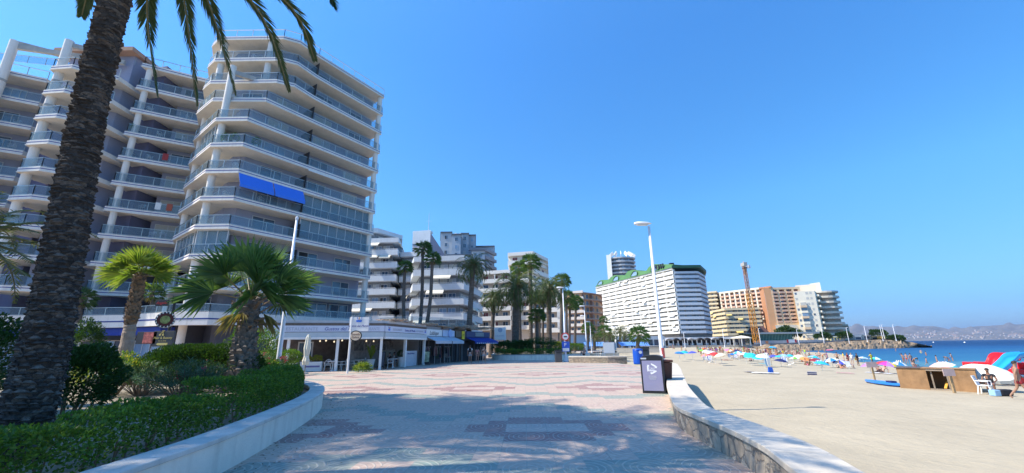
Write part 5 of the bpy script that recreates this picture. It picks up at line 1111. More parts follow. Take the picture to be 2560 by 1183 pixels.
# white hanging signs
def signpole(label,base,y,u0,v0,u1,v1,pu,words,tm,cat='sign'):
    b=Vector((base[0],base[1],0)); a=D(u0,v0,y); c=D(u1,v1,y); t=thing('sign_post',label,cat,b); m=MB(); m.tube([b,(b.x,b.y,a.z+.05)],.07,10); m.build('pole',WHITE2,t)
    f=Fr((a.x,y),(c.x,y)); m=MB(); f.box(m,0,f.L,c.z,a.z,-.12,.02); m.build('board',WHITE2,t,bevel=.01); return t,f,a.z,c.z
y=29.2; q=G(868,934)
t,f,z1_,z0_=signpole('white pole with a square restaurant board and an oval sign hanging below',(q.x,q.y),q.y,875,794,920,828,868,'',DB)
bowl(f,f.L*.5,z0_+.62,.42,.03,t); text('Gustos del Mundo',.2,f,f.L*.5,z0_+.3,.03,DB,t,align='CENTER',shear=.25)
c=D(890,840,q.y); m=MB(); m.lathe([(.34,-.04),(.34,.04)],24,(0,0,0)); 
def oval(root,c,rx,rz,d0,d1,m_,name):
    mb=MB(); n=24; A_=[V(c.x+rx*math.cos(2*math.pi*k/n),c.y-d0,c.z+rz*math.sin(2*math.pi*k/n)) for k in range(n)]; B_=[V(p.x,c.y-d1,p.z) for p in A_]
    mb.add(A_+B_,[tuple(range(n-1,-1,-1)),tuple(range(n,2*n))]+[(i,(i+1)%n,(i+1)%n+n,i+n) for i in range(n)]); return mb.build(name,m_,root)
oval(t,c,.42,.36,0,.06,mat('sign_rim_black',(.03,.03,.03),.5,0),'oval_rim'); oval(t,c,.36,.3,.062,.07,mat('sign_beige',(.75,.6,.42),.6,.05),'oval_face'); fo=Fr((c.x-.4,c.y),(c.x+.4,c.y)); BRT=mat('sign_brown_text',(.12,.03,.02),.5,0); text('Estrella',.2,fo,.4,c.z+.04,.075,BRT,t,align='CENTER'); text('Galicia',.2,fo,.4,c.z-.16,.075,BRT,t,align='CENTER')
q=D(1262,870,56); t,f,z1_,z0_=signpole('white advertising board on a pole behind the navy awning',(q.x,56),56,1236,819,1265,850,1262,'',DB); text('CALAVERA',.28,f,f.L*.5,z0_+.45,.03,GT2,t,align='CENTER'); oval(t,V(f.p(f.L*.5,0).x,56,z0_+1.3),.3,.3,.03,.04,GT2,'logo')
# sign cluster at left
y=22.; b=D(408,900,y); t=thing('sign_post','black post carrying a round badge sign and two dark advert boards','sign',(b.x,y,.3))
m=MB(); m.tube([(b.x,y,.1),(b.x,y,D(405,750,y).z)],.07,10); m.build('pole',BLACK,t)
def board(u0,v0,u1,v1,mt,nm='board',yy=y-.15):
    a=D(u0,v0,yy); c=D(u1,v1,yy); f=Fr((a.x,yy),(c.x,yy)); m=MB(); f.box(m,0,f.L,c.z,a.z,-.08,.02); m.build(nm,mt,t,bevel=.01); return f,c.z,a.z
f,za_,zb_=board(391,750,419,765,BLACK); text('Angelo',.2,f,f.L/2,za_+.1,.03,mat('red_neon',(.5,.03,.03),.4,0),t,align='CENTER',shear=.3)
f,za_,zb_=board(386,828,430,866,mat('dark_board',(.07,.07,.075),.5,.1)); GOLD=mat('gold_letters',(.75,.6,.2),.4,0); text('Hair & Beauty',.17,f,f.L/2,za_+.38,.03,GOLD,t,align='CENTER'); text('by a la moda',.08,f,f.L/2,za_+.26,.03,GOLD,t,align='CENTER')
m=MB(); q=[f.p(f.L/2-.3,za_+.12,.03),f.p(f.L/2-.2,za_+.06,.03),f.p(f.L/2+.3,za_+.06,.03),f.p(f.L/2+.3,za_+.18,.03),f.p(f.L/2-.2,za_+.18,.03)]; m.add(q,[(0,1,2,3,4)]); m.build('gold_arrow',GOLD,t)
for s in (-1,1): m=MB(); c=f.p(f.L/2-.1+s*.08,za_+.62,.03); m.beam(c,f.p(f.L/2-.02-s*.05,za_+.82,.03),.03,.02); m.build('scissor_blade',GOLD,t); oval(t,V(c.x,c.y,c.z-.03),.05,.05,.0,.01,GOLD,'scissor_ring')
f,za_,zb_=board(345,830,388,860,mat('dark_board',(.07,.07,.075),.5,.1)); m=MB(); f.box(m,f.L*.35,f.L*.85,za_+.03,zb_-.03,.022,.03); m.build('red_white_print',mat('red_white_print',(.6,.15,.12),.5,.9,5),t)
c=D(414,800,y-.5); RW=.41; rot=math.radians(35)
def disc(c,r,d,mt,nm,th=.03):
    ax=V(math.sin(rot),-math.cos(rot),0); m=MB(); m.tube([c+ax*d,c+ax*(d+th)],r,26); return m.build(nm,mt,t)
disc(c,RW,0,mat('badge_rim',(.5,.52,.5),.5,.1),'badge_body',.18); disc(c,RW*.97,.181,mat('badge_dark',(.04,.05,.07),.5,0),'badge_ring',.01); disc(c,RW*.82,.193,mat('badge_red',(.09,.02,.02),.5,.1),'badge_field',.008); disc(c,RW*.5,.202,mat('badge_green',(.25,.3,.1),.5,.6,8),'badge_centre',.008)
ax=V(math.sin(rot),-math.cos(rot),0); rt=V(math.cos(rot),math.sin(rot),0)
for k in range(16):
    a=2*math.pi*k/16; q=c+ax*.196+rt*math.cos(a)*RW*.895+V(0,0,math.sin(a)*RW*.895); m=MB(); m.beam(q-V(0,0,.04),q+V(0,0,.04),.06,.012); m.build('badge_letter',WHITE2,t)
# dark canopy by the shop windows
t=thing('canopy','black metal framed canopy before the shop windows left of the bright palm','canopy',(-24,24,0)); q=D(240,838,24); q0=D(120,836,26)
m=MB(); m.prism([(q.x,24),(q0.x,25.5),(q0.x-4,29),(q.x-1,28)],q.z-.25,q.z); m.build('canopy_roof',BLACK,t)
for (x,yy) in ((q.x-.15,24.2),(q0.x+.2,25.7)): m=MB(); m.beam((x,yy,0),(x,yy,q.z-.26),.3); m.build('post',BLACK,t)
# ---- terrace furniture
def chair_mesh():
    m=MB(); w_=.23
    for sx in (-1,1):
        m.tube([(sx*w_,-.2,0),(sx*w_*.85,-.18,.44),(sx*w_*1.1,-.2,.66),(sx*w_*1.1,.18,.68)],.016,6); m.tube([(sx*w_,.22,0),(sx*w_*.85,.18,.44)],.016,6)
    m2=MB(); m2.prism([(-.24,-.22),(.24,-.22),(.22,.2),(-.22,.2)],.43,.46)
    m3=MB(); m3.tube([(w_*math.cos(a)*1.1,.2+.03*math.sin(a),.5+.36*math.sin(a)) for a in np.linspace(0,math.pi,9)],.018,6)
    for k in range(5): x=-.18+k*.09; m3.tube([(x,.2,.46),(-x*.6,.22,.66),(x,.22,.84-abs(x)*.5)],.011,5)
    for z in (.55,.68): m3.tube([(-.22,.2,z),(.22,.2,z)],.011,5)
    return m,m2,m3
cm=chair_mesh(); CH0=None
def chair(loc,rz,label,group='white cast metal chairs of the restaurant'):
    global CH0
    if CH0 is None:
        t=thing('terrace_chair',label,'chair',loc,rz,group=group); cm[0].build('leg_frame',WHITE2,t,local=True); cm[1].build('seat',WHITE2,t,local=True); cm[2].build('backrest',WHITE2,t,local=True); CH0=t; return t
    return dup(CH0,loc,rz,label,group)
def rtable(loc,label):
    t=thing('terrace_table',label,'table',loc,group='small round tables of the restaurant'); x,y,z=loc; MB().lathe([(.36,.7),(.38,.72),(.36,.745)],20,loc).build('table_top',WHITE2,t); MB().lathe([(.22,0),(.05,.05),(.03,.3),(.03,.7)],12,loc).build('pedestal',WHITE2,t)
    return t
ct=[(818,928,0.3,'white lattice chair leftmost of the row right of the planter box'),(842,927,2.6,'white lattice chair facing the back of the leftmost one'),(858,926,-.9,'white lattice chair half hidden behind the restaurant post'),(884,924,1.2,'white lattice chair right of the board pole'),(905,922,-1.5,'white lattice chair with its back to the potted palm'),(975,921,1.9,'white chair of the seated customers nearest the dark menu board'),(990,917,-.8,'white chair behind the customer in white')]
for u,v,a,l in ct:
    q=G(u,v); chair((q.x,q.y,0),a,l)
for u,v,l in ((830,928,'round table between the two leftmost lattice chairs'),(896,923,'round table between the board pole and the potted palm'),(982,919,'round table of the seated customers')): q=G(u,v); rtable((q.x,q.y,0),l)
def closed_umbrella(loc,h,label):
    t=thing('closed_parasol',label,'parasol',loc,group='closed cream parasols of the terrace'); x,y,z=loc
    MB().tube([(x,y,0),(x,y,h)],.03,8).build('pole',WOOD,t)
    m=MB(); n=16; prof=[(.05,h+.05),(.13,h-.15),(.19,h-.9),(.13,h-1.45),(.2,h-1.75),(.16,h-2.0)]; vs=[];fs=[]
    for r,z_ in prof:
        for k in range(n): a=2*math.pi*k/n; rr=r*(1+.22*(k%2)); vs.append((x+rr*math.cos(a),y+rr*math.sin(a),z_))
    for i in range(len(prof)-1): fs+=[(i*n+k,i*n+(k+1)%n,(i+1)*n+(k+1)%n,(i+1)*n+k) for k in range(n)]
    fs.append(tuple(range(n))[::-1]); m.add(vs,fs); m.build('folded_canopy',CREAM,t); m=MB(); m.lathe([(.16,h-1.5),(.16,h-1.44)],12,(x,y,0)); m.build('tie_strap',WHITE2,t); MB().lathe([(.25,0),(.25,.08)],12,loc).build('base',CONC,t)
for u,l in ((685,'closed cream parasol behind the rounded bush, left one of two'),(772,'closed cream parasol behind the planter box with yellow shrubs, right one of two')):
    y=28.3 if u<700 else 29.3; q=D(u,838,y); closed_umbrella((q.x,y,0),q.z,l)
# potted things
def potted(label,c,r,h,rx,rz,n,mats,potm=WHITE2,L=.09,W=.05,cat='potted plant'):
    t=thing('potted_plant',label,cat,c); MB().lathe([(r*.75,0),(r,h),(r*.88,h+.001),(r*.85,h-.05)],16,c).build('pot',potm,t); m=MB(); cc=Vector(c)+V(0,0,h+rz*.9); pts=[];nr=[]
    for _ in range(n): d=rv(); s=random.uniform(.75,1.08); pts.append(cc+V(d.x*rx*s,d.y*rx*s,d.z*rz*s)); nr.append(d)
    leafcloud(m,pts,nr,L,W,len(mats)); m.build('foliage',mats,t)
q=D(671,910,27.2); potted('rounded clipped bush in a tub, left one before the terrace wall',(q.x,27.2,0),.4,.75,.68,.45,2600,HG); q=D(722,910,27.6); potted('rounded clipped bush in a tub, right of the lamp post',(q.x,27.6,0),.4,.75,.66,.45,2600,HG)
q=G(768,930); t=thing('planter_box','white rectangular planter box with two yellow shrubs','planter',(q.x,q.y+.6,0)); f=Fr((q.x-.75,q.y+.3),(q.x+.75,q.y+.6)); m=MB(); f.box(m,0,f.L,0,.7,-.5,0); m.build('box',WHITE2,t,bevel=.02); m=MB(); f.box(m,.4,1.4,.3,.42,.001,.02); m.build('plaque',mat('plaque_violet',(.2,.18,.35),.5,.1),t)
for x,l in ((.4,'yellow flowering shrub at the left of the white box'),(1.1,'yellow flowering shrub at the right of the white box')):
    c=f.p(x,.7,-.25); shrub(l,tuple(c),.36,.3,.22,900,.09,.04,YG,cat='shrub',stem=False)
q=G(925,922); t=thing('potted_plant','tall white pot with a broad leaved palm at the restaurant corner','potted plant',(q.x,q.y,0)); MB().lathe([(.22,0),(.36,.75),(.31,.751),(.3,.68)],18,(q.x,q.y,0)).build('pot',WHITE2,t,smooth=False); m=MB()
for k in range(13):
    a=k*2.4; h=V(math.cos(a),math.sin(a),0); b0=V(q.x,q.y,.7); mm=b0+h*.35+V(0,0,.7+.04*k); e=b0+h*(.75+.02*k)+V(0,0,.75+.05*k); s=h.cross(V(0,0,1))*.11; m.add([b0,mm-s,mm+s,e],[(0,2,1),(1,2,3)],k%2); 
m.build('leaves',FGY[:2],t)
shrub('low strappy plant in front of the tall white pot',(G(905,930).x,G(905,930).y,0),.5,.4,.25,500,.28,.05,FGY[:2]+HG[:1],stem=False)
q=G(1002,917); MBp=potted('dark bush in a large white cylinder pot by the ice cream freezer',(q.x,q.y,0),.33,.85,.35,.3,600,BG)
# menu boards, freezer, A-board
def aboard(label,u,v,w_,h,face,rz=0,txt=None):
    q=G(u,v); t=thing('menu_board',label,'menu board',(q.x,q.y,0)); f=Fr((q.x-w_/2*math.cos(rz),q.y-w_/2*math.sin(rz)),(q.x+w_/2*math.cos(rz),q.y+w_/2*math.sin(rz)))
    m=MB(); m.hexa([f.p(0,.15,0),f.p(w_,.15,0),f.p(w_,.15,-.04),f.p(0,.15,-.04),f.p(0,h,-.2),f.p(w_,h,-.2),f.p(w_,h,-.24),f.p(0,h,-.24)]); m.build('frame',BLACK,t)
    m=MB(); e=.06; k=.2/(h-.15); m.hexa([f.p(e,.3,.012-.15*k),f.p(w_-e,.3,.012-.15*k),f.p(w_-e,.3,-.15*k),f.p(e,.3,-.15*k),f.p(e,h-e,.012-(h-e-.15)*k),f.p(w_-e,h-e,.012-(h-e-.15)*k),f.p(w_-e,h-e,-(h-e-.15)*k),f.p(e,h-e,-(h-e-.15)*k)]); m.build('poster',face,t)
    for x in (.03,w_-.03): m=MB(); m.beam(f.p(x,0,-.0),f.p(x,.16,-.01),.04); m.build('leg',BLACK,t); m=MB(); m.beam(f.p(x,0,-.5),f.p(x,h-.05,-.26),.035); m.build('leg',BLACK,t)
    return t
aboard('black framed menu board with a colourful poster between restaurant and boutique',1064,913,.72,1.3,mat('menu_poster',(.35,.4,.25),.5,.8,3))
aboard('dark chalk menu board at the restaurant corner pillar',950,924,.6,1.35,mat('chalk_board',(.06,.07,.09),.5,.5,8))
q=G(1027,912); t=thing('freezer','white and magenta ice cream freezer at the restaurant front','freezer',(q.x,q.y,0)); f=Fr((q.x-.6,q.y-.1),(q.x+.5,q.y+.3)); m=MB(); f.box(m,0,f.L,.05,.85,-.6,0); m.build('cabinet',WHITE2,t,bevel=.02); m=MB(); f.box(m,.04,f.L-.04,.38,.8,.001,.01); m.build('magenta_panel',mat('magenta',(.5,.03,.25),.5,.15,4),t); m=MB(); m.hexa([f.p(0,.852,0),f.p(f.L,.852,0),f.p(f.L,.852,-.6),f.p(0,.852,-.6),f.p(.05,1.1,-.3),f.p(f.L-.05,1.1,-.3),f.p(f.L-.05,1.1,-.58),f.p(.05,1.1,-.58)]); m.build('glass_lid',WGL2,t)
q=G(1011,914); t=thing('host_stand','small white host stand with a menu sheet beside the freezer','stand',(q.x,q.y,0)); m=MB(); m.box((q.x,q.y,.85),(.4,.35,.06)); m.build('top',WHITE2,t)
for sx in (-1,1):
    for sy in (-1,1): m=MB(); m.beam((q.x+sx*.16,q.y+sy*.13,0),(q.x+sx*.16,q.y+sy*.13,.82),.04); m.build('leg',WHITE2,t)
m=MB(); m.beam((q.x-.1,q.y,.88),(q.x-.2,q.y+.1,1.25),.3,.02); m.build('menu_sheet',WHITE2,t)
# clothes rails before the boutiques
for k,(fr,x,l) in enumerate(((f1,.9,'rail of dark dresses hanging in the boutique entrance, left one'),(f1,3.0,'rail of patterned scarves at the boutique entrance, right one'),(f2,1.6,'rail of pale hats and bags before the small shop'),(f4,4.5,'rack of beach toys under the navy awning'))):
    c=fr.p(x,0,-.3); t=thing('clothes_rail',l,'clothes rail',(c.x,c.y,0)); g2=Fr(fr.p(x-.6,0,-.3)[:2],fr.p(x+.6,0,-.3)[:2]); m=MB(); m.tube([g2.p(0,0,0),g2.p(0,1.7,0),g2.p(1.2,1.7,0),g2.p(1.2,0,0)],.02,6); m.build('frame',ALU,t)
    for j in range(7):
        m=MB(); x0=.08+j*.16; h_=random.uniform(.6,1.1); m.add([g2.p(x0,1.66,.0),g2.p(x0+.03,1.6,.16),g2.p(x0+.06,1.62-h_,.22),g2.p(x0+.02,1.62-h_,-.22),g2.p(x0-.02,1.6,-.16)],[(0,1,2,3,4),(4,3,2,1,0)]); m.build('garment',mat('garment%d'%((k*3+j)%6),[(.05,.05,.06),(.4,.36,.33),(.1,.12,.2),(.35,.2,.2),(.5,.5,.5),(.15,.2,.15)][(k*3+j)%6],.9,.3,8),t)

# chairs on the tower balconies
random.seed(14)
for (P,kk) in ((FR,(1,2,3,4,5,6)),(FT,(8,9)),(L1,(1,2,3,5,6,7)),(L2,(2,4,6,7)),(L3,(2,3,5,6))):
    for k in kk:
        for _ in range(2):
            j=random.randrange(len(P)-1) if P is not L1 else 1; f=Fr(P[j],P[j+1]); q=f.p(f.L*random.uniform(.2,.8),kz(k)+.56,-random.uniform(.5,1.2)); chair(tuple(q),random.uniform(0,6.28),'small white chair standing on a glass-railed balcony of the towers','white chairs on the tower balconies')

for (P,j,k,x,c,l) in ((L1,1,5,.55,(.35,.05,.05),'red towel hung over a balcony rail beside the gap between the towers'),(L1,1,3,.6,(.75,.75,.72),'white towel hung over a balcony rail two floors below the red one'),(L1,1,3,.75,(.4,.1,.06),'orange-red cloth right of the white towel on the balcony rail')):
    f=Fr(P[j],P[j+1]); x0=f.L*x; z=kz(k)+1.5; m=MB(); f.box(m,x0,x0+.5,z-.75,z+.03,-.06,-.045); f.box(m,x0,x0+.5,z+.03,z+.045,-.17,-.045); f.box(m,x0,x0+.5,z-.4,z+.03,-.17,-.155); o=m.build('towel',mat('towel_%.2f_%.2f'%(c[0],c[1]),c,.9,.1,5),None); tag(o,l,'towel')
# balcony plants in pots
random.seed(3)
for (P,j,k,x,l) in ((FR,1,5,.3,'small green pot plant on the front balcony with the free standing column'),(FR,1,5,.6,'second green pot plant on the same front balcony beside the column'),(FR,2,5,.2,'trailing plant behind the glass right of the column balcony plants'),(L1,1,6,.08,'pot plant in the corner of a left wing balcony near the column')):
    f=Fr(P[j],P[j+1]); q=f.p(f.L*x,kz(k)+.56,-.5); potted(l,tuple(q),.18,.35,.35,.4,260,HG,L=.16,W=.07)
# ================================================================ PEOPLE
def skin(name,verts,edges,sub=1):
    me=bpy.data.meshes.new(name); me.from_pydata([v[0] for v in verts],edges,[]); o=bpy.data.objects.new(name,me); COL.objects.link(o)
    md=o.modifiers.new('s','SKIN'); md.use_smooth_shade=True
    for i,v in enumerate(verts):
        r=v[1] if hasattr(v[1],'__len__') else (v[1],v[1]); sv=me.skin_vertices[0].data[i]; sv.radius=r; sv.use_root=(i==0)
    if sub: s=o.modifiers.new('b','SUBSURF'); s.levels=sub; s.render_levels=sub
    dg=bpy.context.evaluated_depsgraph_get(); dg.update(); out=bpy.data.meshes.new_from_object(o.evaluated_get(dg)); bpy.data.objects.remove(o); out.name=name
    out.polygons.foreach_set('use_smooth',[True]*len(out.polygons)); return out
def body(pose,fingers=True):
    """joints per pose: pelvis, chest, neck, head centre, shoulders, elbows, wrists, knees, ankles, toes; facing -y"""
    P=pose; V_=[];E=[]
    def a(p,r,par=None):
        V_.append((tuple(p),r)); i=len(V_)-1
        if par is not None: E.append((par,i))
        return i
    pel=Vector(P['pel']); ch=Vector(P['ch']); nk=Vector(P['nk']); hd=Vector(P['hd'])
    i0=a(pel,(.15,.11)); i1=a(pel.lerp(ch,.5),(.125,.095),i0); i2=a(ch,(.155,.105),i1); i3=a(nk,(.06,.055),i2); i4=a(nk.lerp(hd,.5),(.05,.05),i3); i5=a(hd,(.078,.092),i4); up=(hd-nk).normalized(); a(hd+up*.085,(.055,.065),i5); fwd=Vector(P.get('fw',(0,-1,0))); 
    sh=P['sh'];el=P['el'];wr=P['wr'];kn=P['kn'];an=P['an']
    for s in (0,1):
        k=a(sh[s],.052,i2); k=a(el[s],.038,k); w_=a(wr[s],.026,k); d=(Vector(wr[s])-Vector(el[s])).normalized(); h=a(Vector(wr[s])+d*.075,(.034,.02),w_)
        if fingers:
            sd=d.cross(Vector((0,1,0))); sd=sd.normalized() if sd.length>.1 else Vector((1,0,0))
            for q,(o,l) in enumerate(((-.03,.06),(-.01,.075),(.01,.07),(.03,.055))): f=a(Vector(wr[s])+d*(.1+l*.5)+sd*o,.009,h); a(Vector(wr[s])+d*(.1+l)+sd*o*1.05+Vector((0,-.012,0)),.007,f)
            f=a(Vector(wr[s])+d*.06+Vector((0,-.045,0)),.011,w_)
        sx=(-1,1)[s]; hp=a(pel+Vector((sx*.09,0,-.05)) if not P.get('lie') else pel+Vector((sx*.09,-.05,0)),.085,i0); k=a(Vector(hp and V_[hp][0]).lerp(Vector(kn[s]),.5),.075,hp); k=a(kn[s],.052,k); k2=a(Vector(kn[s]).lerp(Vector(an[s]),.4),.05,k); k=a(an[s],.033,k2); a(P['to'][s],.028,k)
    return V_,E
POSES={}
def sym(x,y,z,dy=0): return [(-x,y,z),(x,y+dy,z)]
POSES['stand']=dict(pel=(0,0,.95),ch=(0,0,1.28),nk=(0,.01,1.47),hd=(0,-.01,1.6),sh=sym(.18,0,1.40),el=sym(.25,.02,1.12),wr=sym(.26,-.06,.88),kn=sym(.1,-.01,.5),an=sym(.11,.02,.08),to=sym(.12,-.13,.03))
POSES['walk']=dict(pel=(0,0,.93),ch=(0,-.03,1.27),nk=(0,-.03,1.46),hd=(0,-.06,1.6),sh=sym(.18,-.03,1.40),el=[(-.25,.1,1.12),(.25,-.08,1.14)],wr=[(-.24,.12,.88),(.24,-.26,.95)],kn=[(-.1,-.14,.5),(.1,.08,.5)],an=[(-.1,-.2,.09),(.11,.36,.16)],to=[(-.1,-.34,.04),(.11,.3,.04)])
POSES['hips']=dict(pel=(0,0,.95),ch=(0,.0,1.28),nk=(0,.01,1.47),hd=(0,-.01,1.6),sh=sym(.18,0,1.40),el=sym(.38,.08,1.18),wr=sym(.2,-.02,1.0),kn=[(-.11,-.02,.5),(.13,-.01,.5)],an=[(-.12,.02,.08),(.2,.0,.08)],to=[(-.13,-.13,.03),(.26,-.14,.03)])
POSES['reach']=dict(pel=(0,0,.93),ch=(0,-.06,1.26),nk=(0,-.08,1.45),hd=(0,-.12,1.58),sh=sym(.18,-.07,1.38),el=[(-.3,-.2,1.5),(.24,-.1,1.12)],wr=[(-.15,-.28,1.66),(.2,-.3,1.05)],kn=[(-.1,-.06,.5),(.1,.04,.5)],an=[(-.1,.0,.08),(.12,.18,.09)],to=[(-.1,-.15,.03),(.13,.05,.03)])
POSES['sit']=dict(pel=(0,0,.13),ch=(0,.10,.45),nk=(0,.1,.63),hd=(0,.06,.77),sh=sym(.18,.1,.57),el=sym(.27,-.1,.4),wr=sym(.14,-.32,.42),kn=sym(.15,-.4,.45),an=sym(.12,-.68,.07),to=sym(.12,-.82,.04))
POSES['recline']=dict(pel=(0,0,.12),ch=(0,.2,.38),nk=(0,.3,.54),hd=(0,.32,.68),sh=sym(.18,.26,.48),el=sym(.25,.44,.28),wr=sym(.26,.38,.05),kn=[(-.12,-.45,.14),(.12,-.38,.38)],an=[(-.12,-.88,.07),(.12,-.66,.07)],to=[(-.12,-.96,.16),(.12,-.8,.04)])
POSES['lie']=dict(lie=1,pel=(0,0,.13),ch=(0,.34,.14),nk=(0,.52,.15),hd=(0,.66,.16),sh=sym(.18,.45,.13),el=sym(.27,.22,.09),wr=sym(.25,-.02,.07),kn=sym(.11,-.48,.12),an=sym(.12,-.9,.08),to=sym(.13,-.98,.14))
POSES['chair']=dict(pel=(0,.02,.5),ch=(0,.1,.82),nk=(0,.1,1.0),hd=(0,.06,1.14),sh=sym(.18,.1,.94),el=sym(.26,.0,.68),wr=sym(.2,-.22,.62),kn=sym(.12,-.42,.5),an=sym(.12,-.42,.09),to=sym(.12,-.56,.04))
POSES['bend']=dict(pel=(0,0,.9),ch=(0,-.26,1.1),nk=(0,-.42,1.18),hd=(0,-.55,1.16),sh=sym(.18,-.36,1.12),el=sym(.22,-.42,.84),wr=sym(.15,-.5,.62),kn=[(-.1,-.08,.48),(.12,.04,.48)],an=[(-.1,.04,.08),(.14,.12,.08)],to=[(-.1,-.1,.03),(.14,-.02,.03)])
BM={};SW_={}
def shell(P,kind):
    V_=[];E=[]
    def a(p,r,par=None):
        V_.append((tuple(p),r)); i=len(V_)-1
        if par is not None: E.append((par,i))
        return i
    pel=Vector(P['pel']); ch=Vector(P['ch']); lie=P.get('lie')
    if kind in ('trunks','bikini','shorts'):
        i0=a(pel,(.165,.125)); a(pel.lerp(ch,.18),(.15,.115),i0); f={'trunks':.42,'bikini':.08,'shorts':.6}[kind]
        for s in (0,1):
            sx=(-1,1)[s]; hp=pel+(Vector((sx*.09,-.05,0)) if lie else Vector((sx*.09,0,-.05))); h=a(hp,.1,i0); a(hp.lerp(Vector(P['kn'][s]),f),.088 if kind!='bikini' else .08,h)
    elif kind=='top': i0=a(ch.lerp(pel,.12),(.166,.122)); a(ch.lerp(pel,-.0),(.166,.118),i0)
    else:   # shirt or dress
        i0=a(pel.lerp(ch,.5),(.14,.112)); i1=a(ch,(.17,.122),i0); a(pel if kind!='dress' else pel.lerp(Vector(P['kn'][0]).lerp(Vector(P['kn'][1]),.5),.7),(.165,.13) if kind!='dress' else (.2,.15),i0); a(Vector(P['nk']),(.075,.07),i1)
        for s in (0,1): k=a(P['sh'][s],.066,i1); a(Vector(P['sh'][s]).lerp(Vector(P['el'][s]),.55),.055,k)
    return V_,E
SKINS=[mat('skin_tan',(.36,.2,.13),.55,.06,6),mat('skin_fair',(.5,.33,.25),.55,.06,6),mat('skin_brown',(.25,.12,.07),.5,.06,6),mat('skin_red',(.42,.24,.18),.55,.06,6)]
CL={'red':(.55,.03,.03),'blue':(.02,.1,.45),'black':(.02,.02,.025),'white':(.75,.75,.75),'pink':(.7,.15,.3),'yellow':(.8,.6,.03),'green':(.05,.35,.12),'navy':(.02,.03,.12),'turquoise':(.03,.45,.5),'orange':(.8,.25,.03),'grey':(.35,.35,.37),'maroon':(.25,.02,.03),'purple':(.25,.08,.4),'lime':(.4,.65,.03)}
def clm(c): return mat('cloth_'+c,CL[c],.8,.08,8)
HAIRM=[mat('hair_dark',(.03,.02,.015),.6,.2,20),mat('hair_brown',(.1,.05,.025),.6,.2,20),mat('hair_blond',(.4,.28,.13),.6,.2,20),mat('hair_grey',(.4,.4,.4),.6,.2,20)]
def geti(D_,key,fn):
    if key not in D_: D_[key]=fn()
    return D_[key]
def om(o,m): 
    o.material_slots[0].link='OBJECT'; o.material_slots[0].material=m
def hairmesh(P,long):
    hd=Vector(P['hd']); nk=Vector(P['nk']); up=(hd-nk).normalized(); bk=Vector((0,1,0)) if not P.get('lie') else Vector((0,0,-1)); m=MB(); vs=[];fs=[]; n=14; rings=7
    right=Vector((1,0,0)); f=right.cross(up).normalized(); f=f if f.dot(bk)>0 else -f
    for i in range(rings):
        th=math.pi*.62*i/(rings-1)
        for k in range(n):
            a=2*math.pi*k/n; back=(math.sin(a)+1)/2; t=th*(.55+.55*back); r=.093; vs.append(hd+up*.03+up*math.cos(t)*r*1.12+(right*math.cos(a)*.92+f*math.sin(a))*math.sin(t)*r*1.06+f*.012)
    fs=[(i*n+k,i*n+(k+1)%n,(i+1)*n+(k+1)%n,(i+1)*n+k) for i in range(rings-1) for k in range(n)]
    m.add(vs,fs); 
    if long: m.tube([hd+f*.07+up*.03,hd+f*.1-up*.08,nk+f*.09-up*.06,nk+f*.1-up*.16],[.06,.065,.05,.02],8)
    me=bpy.data.meshes.new('hair'); me.from_pydata([tuple(v) for v in m.v],[],m.f); me.polygons.foreach_set('use_smooth',[True]*len(m.f)); me.materials.append(None); return me
def person(label,loc,rz,pose='stand',sk=0,cl=(('trunks','blue'),),hair=0,long=False,sc=1,group=None,fingers=False,flip=1):
    P=POSES[pose]
    me=geti(BM,(pose,fingers),lambda:skin('body',*body(P,fingers),2 if fingers else 1))
    if not me.materials: me.materials.append(SKINS[0])
    o=bpy.data.objects.new('person',me); COL.objects.link(o); o.location=loc; o.rotation_euler=(0,0,rz); o.scale=(sc*flip,sc,sc); tag(o,label,'person',group); om(o,SKINS[sk])
    WM[o]=Matrix.Translation(Vector(loc))@Matrix.Rotation(rz,4,'Z')
    for kind,c in cl:
        m2=geti(SW_,(pose,kind),lambda:skin('swimwear',*shell(P,kind),1))
        if not m2.materials: m2.materials.append(None)
        q=bpy.data.objects.new({'trunks':'swim_trunks','bikini':'bikini_bottom','top':'bikini_top','shirt':'shirt','shorts':'shorts','dress':'dress'}[kind],m2); COL.objects.link(q); q.parent=o; om(q,clm(c))
    h=bpy.data.objects.new('hair',geti(SW_,(pose,'hair',long),lambda:hairmesh(P,long))); COL.objects.link(h); h.parent=o; om(h,HAIRM[hair])
    return o
# walkers by the shops (seen from behind: facing +y)
for u,v,pose,sk,cl,hr,lg,lab,sc in ((1175,909,'stand',0,(('shorts','grey'),('shirt','white')),0,False,'man from behind in grey shorts wearing a small black backpack','1.03'),(1193,908,'walk',3,(('bikini','black'),),0,True,'woman from behind with dark ponytail in black shorts, middle of three walkers','.95'),(1210,909,'walk',1,(('shorts','grey'),),1,False,'person from behind in pale grey shorts with a black sling strap','.99')):
    q=G(u,v); o=person(lab,(q.x,q.y,0),math.pi,pose,sk,cl,hr,lg,float(sc),group='walkers in front of the shops',fingers=True)
    if u==1175: m=MB(); m.box((0,.17,1.25),(.27,.14,.38)); b=m.build('backpack',clm('black'),o,local=True,bevel=.04); om(b,clm('black'))
    if u==1210: m=MB(); m.beam((-.17,.02,1.43),(.15,.13,1.12),.12,.05); m.beam((-.17,.02,1.43),(.15,-.12,1.12),.06,.03); m.build('sling_strap',clm('black'),o,local=True)
    if u==1193: m=MB(); m.tube([(-.16,.05,1.25),(0,.14,1.25),(.16,.05,1.25)],.02,6); m.build('bikini_strap',clm('pink'),o,local=True)
q=D(1459,893,49.5); person('person sitting on the pale seat wall near the white street lamp',(q.x,49.2,.5),-.6,'sit',3,(('trunks','black'),),0,group=None,fingers=True)
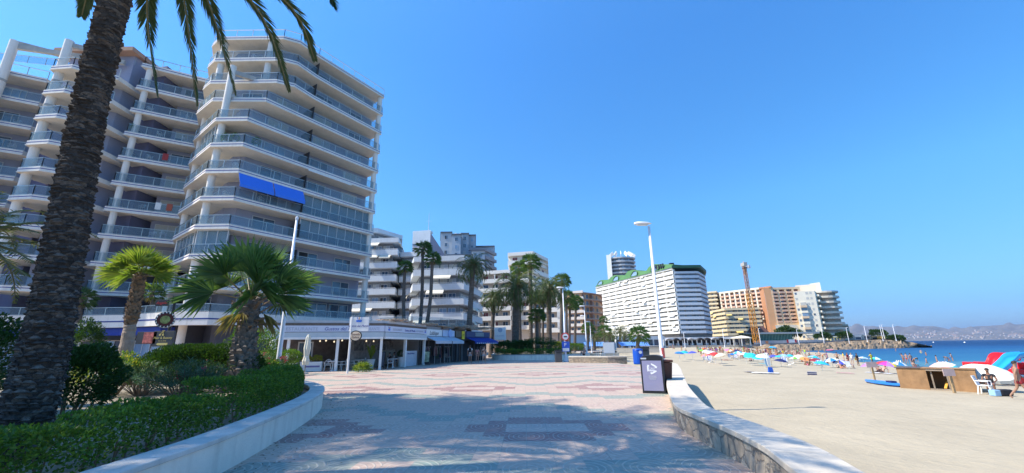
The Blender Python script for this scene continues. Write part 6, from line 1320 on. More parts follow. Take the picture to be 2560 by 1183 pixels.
for u,v,l,c,rz in ((986,917,'customer in a white shirt sitting at the restaurant table','white',1.9),(974,919,'customer in dark clothes sitting left of the one in white','black',2.6)):
    q=G(u,v); person(l,(q.x,q.y,0),rz,'chair',3,(('shirt',c),('shorts','navy')),0)
q=D(1466,880,60); person('distant person in a white shirt standing behind the seat wall',(q.x,60,0),2,'stand',0,(('shirt','white'),('shorts','black')),3)
# ================================================================ BEACH
UM={}
def two(c): 
    return c
UC={'blue':(.02,.2,.6),'sky blue':(.03,.42,.7),'turquoise':(.03,.5,.6),'pale blue':(.3,.5,.68),'indigo':(.06,.08,.5),'lime green':(.4,.65,.03),'green':(.2,.5,.06),'pink':(.75,.2,.35),'orange':(.8,.28,.08),'cream':(.72,.62,.42),'white':(.75,.75,.72),'maroon':(.25,.02,.04),'navy':(.02,.03,.12),'purple':(.4,.2,.55),'red':(.65,.05,.05),'yellow':(.8,.6,.05),'magenta':(.7,.05,.35),'grey':(.4,.4,.4),'pale pink':(.75,.45,.45)}
def parasol(label,loc,r,h,cols,tilt=(.1,0),group='beach parasols'):
    t=thing('beach_parasol',label,'parasol',loc,group=group); x,y,z=loc; tx,ty=tilt; top=V(x+tx*.6,y+ty*.6,z+h); ax=V(tx,ty,1).normalized(); e=ax.orthogonal().normalized(); f=ax.cross(e)
    MB().tube([(x,y,z-.1),(x,y,z+h*.4),top+ax*.06],.022,6).build('pole',mat('parasol_pole',(.7,.7,.7),.4,0),t)
    ms=[mat('canvas_'+c.replace(' ','_'),UC[c],.75,.05,4) for c in cols]; m=MB(); n=16; R3=[(0.02,0),(r*.45,-.10*r),(r*.8,-.27*r),(r,-.42*r)]; vs=[]
    for rr,dz in R3:
        for k in range(n): a=2*math.pi*k/n; q=rr*(1-.05*(k%2)*(rr/r)); vs.append(top+(e*math.cos(a)+f*math.sin(a))*q+ax*(dz-(.03*r if k%2==0 and rr==r else 0)))
    for i in range(3):
        for k in range(n):
            ci=(k//2)%len(ms) if len(cols)!=2 or 'R' not in cols else 0
            m.add([vs[i*n+k],vs[i*n+(k+1)%n],vs[(i+1)*n+(k+1)%n],vs[(i+1)*n+k]],[(0,1,2,3)],ci)
    m.build('canopy',ms,t); return t
PL=[] 
def up(u,v,rpx,cols,h=1.5,desc='',tilt=None):
    
    if rpx>=8:
        y=.97*F/rpx*.93; y=min(y,95); q=D(u,v,y); hh=q.z-sandz(q.x,q.y); h=min(1.5,max(.95,hh))
    p=SG(u,v,h); d=math.hypot(p.x,p.y); zc=float(np.dot(np.array(p-V(0,0,EYE)),_f)); r=min(1.25,max(.75,rpx*zc/F))
    tilt=tilt or (random.uniform(-.25,.25),random.uniform(-.3,.1)); PL.append((u,p,desc)); parasol(desc,tuple(p),r,h,cols,tilt)
ULIST=[(1786,881,6,('red',),'small red parasol right of the orange and pink one'),(1801,883,7,('cream',),'plain cream parasol in the left half of the crowd'),(1862,881,6,('sky blue','white'),'small sky blue and white parasol near the lime green one'),(1905,885,7,('white',),'plain white parasol behind the large sky blue one'),(1985,892,9,('green','white'),'green and white parasol in front of the wide cream one'),(2010,893,9,('orange',),'plain orange parasol left of the pale turquoise one'),(2097,900,10,('indigo','white'),'indigo and white parasol behind the bare-chested person'),(1931,866,10,('sky blue',),'light blue parasol standing alone highest up, nearest the rocks'),(1754,874,6,('green',),'green parasol at the left end of the crowded beach'),(1765,875.5,7,('white','grey'),'pale grey parasol right behind the green one'),(1776,877,7,('white',),'white parasol at the left end of the crowd'),
(1710,877,7,('sky blue',),'bright blue parasol at the far left with few people round it'),(1697,879,5,('blue',),'small blue parasol left of the bright blue one at far left'),(1730,878,6,('indigo',),'indigo parasol alone between the far left group and the crowd'),
(1764,885,9,('orange','pink'),'orange and pink parasol in front at the left of the crowd'),(1818,873,6,('pink',),'pink parasol beside the cream-orange one in the back row'),(1827,874,7,('cream','orange'),'cream and orange parasol in the back row'),(1840,874,5,('navy',),'dark parasol in the back row'),
(1833,883,9,('blue',),'mid blue parasol left of the centre of the crowd'),(1845,878,7,('white','sky blue'),'white and blue panelled parasol behind the mid blue one'),(1851,883,9,('pale pink',),'faded pink parasol right of the mid blue one'),(1873,887,8,('lime green',),'lime green parasol in the centre of the crowd'),(1874,883,6,('turquoise',),'small turquoise parasol behind the lime green one'),
(1893,889,14,('sky blue',),'large sky blue parasol right of the lime green one'),(1916,882,8,('pale pink','white'),'pink and white parasol behind the large sky blue one'),(1932,887,10,('indigo',),'deep blue parasol between two sky blue ones'),(1948,888,9,('sky blue',),'sky blue parasol right of the deep blue one'),(1950,897,11,('navy',),'navy parasol in front of the sky blue ones'),
(1960,886,8,('pale blue',),'dull pale blue parasol behind the light turquoise one'),(1973,886,10,('turquoise',),'light turquoise parasol left of the wide cream one'),(1996,887,13,('cream',),'wide cream parasol near the water'),(2033,889,14,('turquoise','pale blue'),'pale turquoise parasol above the maroon one'),(2038,896,11,('maroon',),'maroon parasol under the pale turquoise one'),
(2051,903,18,('sky blue',),'big sky blue parasol in the front row left of the standing people'),(2078,895,17,('blue','white'),'blue and white striped parasol by the waterline'),(2156,892,12,('pale blue','white'),'pale blue and white parasol behind the person in black'),(2188,893,13,('white','turquoise'),'white and teal parasol behind the person in yellow'),(2172,907,9,('purple',),'purple parasol left of the rainbow one'),
(2213,903,21,('yellow','orange','red','magenta','purple'),'rainbow coloured parasol left of the wooden shed'),(2243,904,17,('blue','white'),'blue and white striped parasol right behind the rainbow one'),(2353,905,27,('pale pink','white'),'pink and white striped parasol behind the shed'),(2364,911,26,('turquoise',),'turquoise parasol in front of the pink striped one')]
for u,v,r,c,l in ULIST: up(u,v,r,c,1.5,l)
# people on the beach
cn=list(CL); random.seed(21)
def near(u): 
    return min(PL,key=lambda q:abs(q[0]-u))[2].split(' parasol')[0]
SEEN=set()
def bp(u,v,pose,who,sk,cl,hair=0,long=False,rz=None,lab=None,water=False,sc=1):
    h={'stand':1.6,'walk':1.6,'hips':1.6,'reach':1.6,'bend':1.1,'sit':0,'recline':0,'lie':0,'chair':0}[pose]
    p=SG(u,v,0)
    if water: p=G(u,v,-1.85); p.z=-2.5 if water==2 else -2.2
    rz=random.uniform(0,6.28) if rz is None else rz
    if lab is None:
        cs=' and '.join('%s %s'%(c,{'trunks':'trunks','bikini':'bikini','top':'top','shirt':'shirt','shorts':'shorts','dress':'dress'}[k]) for k,c in cl[:1])
        ps={'stand':'standing','walk':'walking','hips':'standing hands on hips','reach':'standing arm raised','bend':'bending down','sit':'sitting on the sand','recline':'leaning back on the sand','lie':'lying on the sand','chair':'sitting in a beach chair'}[pose]
        lab='%s in %s %s by the %s parasol'%(who,cs,ps,near(u)) if not water else '%s in %s standing in the shallow water'%(who,cs)
        w_=lab.split()
        if len(w_)>16: lab=' '.join(w_[:16])
    k=0
    base=lab
    while lab in SEEN and k<9: lab=base.replace(' in ',[' with wet hair in ',' turned away in ',' facing the sea in ',' farthest back in ',' nearest the water in ',' with tanned back in ',' leftmost in ',' rightmost in ',' with dark hair in '][k],1); k+=1
    if len(lab.split())>16: lab=' '.join(lab.split()[:16])
    SEEN.add(lab)
    return person(lab,tuple(p),rz,pose,sk,cl,hair,long,sc,group='people on the beach')
# standing people
bp(2096,908,'hips','person',0,(('shorts','black'),),0,rz=2.5,lab='bare-chested person in dark shorts at the water, leftmost of the standing row')
bp(2112,908,'stand','person',1,(('trunks','red'),('shirt','yellow')),0,rz=1.0,lab='person in yellow top and red shorts standing at the waterline')
bp(2123,911,'stand','person',3,(('dress','maroon'),),1,True,rz=.3,lab='person in a dark red dress in the standing row')
bp(2133,913,'stand','person',1,(('shirt','white'),('shorts','grey')),2,True,rz=-.4,lab='person in a white top beside the person in black')
bp(2147,915,'stand','person',2,(('dress','black'),),0,rz=.2,lab='person in a black robe with a yellow bag, rightmost of the standing row')
p=SG(2140,913); t=thing('bag','yellow shoulder bag held beside the person in black','bag',(p.x,p.y,p.z+.7)); MB().box((p.x+.2,p.y,p.z+.85),(.34,.12,.34)).build('bag_body',clm('yellow'),t,bevel=.04); MB().tube([(p.x+.06,p.y,p.z+1.02),(p.x+.2,p.y,p.z+1.3),(p.x+.34,p.y,p.z+1.02)],.012,5).build('handle',clm('yellow'),t)
bp(2182,911,'hips','lifeguard',0,(('shirt','yellow'),('shorts','lime')),0,rz=.2,lab='person in yellow shirt and lime shorts behind the rainbow parasol')
for u,v,po,l in ((2262,912,'reach','bare-backed bather with raised arm at the water behind the shed, left of three'),(2270,911,'stand','bather turned sideways in the middle of three behind the shed'),(2281,913,'stand','third bather by the water behind the shed'),(2287,917,'bend','bather bending down at the waterline behind the shed'),(2345,912,'stand','dark-haired bather seen above the pink striped parasol'),(2374,905,'bend','bather splashing in the shallows right of the pink striped parasol'),(2383,903,'reach','bather with an arm out in the shallows, right of the splashing one')):
    bp(u,v,po,'bather',random.choice((0,3)),(('trunks',random.choice(('navy','blue','black','red'))),),0,lab=l,water=1 if u>2340 else False)
bp(2319,915,'walk','child',3,(('trunks','pink'),),0,rz=1.2,lab='small child at the waterline left of the turquoise parasol',sc=.7)
for u,v,l in ((1945,866,'left bather on the low rocks below the retaining wall'),(1952,874,'bather standing on the low rocks behind the parasols'),(2012,882,'left bather of the group in the shallows'),(2018,881,'middle bather of the group in the shallows'),(2024,882,'right bather of the group in the shallows'),(2062,880,'lone bather near the pink float'),(2240,879,'swimmer far out beyond the lifeguard'),(2303,884,'swimmer right of the three bathers'),(2316,890,'dark-haired swimmer left of the pink parasol')):
    bp(u,v,'stand','bather',random.choice((0,1,3)),(('trunks',random.choice(cn)),),0,lab=l,water=2 if u>2100 else (1 if v>878 else False))
# sitting and lying, front rows
for u,v,po,who,sk,c,l in ((2197,930,'sit','person',3,'black','person seen from behind sitting on a towel below the rainbow parasol, left one'),(2207,932,'recline','person',1,'black','person leaning back on a towel below the rainbow parasol, right one'),(2104,921,'recline','person',3,'orange','sunbather leaning back left of the small sun chair'),(2124,921,'chair','person',3,'red','sunbather in a low chair left of the purple parasol'),(2112,920,'sit','person',0,'white','sunbather between the leaning one and the chair'),(1816,902,'lie','person',3,'black','sunbather lying alone on the open sand left of centre'),(1878,903,'recline','person',3,'black','sunbather reclining under the large sky blue parasol'),(2016,913,'sit','person',0,'red','person in red sitting at the front right, left of the big sky blue parasol'),(2022,914,'recline','person',2,'pink','person in pink reclining beside the person in red'),(2005,905,'sit','person',1,'orange','person sitting alone right of the striped deck chairs'),(2286,920,'sit','person',3,'red','sunbather in red sitting behind the top edge of the shed'),(2293,921,'lie','person',3,'navy','sunbather lying behind the top edge of the shed')):
    bp(u,v,po,who,sk,(('bikini' if sk==1 else 'trunks',c),),random.randrange(3),sk==1,rz=None,lab=l)
# the crowd
random.seed(5)
for i in range(175):
    u=random.choice((random.gauss(1770,14),random.gauss(1835,30),random.gauss(1900,40),random.gauss(1960,35),random.uniform(1745,2080)))
    u=min(2078,max(1688,u)); vmin=np.interp(u,[1690,1760,1850,1950,2000,2080],[874,877,880,883,887,897]); v=random.uniform(vmin,vmin+14 if u>1750 else vmin+5)
    po=random.choice(('sit','sit','recline','lie','stand','stand','hips','bend','walk')) ; c=random.choice(cn); sk=random.choice((0,3,1,0,2)); w_=random.choice(('sunbather','person','beachgoer'))
    k=random.choice(('trunks','bikini','trunks','dress','shirt')); cl=((k,c),)+((('top',c),) if k=='bikini' else ())+((('shorts',random.choice(cn)),) if k=='shirt' else ())
    bp(u,v,po,w_,sk,cl,random.randrange(3),k=='bikini',sc=random.uniform(.9,1.03))
for u,v in ((1672,868),(1676,870),(1683,872),(1686,873),(1705,880),(1715,880)): bp(u,v,random.choice(('sit','stand')),'sunbather',random.choice((0,3)),(('trunks',random.choice(cn)),),1)
# beach chairs
DC=None; random.seed(8)
def deck(loc,rz,label,c):
    t=thing('beach_chair',label,'beach chair',loc,rz,group='folding beach chairs'); al=ALU
    for s in (-1,1): m=MB(); m.tube([(s*.27,-.3,0),(s*.27,.3,.32),(s*.27,.42,.85)],.016,5); m.tube([(s*.27,.35,0),(s*.27,-.32,.32),(s*.27,-.3,.5),(s*.27,.3,.52)],.016,5); m.build('side_frame',al,t,local=True)
    m=MB(); vs=[]; pr=[(-.32,.31),(.0,.26),(.28,.3),(.36,.6),(.42,.85)]
    for y,z in pr: vs+=[(-.26,y,z),(.26,y,z)]
    for i in range(4):
        for q in range(6): x0=-.26+q*.52/6; x1=x0+.52/6; (y0,z0),(y1,z1)=pr[i],pr[i+1]; m.add([(x0,y0,z0),(x1,y0,z0),(x1,y1,z1),(x0,y1,z1)],[(0,1,2,3)],q%2)
    m.build('fabric_seat',[clm(c),clm('white')],t,local=True); return t
for k,(u,v,c,l) in enumerate(((1763,905,'black','dark folding chair at the left front of the crowd'),(1778,907,'blue','blue striped folding chair with its back to the promenade, left front'),(1773,904,'blue','blue folding chair between two others at the left front'),(1828,898,'grey','grey folding chair under the mid blue parasol'),(1838,899,'navy','navy folding chair beside the grey one'),(1964,911,'blue','blue and white deck chair in the front row, left of the pair'),(1979,913,'grey','grey and white deck chair in the front row, right of the pair'),(2050,918,'blue','pale blue folding chair under the big sky blue parasol'),(2078,908,'navy','navy lounger at the foot of the striped parasol'),(2127,922,'white','low white sun chair left of the purple parasol'),(2150,905,'navy','dark chair behind the person in black'),(1905,902,'turquoise','teal folding chair behind the standing board'),(1957,905,'navy','dark chair under the navy parasol'),(2218,914,'black','dark chair under the rainbow parasol'),(2248,917,'black','dark lounger left of the shed roof'),(2366,920,'black','dark folding chair below the turquoise parasol'))):
    p=SG(u,v); deck(tuple(p),random.uniform(-1,1),l,c)
# boards, towels, bag, posts
def flat(name,label,cat,c,a,b,th,rz,m_,group=None):
    t=thing(name,label,cat,c,rz,group=group); n=18; pts=[(a*math.cos(2*math.pi*k/n)*(1 if abs(math.cos(2*math.pi*k/n))<.99 else 1.05),b*math.sin(2*math.pi*k/n)) for k in range(n)]; m=MB(); m.prism(pts,.0,th); m.build('board',m_,t,local=True,bevel=.02); return t
for u,v,c,l in ((1918,916,'pale blue','pale blue surfboard standing upright in the sand, left of two'),(1924,917,'white','white surfboard standing upright, right of two')):
    p=SG(u,v); t=thing('surfboard',l,'surfboard',tuple(p)); m=MB(); n=16; A_=[V(p.x+.2*math.cos(a),p.y,p.z+.75+.8*math.sin(a)) for a in np.linspace(0,2*math.pi,n,endpoint=False)]; m.add(A_+[q+V(0,.07,0) for q in A_],[tuple(range(n-1,-1,-1)),tuple(range(n,2*n))]+[(i,(i+1)%n,(i+1)%n+n,i+n) for i in range(n)]); m.build('board',mat('canvas_'+c.replace(' ','_'),UC[c],.5,.05,4),t); MB().tube([(p.x+.3,p.y,p.z),(p.x+.3,p.y,p.z+1.9)],.03,6).build('post',WOOD,t)
def towel(label,u0,v0,u1,v1,wd,c):
    a=SG(u0,v0); b=SG(u1,v1); f=Fr(a,b); m=MB(); n=8; vs=[]
    for i in range(n+1):
        for j in range(3): q=f.p(f.L*i/n,0,(j-1)*wd/2); vs.append((q.x,q.y,sandz(q.x,q.y)+.05+.03*random.random()))
    m.add(vs,[(i*3+j,(i+1)*3+j,(i+1)*3+j+1,i*3+j+1) for i in range(n) for j in range(2)]); o=m.build('towel',clm(c),None); tag(o,label,'towel',group='towels on the sand'); return o
towel('long pale towel spread on the open sand below the surfboards',1880,933,1948,935,1.2,'white'); towel('narrow dark edged mat at the left end of the pale towel',1866,931,1880,932,.7,'navy'); towel('thin pink towel left of the wooden post',2092,933,2136,935,.7,'pink'); towel('white towel of the two people below the rainbow parasol',2166,932,2230,936,1.2,'white'); towel('turquoise towel by the reclining sunbather',1900,910,1925,912,1.0,'turquoise')
for u,l in ((1925,'left blue flip-flop standing bag on the pale towel'),(1930,'right blue bag on the pale towel')):
    p=SG(u,933); t=thing('bag',l,'bag',tuple(p)); m=MB(); m.hexa([p+V(-.12,-.1,.06),p+V(.12,-.1,.06),p+V(.12,.1,.06),p+V(-.12,.1,.06),p+V(-.09,-.06,.5),p+V(.09,-.06,.5),p+V(.09,.06,.5),p+V(-.09,.06,.5)]); m.build('bag_body',clm('blue'),t); MB().tube([p+V(-.06,0,.5),p+V(0,0,.62),p+V(.06,0,.5)],.01,5).build('handle',clm('blue'),t)
p=SG(2030,938); t=thing('sun_lounger','folded dark striped mat with straps lying alone on the sand','beach mat',tuple(p)); 
for k in range(4): m=MB(); m.tube([p+V(-.32,.06,.06+.07*k),p+V(.32,-.15,.06+.06*k)],.045,8); m.build('roll',clm(('navy','grey')[k%2]),t)
# shed
SH0=SG(2252,971); SH1=SG(2453,982); SH0.z=SH1.z=min(SH0.z,SH1.z); zb=SH0.z-.15; fr=Fr(SH0,SH1,0); PLY=mat('plywood',(.33,.19,.09),.8,.3,1.6,bump=.3,bscale=12,stain=.5); zt0=D(2244,920,SH0.y).z; L=fr.L
t=thing('beach_shed','low brown plywood shed with an open black hatch on the sand','shed',(fr.p(L/2,0).x,fr.p(L/2,0).y,zb))
x0=L*.395; x1=L*.70; dp=1.5; hh=zt0
m=MB(); fr.box(m,0,x0,zb,hh,-.04,0); m.build('front_panel',PLY,t); m=MB(); fr.box(m,x1,L,zb,hh-.02,-.04,0); m.build('front_panel',PLY,t)
m=MB(); fr.box(m,x0+.003,x1-.003,zb,zb+.25,-.04,-.002); m.build('sill_board',WOOD,t); m=MB(); fr.box(m,x0+.003,x1-.003,hh-.12,hh-.02,-.05,.01); m.build('lintel',WOOD,t)
m=MB(); fr.box(m,0,L,zb,hh,-dp,-dp+.04); m.build('back_panel',PLY,t)
for xx in (0,L-.04): m=MB(); fr.box(m,xx,xx+.04,zb,hh,-dp+.042,-.042); m.build('side_panel',PLY,t)
m=MB(); fr.box(m,-.08,x0-.2,hh+.003,hh+.035,-dp-.05,.06); m.build('roof_board',mat('roof_board_dark',(.12,.09,.08),.8,.3,4),t); m=MB(); fr.box(m,x0-.197,L+.03,hh+.003,hh+.03,-dp-.05,.05); m.build('roof_board',PLY,t)
for xx in (x0+.15,x1-.2): m=MB(); fr.box(m,xx,xx+.07,zb+.25,hh-.12,-.2,-.13); m.build('frame_post',WOOD,t)
m=MB(); c=fr.p(x0+(x1-x0)*.62,zb+.25,-.3); m.beam(c,c+V(.3,.1,.35),.12,.05); o=m.build('paddle',mat('paddle_orange',(.7,.35,.05),.5,.1),None); tag(o,'orange paddle blade lying in the open hatch of the shed','paddle')
p=SG(2387,983); t=thing('sign_post','wooden post with a blank pinkish board in front of the shed hatch','sign',tuple(p)); zt=D(2380,930,p.y).z; m=MB(); m.beam((p.x,p.y,p.z-.1),(p.x,p.y,zt),.11,.09); m.build('post',mat('pine_post',(.4,.27,.14),.8,.2,4),t); m=MB(); m.box((p.x-.08,p.y-.07,zt-.02),(.62,.03,.36)); m.build('board',mat('pink_board',(.55,.4,.36),.7,.15,3),t)
p=SG(2188,953); t=thing('wooden_post','tall wooden post with a small plank top behind the blue paddle board','post',tuple(p)); zt=D(2178,908,p.y).z; m=MB(); m.beam((p.x,p.y,p.z-.1),(p.x,p.y,zt),.09,.08); m.build('post',mat('pine_post',(.4,.27,.14),.8,.2,4),t); m=MB(); m.box((p.x-.05,p.y-.06,zt-.1),(.75,.03,.38)); m.build('plank',mat('pink_board',(.5,.33,.32),.7,.15,3),t)
a=SG(2166,957); b=SG(2252,969); c=a.lerp(b,.5); t=thing('paddle_board','bright blue paddle board lying on the sand left of the shed','paddle board',(c.x,c.y,c.z),math.atan2(b.y-a.y,b.x-a.x)); Lb=(b-a).length/2; n=24; pts=[(Lb*math.cos(2*math.pi*k/n)*(1),.42*math.sin(2*math.pi*k/n)*(1-.25*abs(math.cos(2*math.pi*k/n)))) for k in range(n)]
m=MB(); m.prism([(x*.94,y*.85) for x,y in pts],.0,.09,1); m.prism(pts,.091,.22,0); m.build('hull',[mat('board_blue',(.03,.22,.7),.3,.05),mat('board_dark',(.02,.03,.1),.4,0)],t,local=True,bevel=.02); m=MB(); m.box((Lb*.55,.0,.27),(.5,.3,.1)); m.build('seat_strap',clm('navy'),t,local=True)
# pedalo with slides
RED=mat('fibreglass_red',(.65,.02,.03),.25,.04); BLU=mat('fibreglass_blue',(.03,.35,.75),.25,.04)
p=SG(2545,965); px,py=p.x,p.y; z=p.z
t=thing('pedal_boat','white and red pedal boats with a red and a blue slide at the right','pedal boat',(px,py,z))
for k,(ox,oy,mt) in enumerate(((-.4,1.9,RED),(1.3,.4,RED))):
    for s in (-.65,.65):
        m=MB(); n=10; st=[(-1.9,.12,.45),(-1.3,.3,.1),(0,.34,0),(1.3,.3,.05),(1.9,.18,.3)]; vs=[]
        for x,w_,zz in st: vs+=[(px+ox+x,py+oy+s-w_,z+.55),(px+ox+x,py+oy+s-w_*.7,z+zz+.08),(px+ox+x,py+oy+s+w_*.7,z+zz+.08),(px+ox+x,py+oy+s+w_,z+.55)]
        fs=[(i*4+j,i*4+(j+1)%4,i*4+4+(j+1)%4,i*4+4+j) for i in range(4) for j in range(4)]+[(0,3,2,1),(16,17,18,19)]; m.add(vs,fs); m.build('float',mt if s<0 else WHITE2,t,bevel=.03)
    m=MB(); m.box((px+ox,py+oy,z+.62),(2.9,1.3,.12)); m.build('deck',WHITE2,t,bevel=.03)
    for sx in (-.5,.3): m=MB(); m.box((px+ox+sx,py+oy,z+.86),(.5,1.1,.35)); m.box((px+ox+sx+.25,py+oy,z+1.15),(.12,1.1,.6)); m.build('seat',mt,t,bevel=.06)
def slide(P,wd,mt):
    P=smoothpath([tuple(q) for q in P],6); m=MB(); vs=[]; prof=[(-1,.28),(-.9,0.02),(-.5,-.06),(.5,-.06),(.9,.02),(1,.28)]
    for i,q in enumerate(P):
        d=(P[min(i+1,len(P)-1)]-P[max(i-1,0)]).normalized(); s=V(d.y,-d.x,0).normalized(); u_=s.cross(d).normalized(); u_=u_ if u_.z>0 else -u_
        for x,h in prof: vs.append(q+s*x*wd+u_*h)
        for x,h in prof[::-1]: vs.append(q+s*x*wd*1.06+u_*(h-.05))
    n=12; m.add(vs,[(i*n+k,i*n+(k+1)%n,(i+1)*n+(k+1)%n,(i+1)*n+k) for i in range(len(P)-1) for k in range(n)]); m.build('slide',mt,t,smooth=True)
y1,y2=py+1.2,py-.8
slide([D(2482,925,y1+1.0),D(2492,905,y1+1),D(2500,892,y1+1),D(2524,893,y1+.9),D(2530,900,y1+.7)],.42,RED)
slide([D(2468,946,y2+.3),D(2492,932,y2+.4),D(2520,908,y2+.6),D(2536,893,y2+.8),D(2570,890,y2+.9)],.36,BLU)
for a_,b_ in (((2510,945,y1+.5),(2512,895,y1+.8)),((2528,950,y1+.2),(2524,896,y1+.8)),((2545,950,y2+.6),(2540,897,y2+.8)),((2566,950,y2+.8),(2562,893,y2+.8))): m=MB(); m.tube([D(*a_),D(*b_)],.025,6); m.build('ladder_rail',ALU,t)
# white parasol at right, plastic chair, seated attendant, man
p=SG(2474,978); p.z=SG(2474,978).z; zt=D(2460,914,p.y).z
t=thing('beach_parasol','large tilted white parasol over the attendant at the end of the shed','parasol',tuple(p)); c=D(2460,927,p.y); m=MB(); m.tube([(p.x,p.y,p.z-.1),tuple(c+V(.05,0,.15))],.03,8); m.build('pole',ALU,t); m=MB(); ax=V(-.1,-.24,1).normalized(); e=V(1,0,.1).normalized(); f_=ax.cross(e); n=16; vs=[]; r=1.2
for rr,dz in ((.02,.28),(r*.5,.2),(r*.8,.03),(r,-.16),(r*.99,-.34)):
    for k in range(n): a=2*math.pi*k/n; vs.append(c+(e*math.cos(a)+f_*math.sin(a))*rr*(1-.03*(k%2))+ax*(dz+.02*math.sin(k*2.1)))
m.add(vs,[(i*n+k,i*n+(k+1)%n,(i+1)*n+(k+1)%n,(i+1)*n+k) for i in range(4) for k in range(n)]); m.build('canopy',mat('canvas_offwhite',(.74,.7,.6),.8,.05,3),t)
pc=SG(2468,986); t=thing('plastic_chair','white plastic garden chair at the right end of the shed','chair',tuple(pc),.5); WP=mat('white_plastic',(.75,.75,.74),.35,.03)
m=MB(); m.box((0,0,.43),(.46,.46,.03)); m.build('seat',WP,t,local=True,bevel=.01)
m=MB(); m.hexa([(-.23,.2,.45),(.23,.2,.45),(.23,.24,.45),(-.23,.24,.45),(-.21,.32,.9),(.21,.32,.9),(.21,.36,.9),(-.21,.36,.9)]); m.build('backrest',WP,t,local=True)
for sx in (-1,1):
    m=MB(); m.tube([(sx*.24,-.2,.42),(sx*.26,-.2,.64),(sx*.26,.25,.66)],.022,6); m.build('armrest',WP,t,local=True)
    for sy in (-1,1): m=MB(); m.beam((sx*.25,sy*.25,0),(sx*.2,sy*.19,.42),.05); m.build('leg',WP,t,local=True)
person('attendant in dark clothes sitting in the shade of the white parasol',tuple(SG(2484,984)),-.9,'chair',2,(('shirt','black'),('shorts','navy')),0,fingers=True)
pm=SG(2560,1000); person('bare-chested man in dark shorts leaning at the red pedal boat at the right edge',tuple(pm),.9,'walk',0,(('shorts','maroon'),),0,fingers=True,sc=1.0)
p=SG(2512,990); t=thing('bag','dark beach bag with a blue box on the sand by the plastic chair','bag',tuple(p)); m=MB(); m.box((p.x,p.y,p.z+.16),(.6,.35,.3)); m.build('bag_body',clm('black'),t,bevel=.06); m=MB(); m.box((p.x-.45,p.y,p.z+.15),(.3,.3,.28)); m.build('box',mat('canvas_pale_blue',UC['pale blue'],.7,.05),t,bevel=.02)
# buoys
for u,v,l in ((2334,857,'left white buoy on the dark blue sea'),(2412,857.5,'right white buoy on the dark blue sea')):
    p=G(u,v,-1.8); t=thing('buoy',l,'buoy',tuple(p),group='white buoys'); MB().lathe([(.1,-.3),(.8,-.1),(1.0,.4),(.7,1.0),(.1,1.3)],14,tuple(p)).build('float',WHITE2,t,smooth=True); MB().tube([p+V(0,0,1.2),p+V(0,0,1.8)],.06,6).build('topmark',WHITE2,t)
p=G(2075,877,-1.8); o=MB().lathe([(1.0,0),(1.35,.2),(1.0,.42),(.7,.2)],16,tuple(p)).build('inflatable_ring',clm('pink'),None,smooth=True); tag(o,'pink inflatable ring floating in the bay','inflatable')
# ================================================================ FAR SHORE THINGS
YC=mat('crane_yellow',(.7,.3,.04),.6,.1,2); t=None
b=D(1891,852,199); top=D(1866,672,199); t=thing('tower_crane','yellow lattice tower crane standing before the orange building','crane',(b.x,199,b.z-1))
def lattice(z0,z1,w_,m_,nm,x=b.x,y=199.):
    m=MB(); h=w_/2; n=max(1,int((z1-z0)/(w_*1.1)))
    for sx in (-h,h):
        for sy in (-h,h): m.beam((x+sx,y+sy,z0),(x+sx,y+sy,z1),.2)
    for i in range(n):
        a,c=z0+(z1-z0)*i/n,z0+(z1-z0)*(i+1)/n; s=1 if i%2 else -1
        for (p0,p1) in (((-h,-h),(h,-h)),((h,-h),(h,h)),((h,h),(-h,h)),((-h,h),(-h,-h))):
            A_,B_=(p0,p1) if s>0 else (p1,p0); m.beam((x+A_[0],y+A_[1],a),(x+B_[0],y+B_[1],c),.12); m.beam((x+p0[0],y+p0[1],c),(x+p1[0],y+p1[1],c),.12)
    return m.build(nm,m_,t)
z1=D(1875,735,199).z; lattice(b.z-1,z1,1.9,YC,'mast'); lattice(z1,top.z,1.2,mat('crane_orange_brown',(.42,.22,.12),.6,.1,2),'mast')
MB().box((b.x,199,top.z+.4),(1.7,1.7,.7)).build('slewing_ring',mat('crane_dark',(.2,.12,.08),.6,.1),t); MB().box((b.x+2.0,198.5,top.z+.9),(1.0,1.3,1.5)).build('cab',ALU,t,bevel=.1)
m=MB(); tz=D(1862,654,199).z
for sx in (-.6,.6):
    for sy in (-.6,.6): m.beam((b.x+sx,199+sy,top.z+.8),(b.x,199,tz),.18)
m.build('apex',YC,t)
d=V(b.x,199,0).normalized(); a0=V(b.x,199,top.z+1.3); m=MB()
for o_ in (-.5,.5): s=V(d.y,-d.x,0)*o_; m.beam(a0+s,a0+s+d*34,.14)
m.beam(a0+V(0,0,1.1),a0+V(0,0,1.1)+d*34,.14)
for k in range(17): q=a0+d*(2*k); m.beam(q+V(d.y,-d.x,0)*.5,q+V(0,0,1.1)+d*1,.09); m.beam(q-V(d.y,-d.x,0)*.5,q+V(0,0,1.1)+d*1,.09)
m.build('jib',YC,t); MB().box(tuple(a0-d*7+V(0,0,-.3)),(1.6,3,1.6)).build('counterweight',CONC,t); m=MB(); m.beam(a0,a0-d*8,.5,.3); m.build('counter_jib',YC,t); m=MB(); m.beam(V(b.x,199,tz),a0+d*24+V(0,0,1.1),.06); m.beam(V(b.x,199,tz),a0-d*7,.06); m.build('tie_bar',ALU,t)
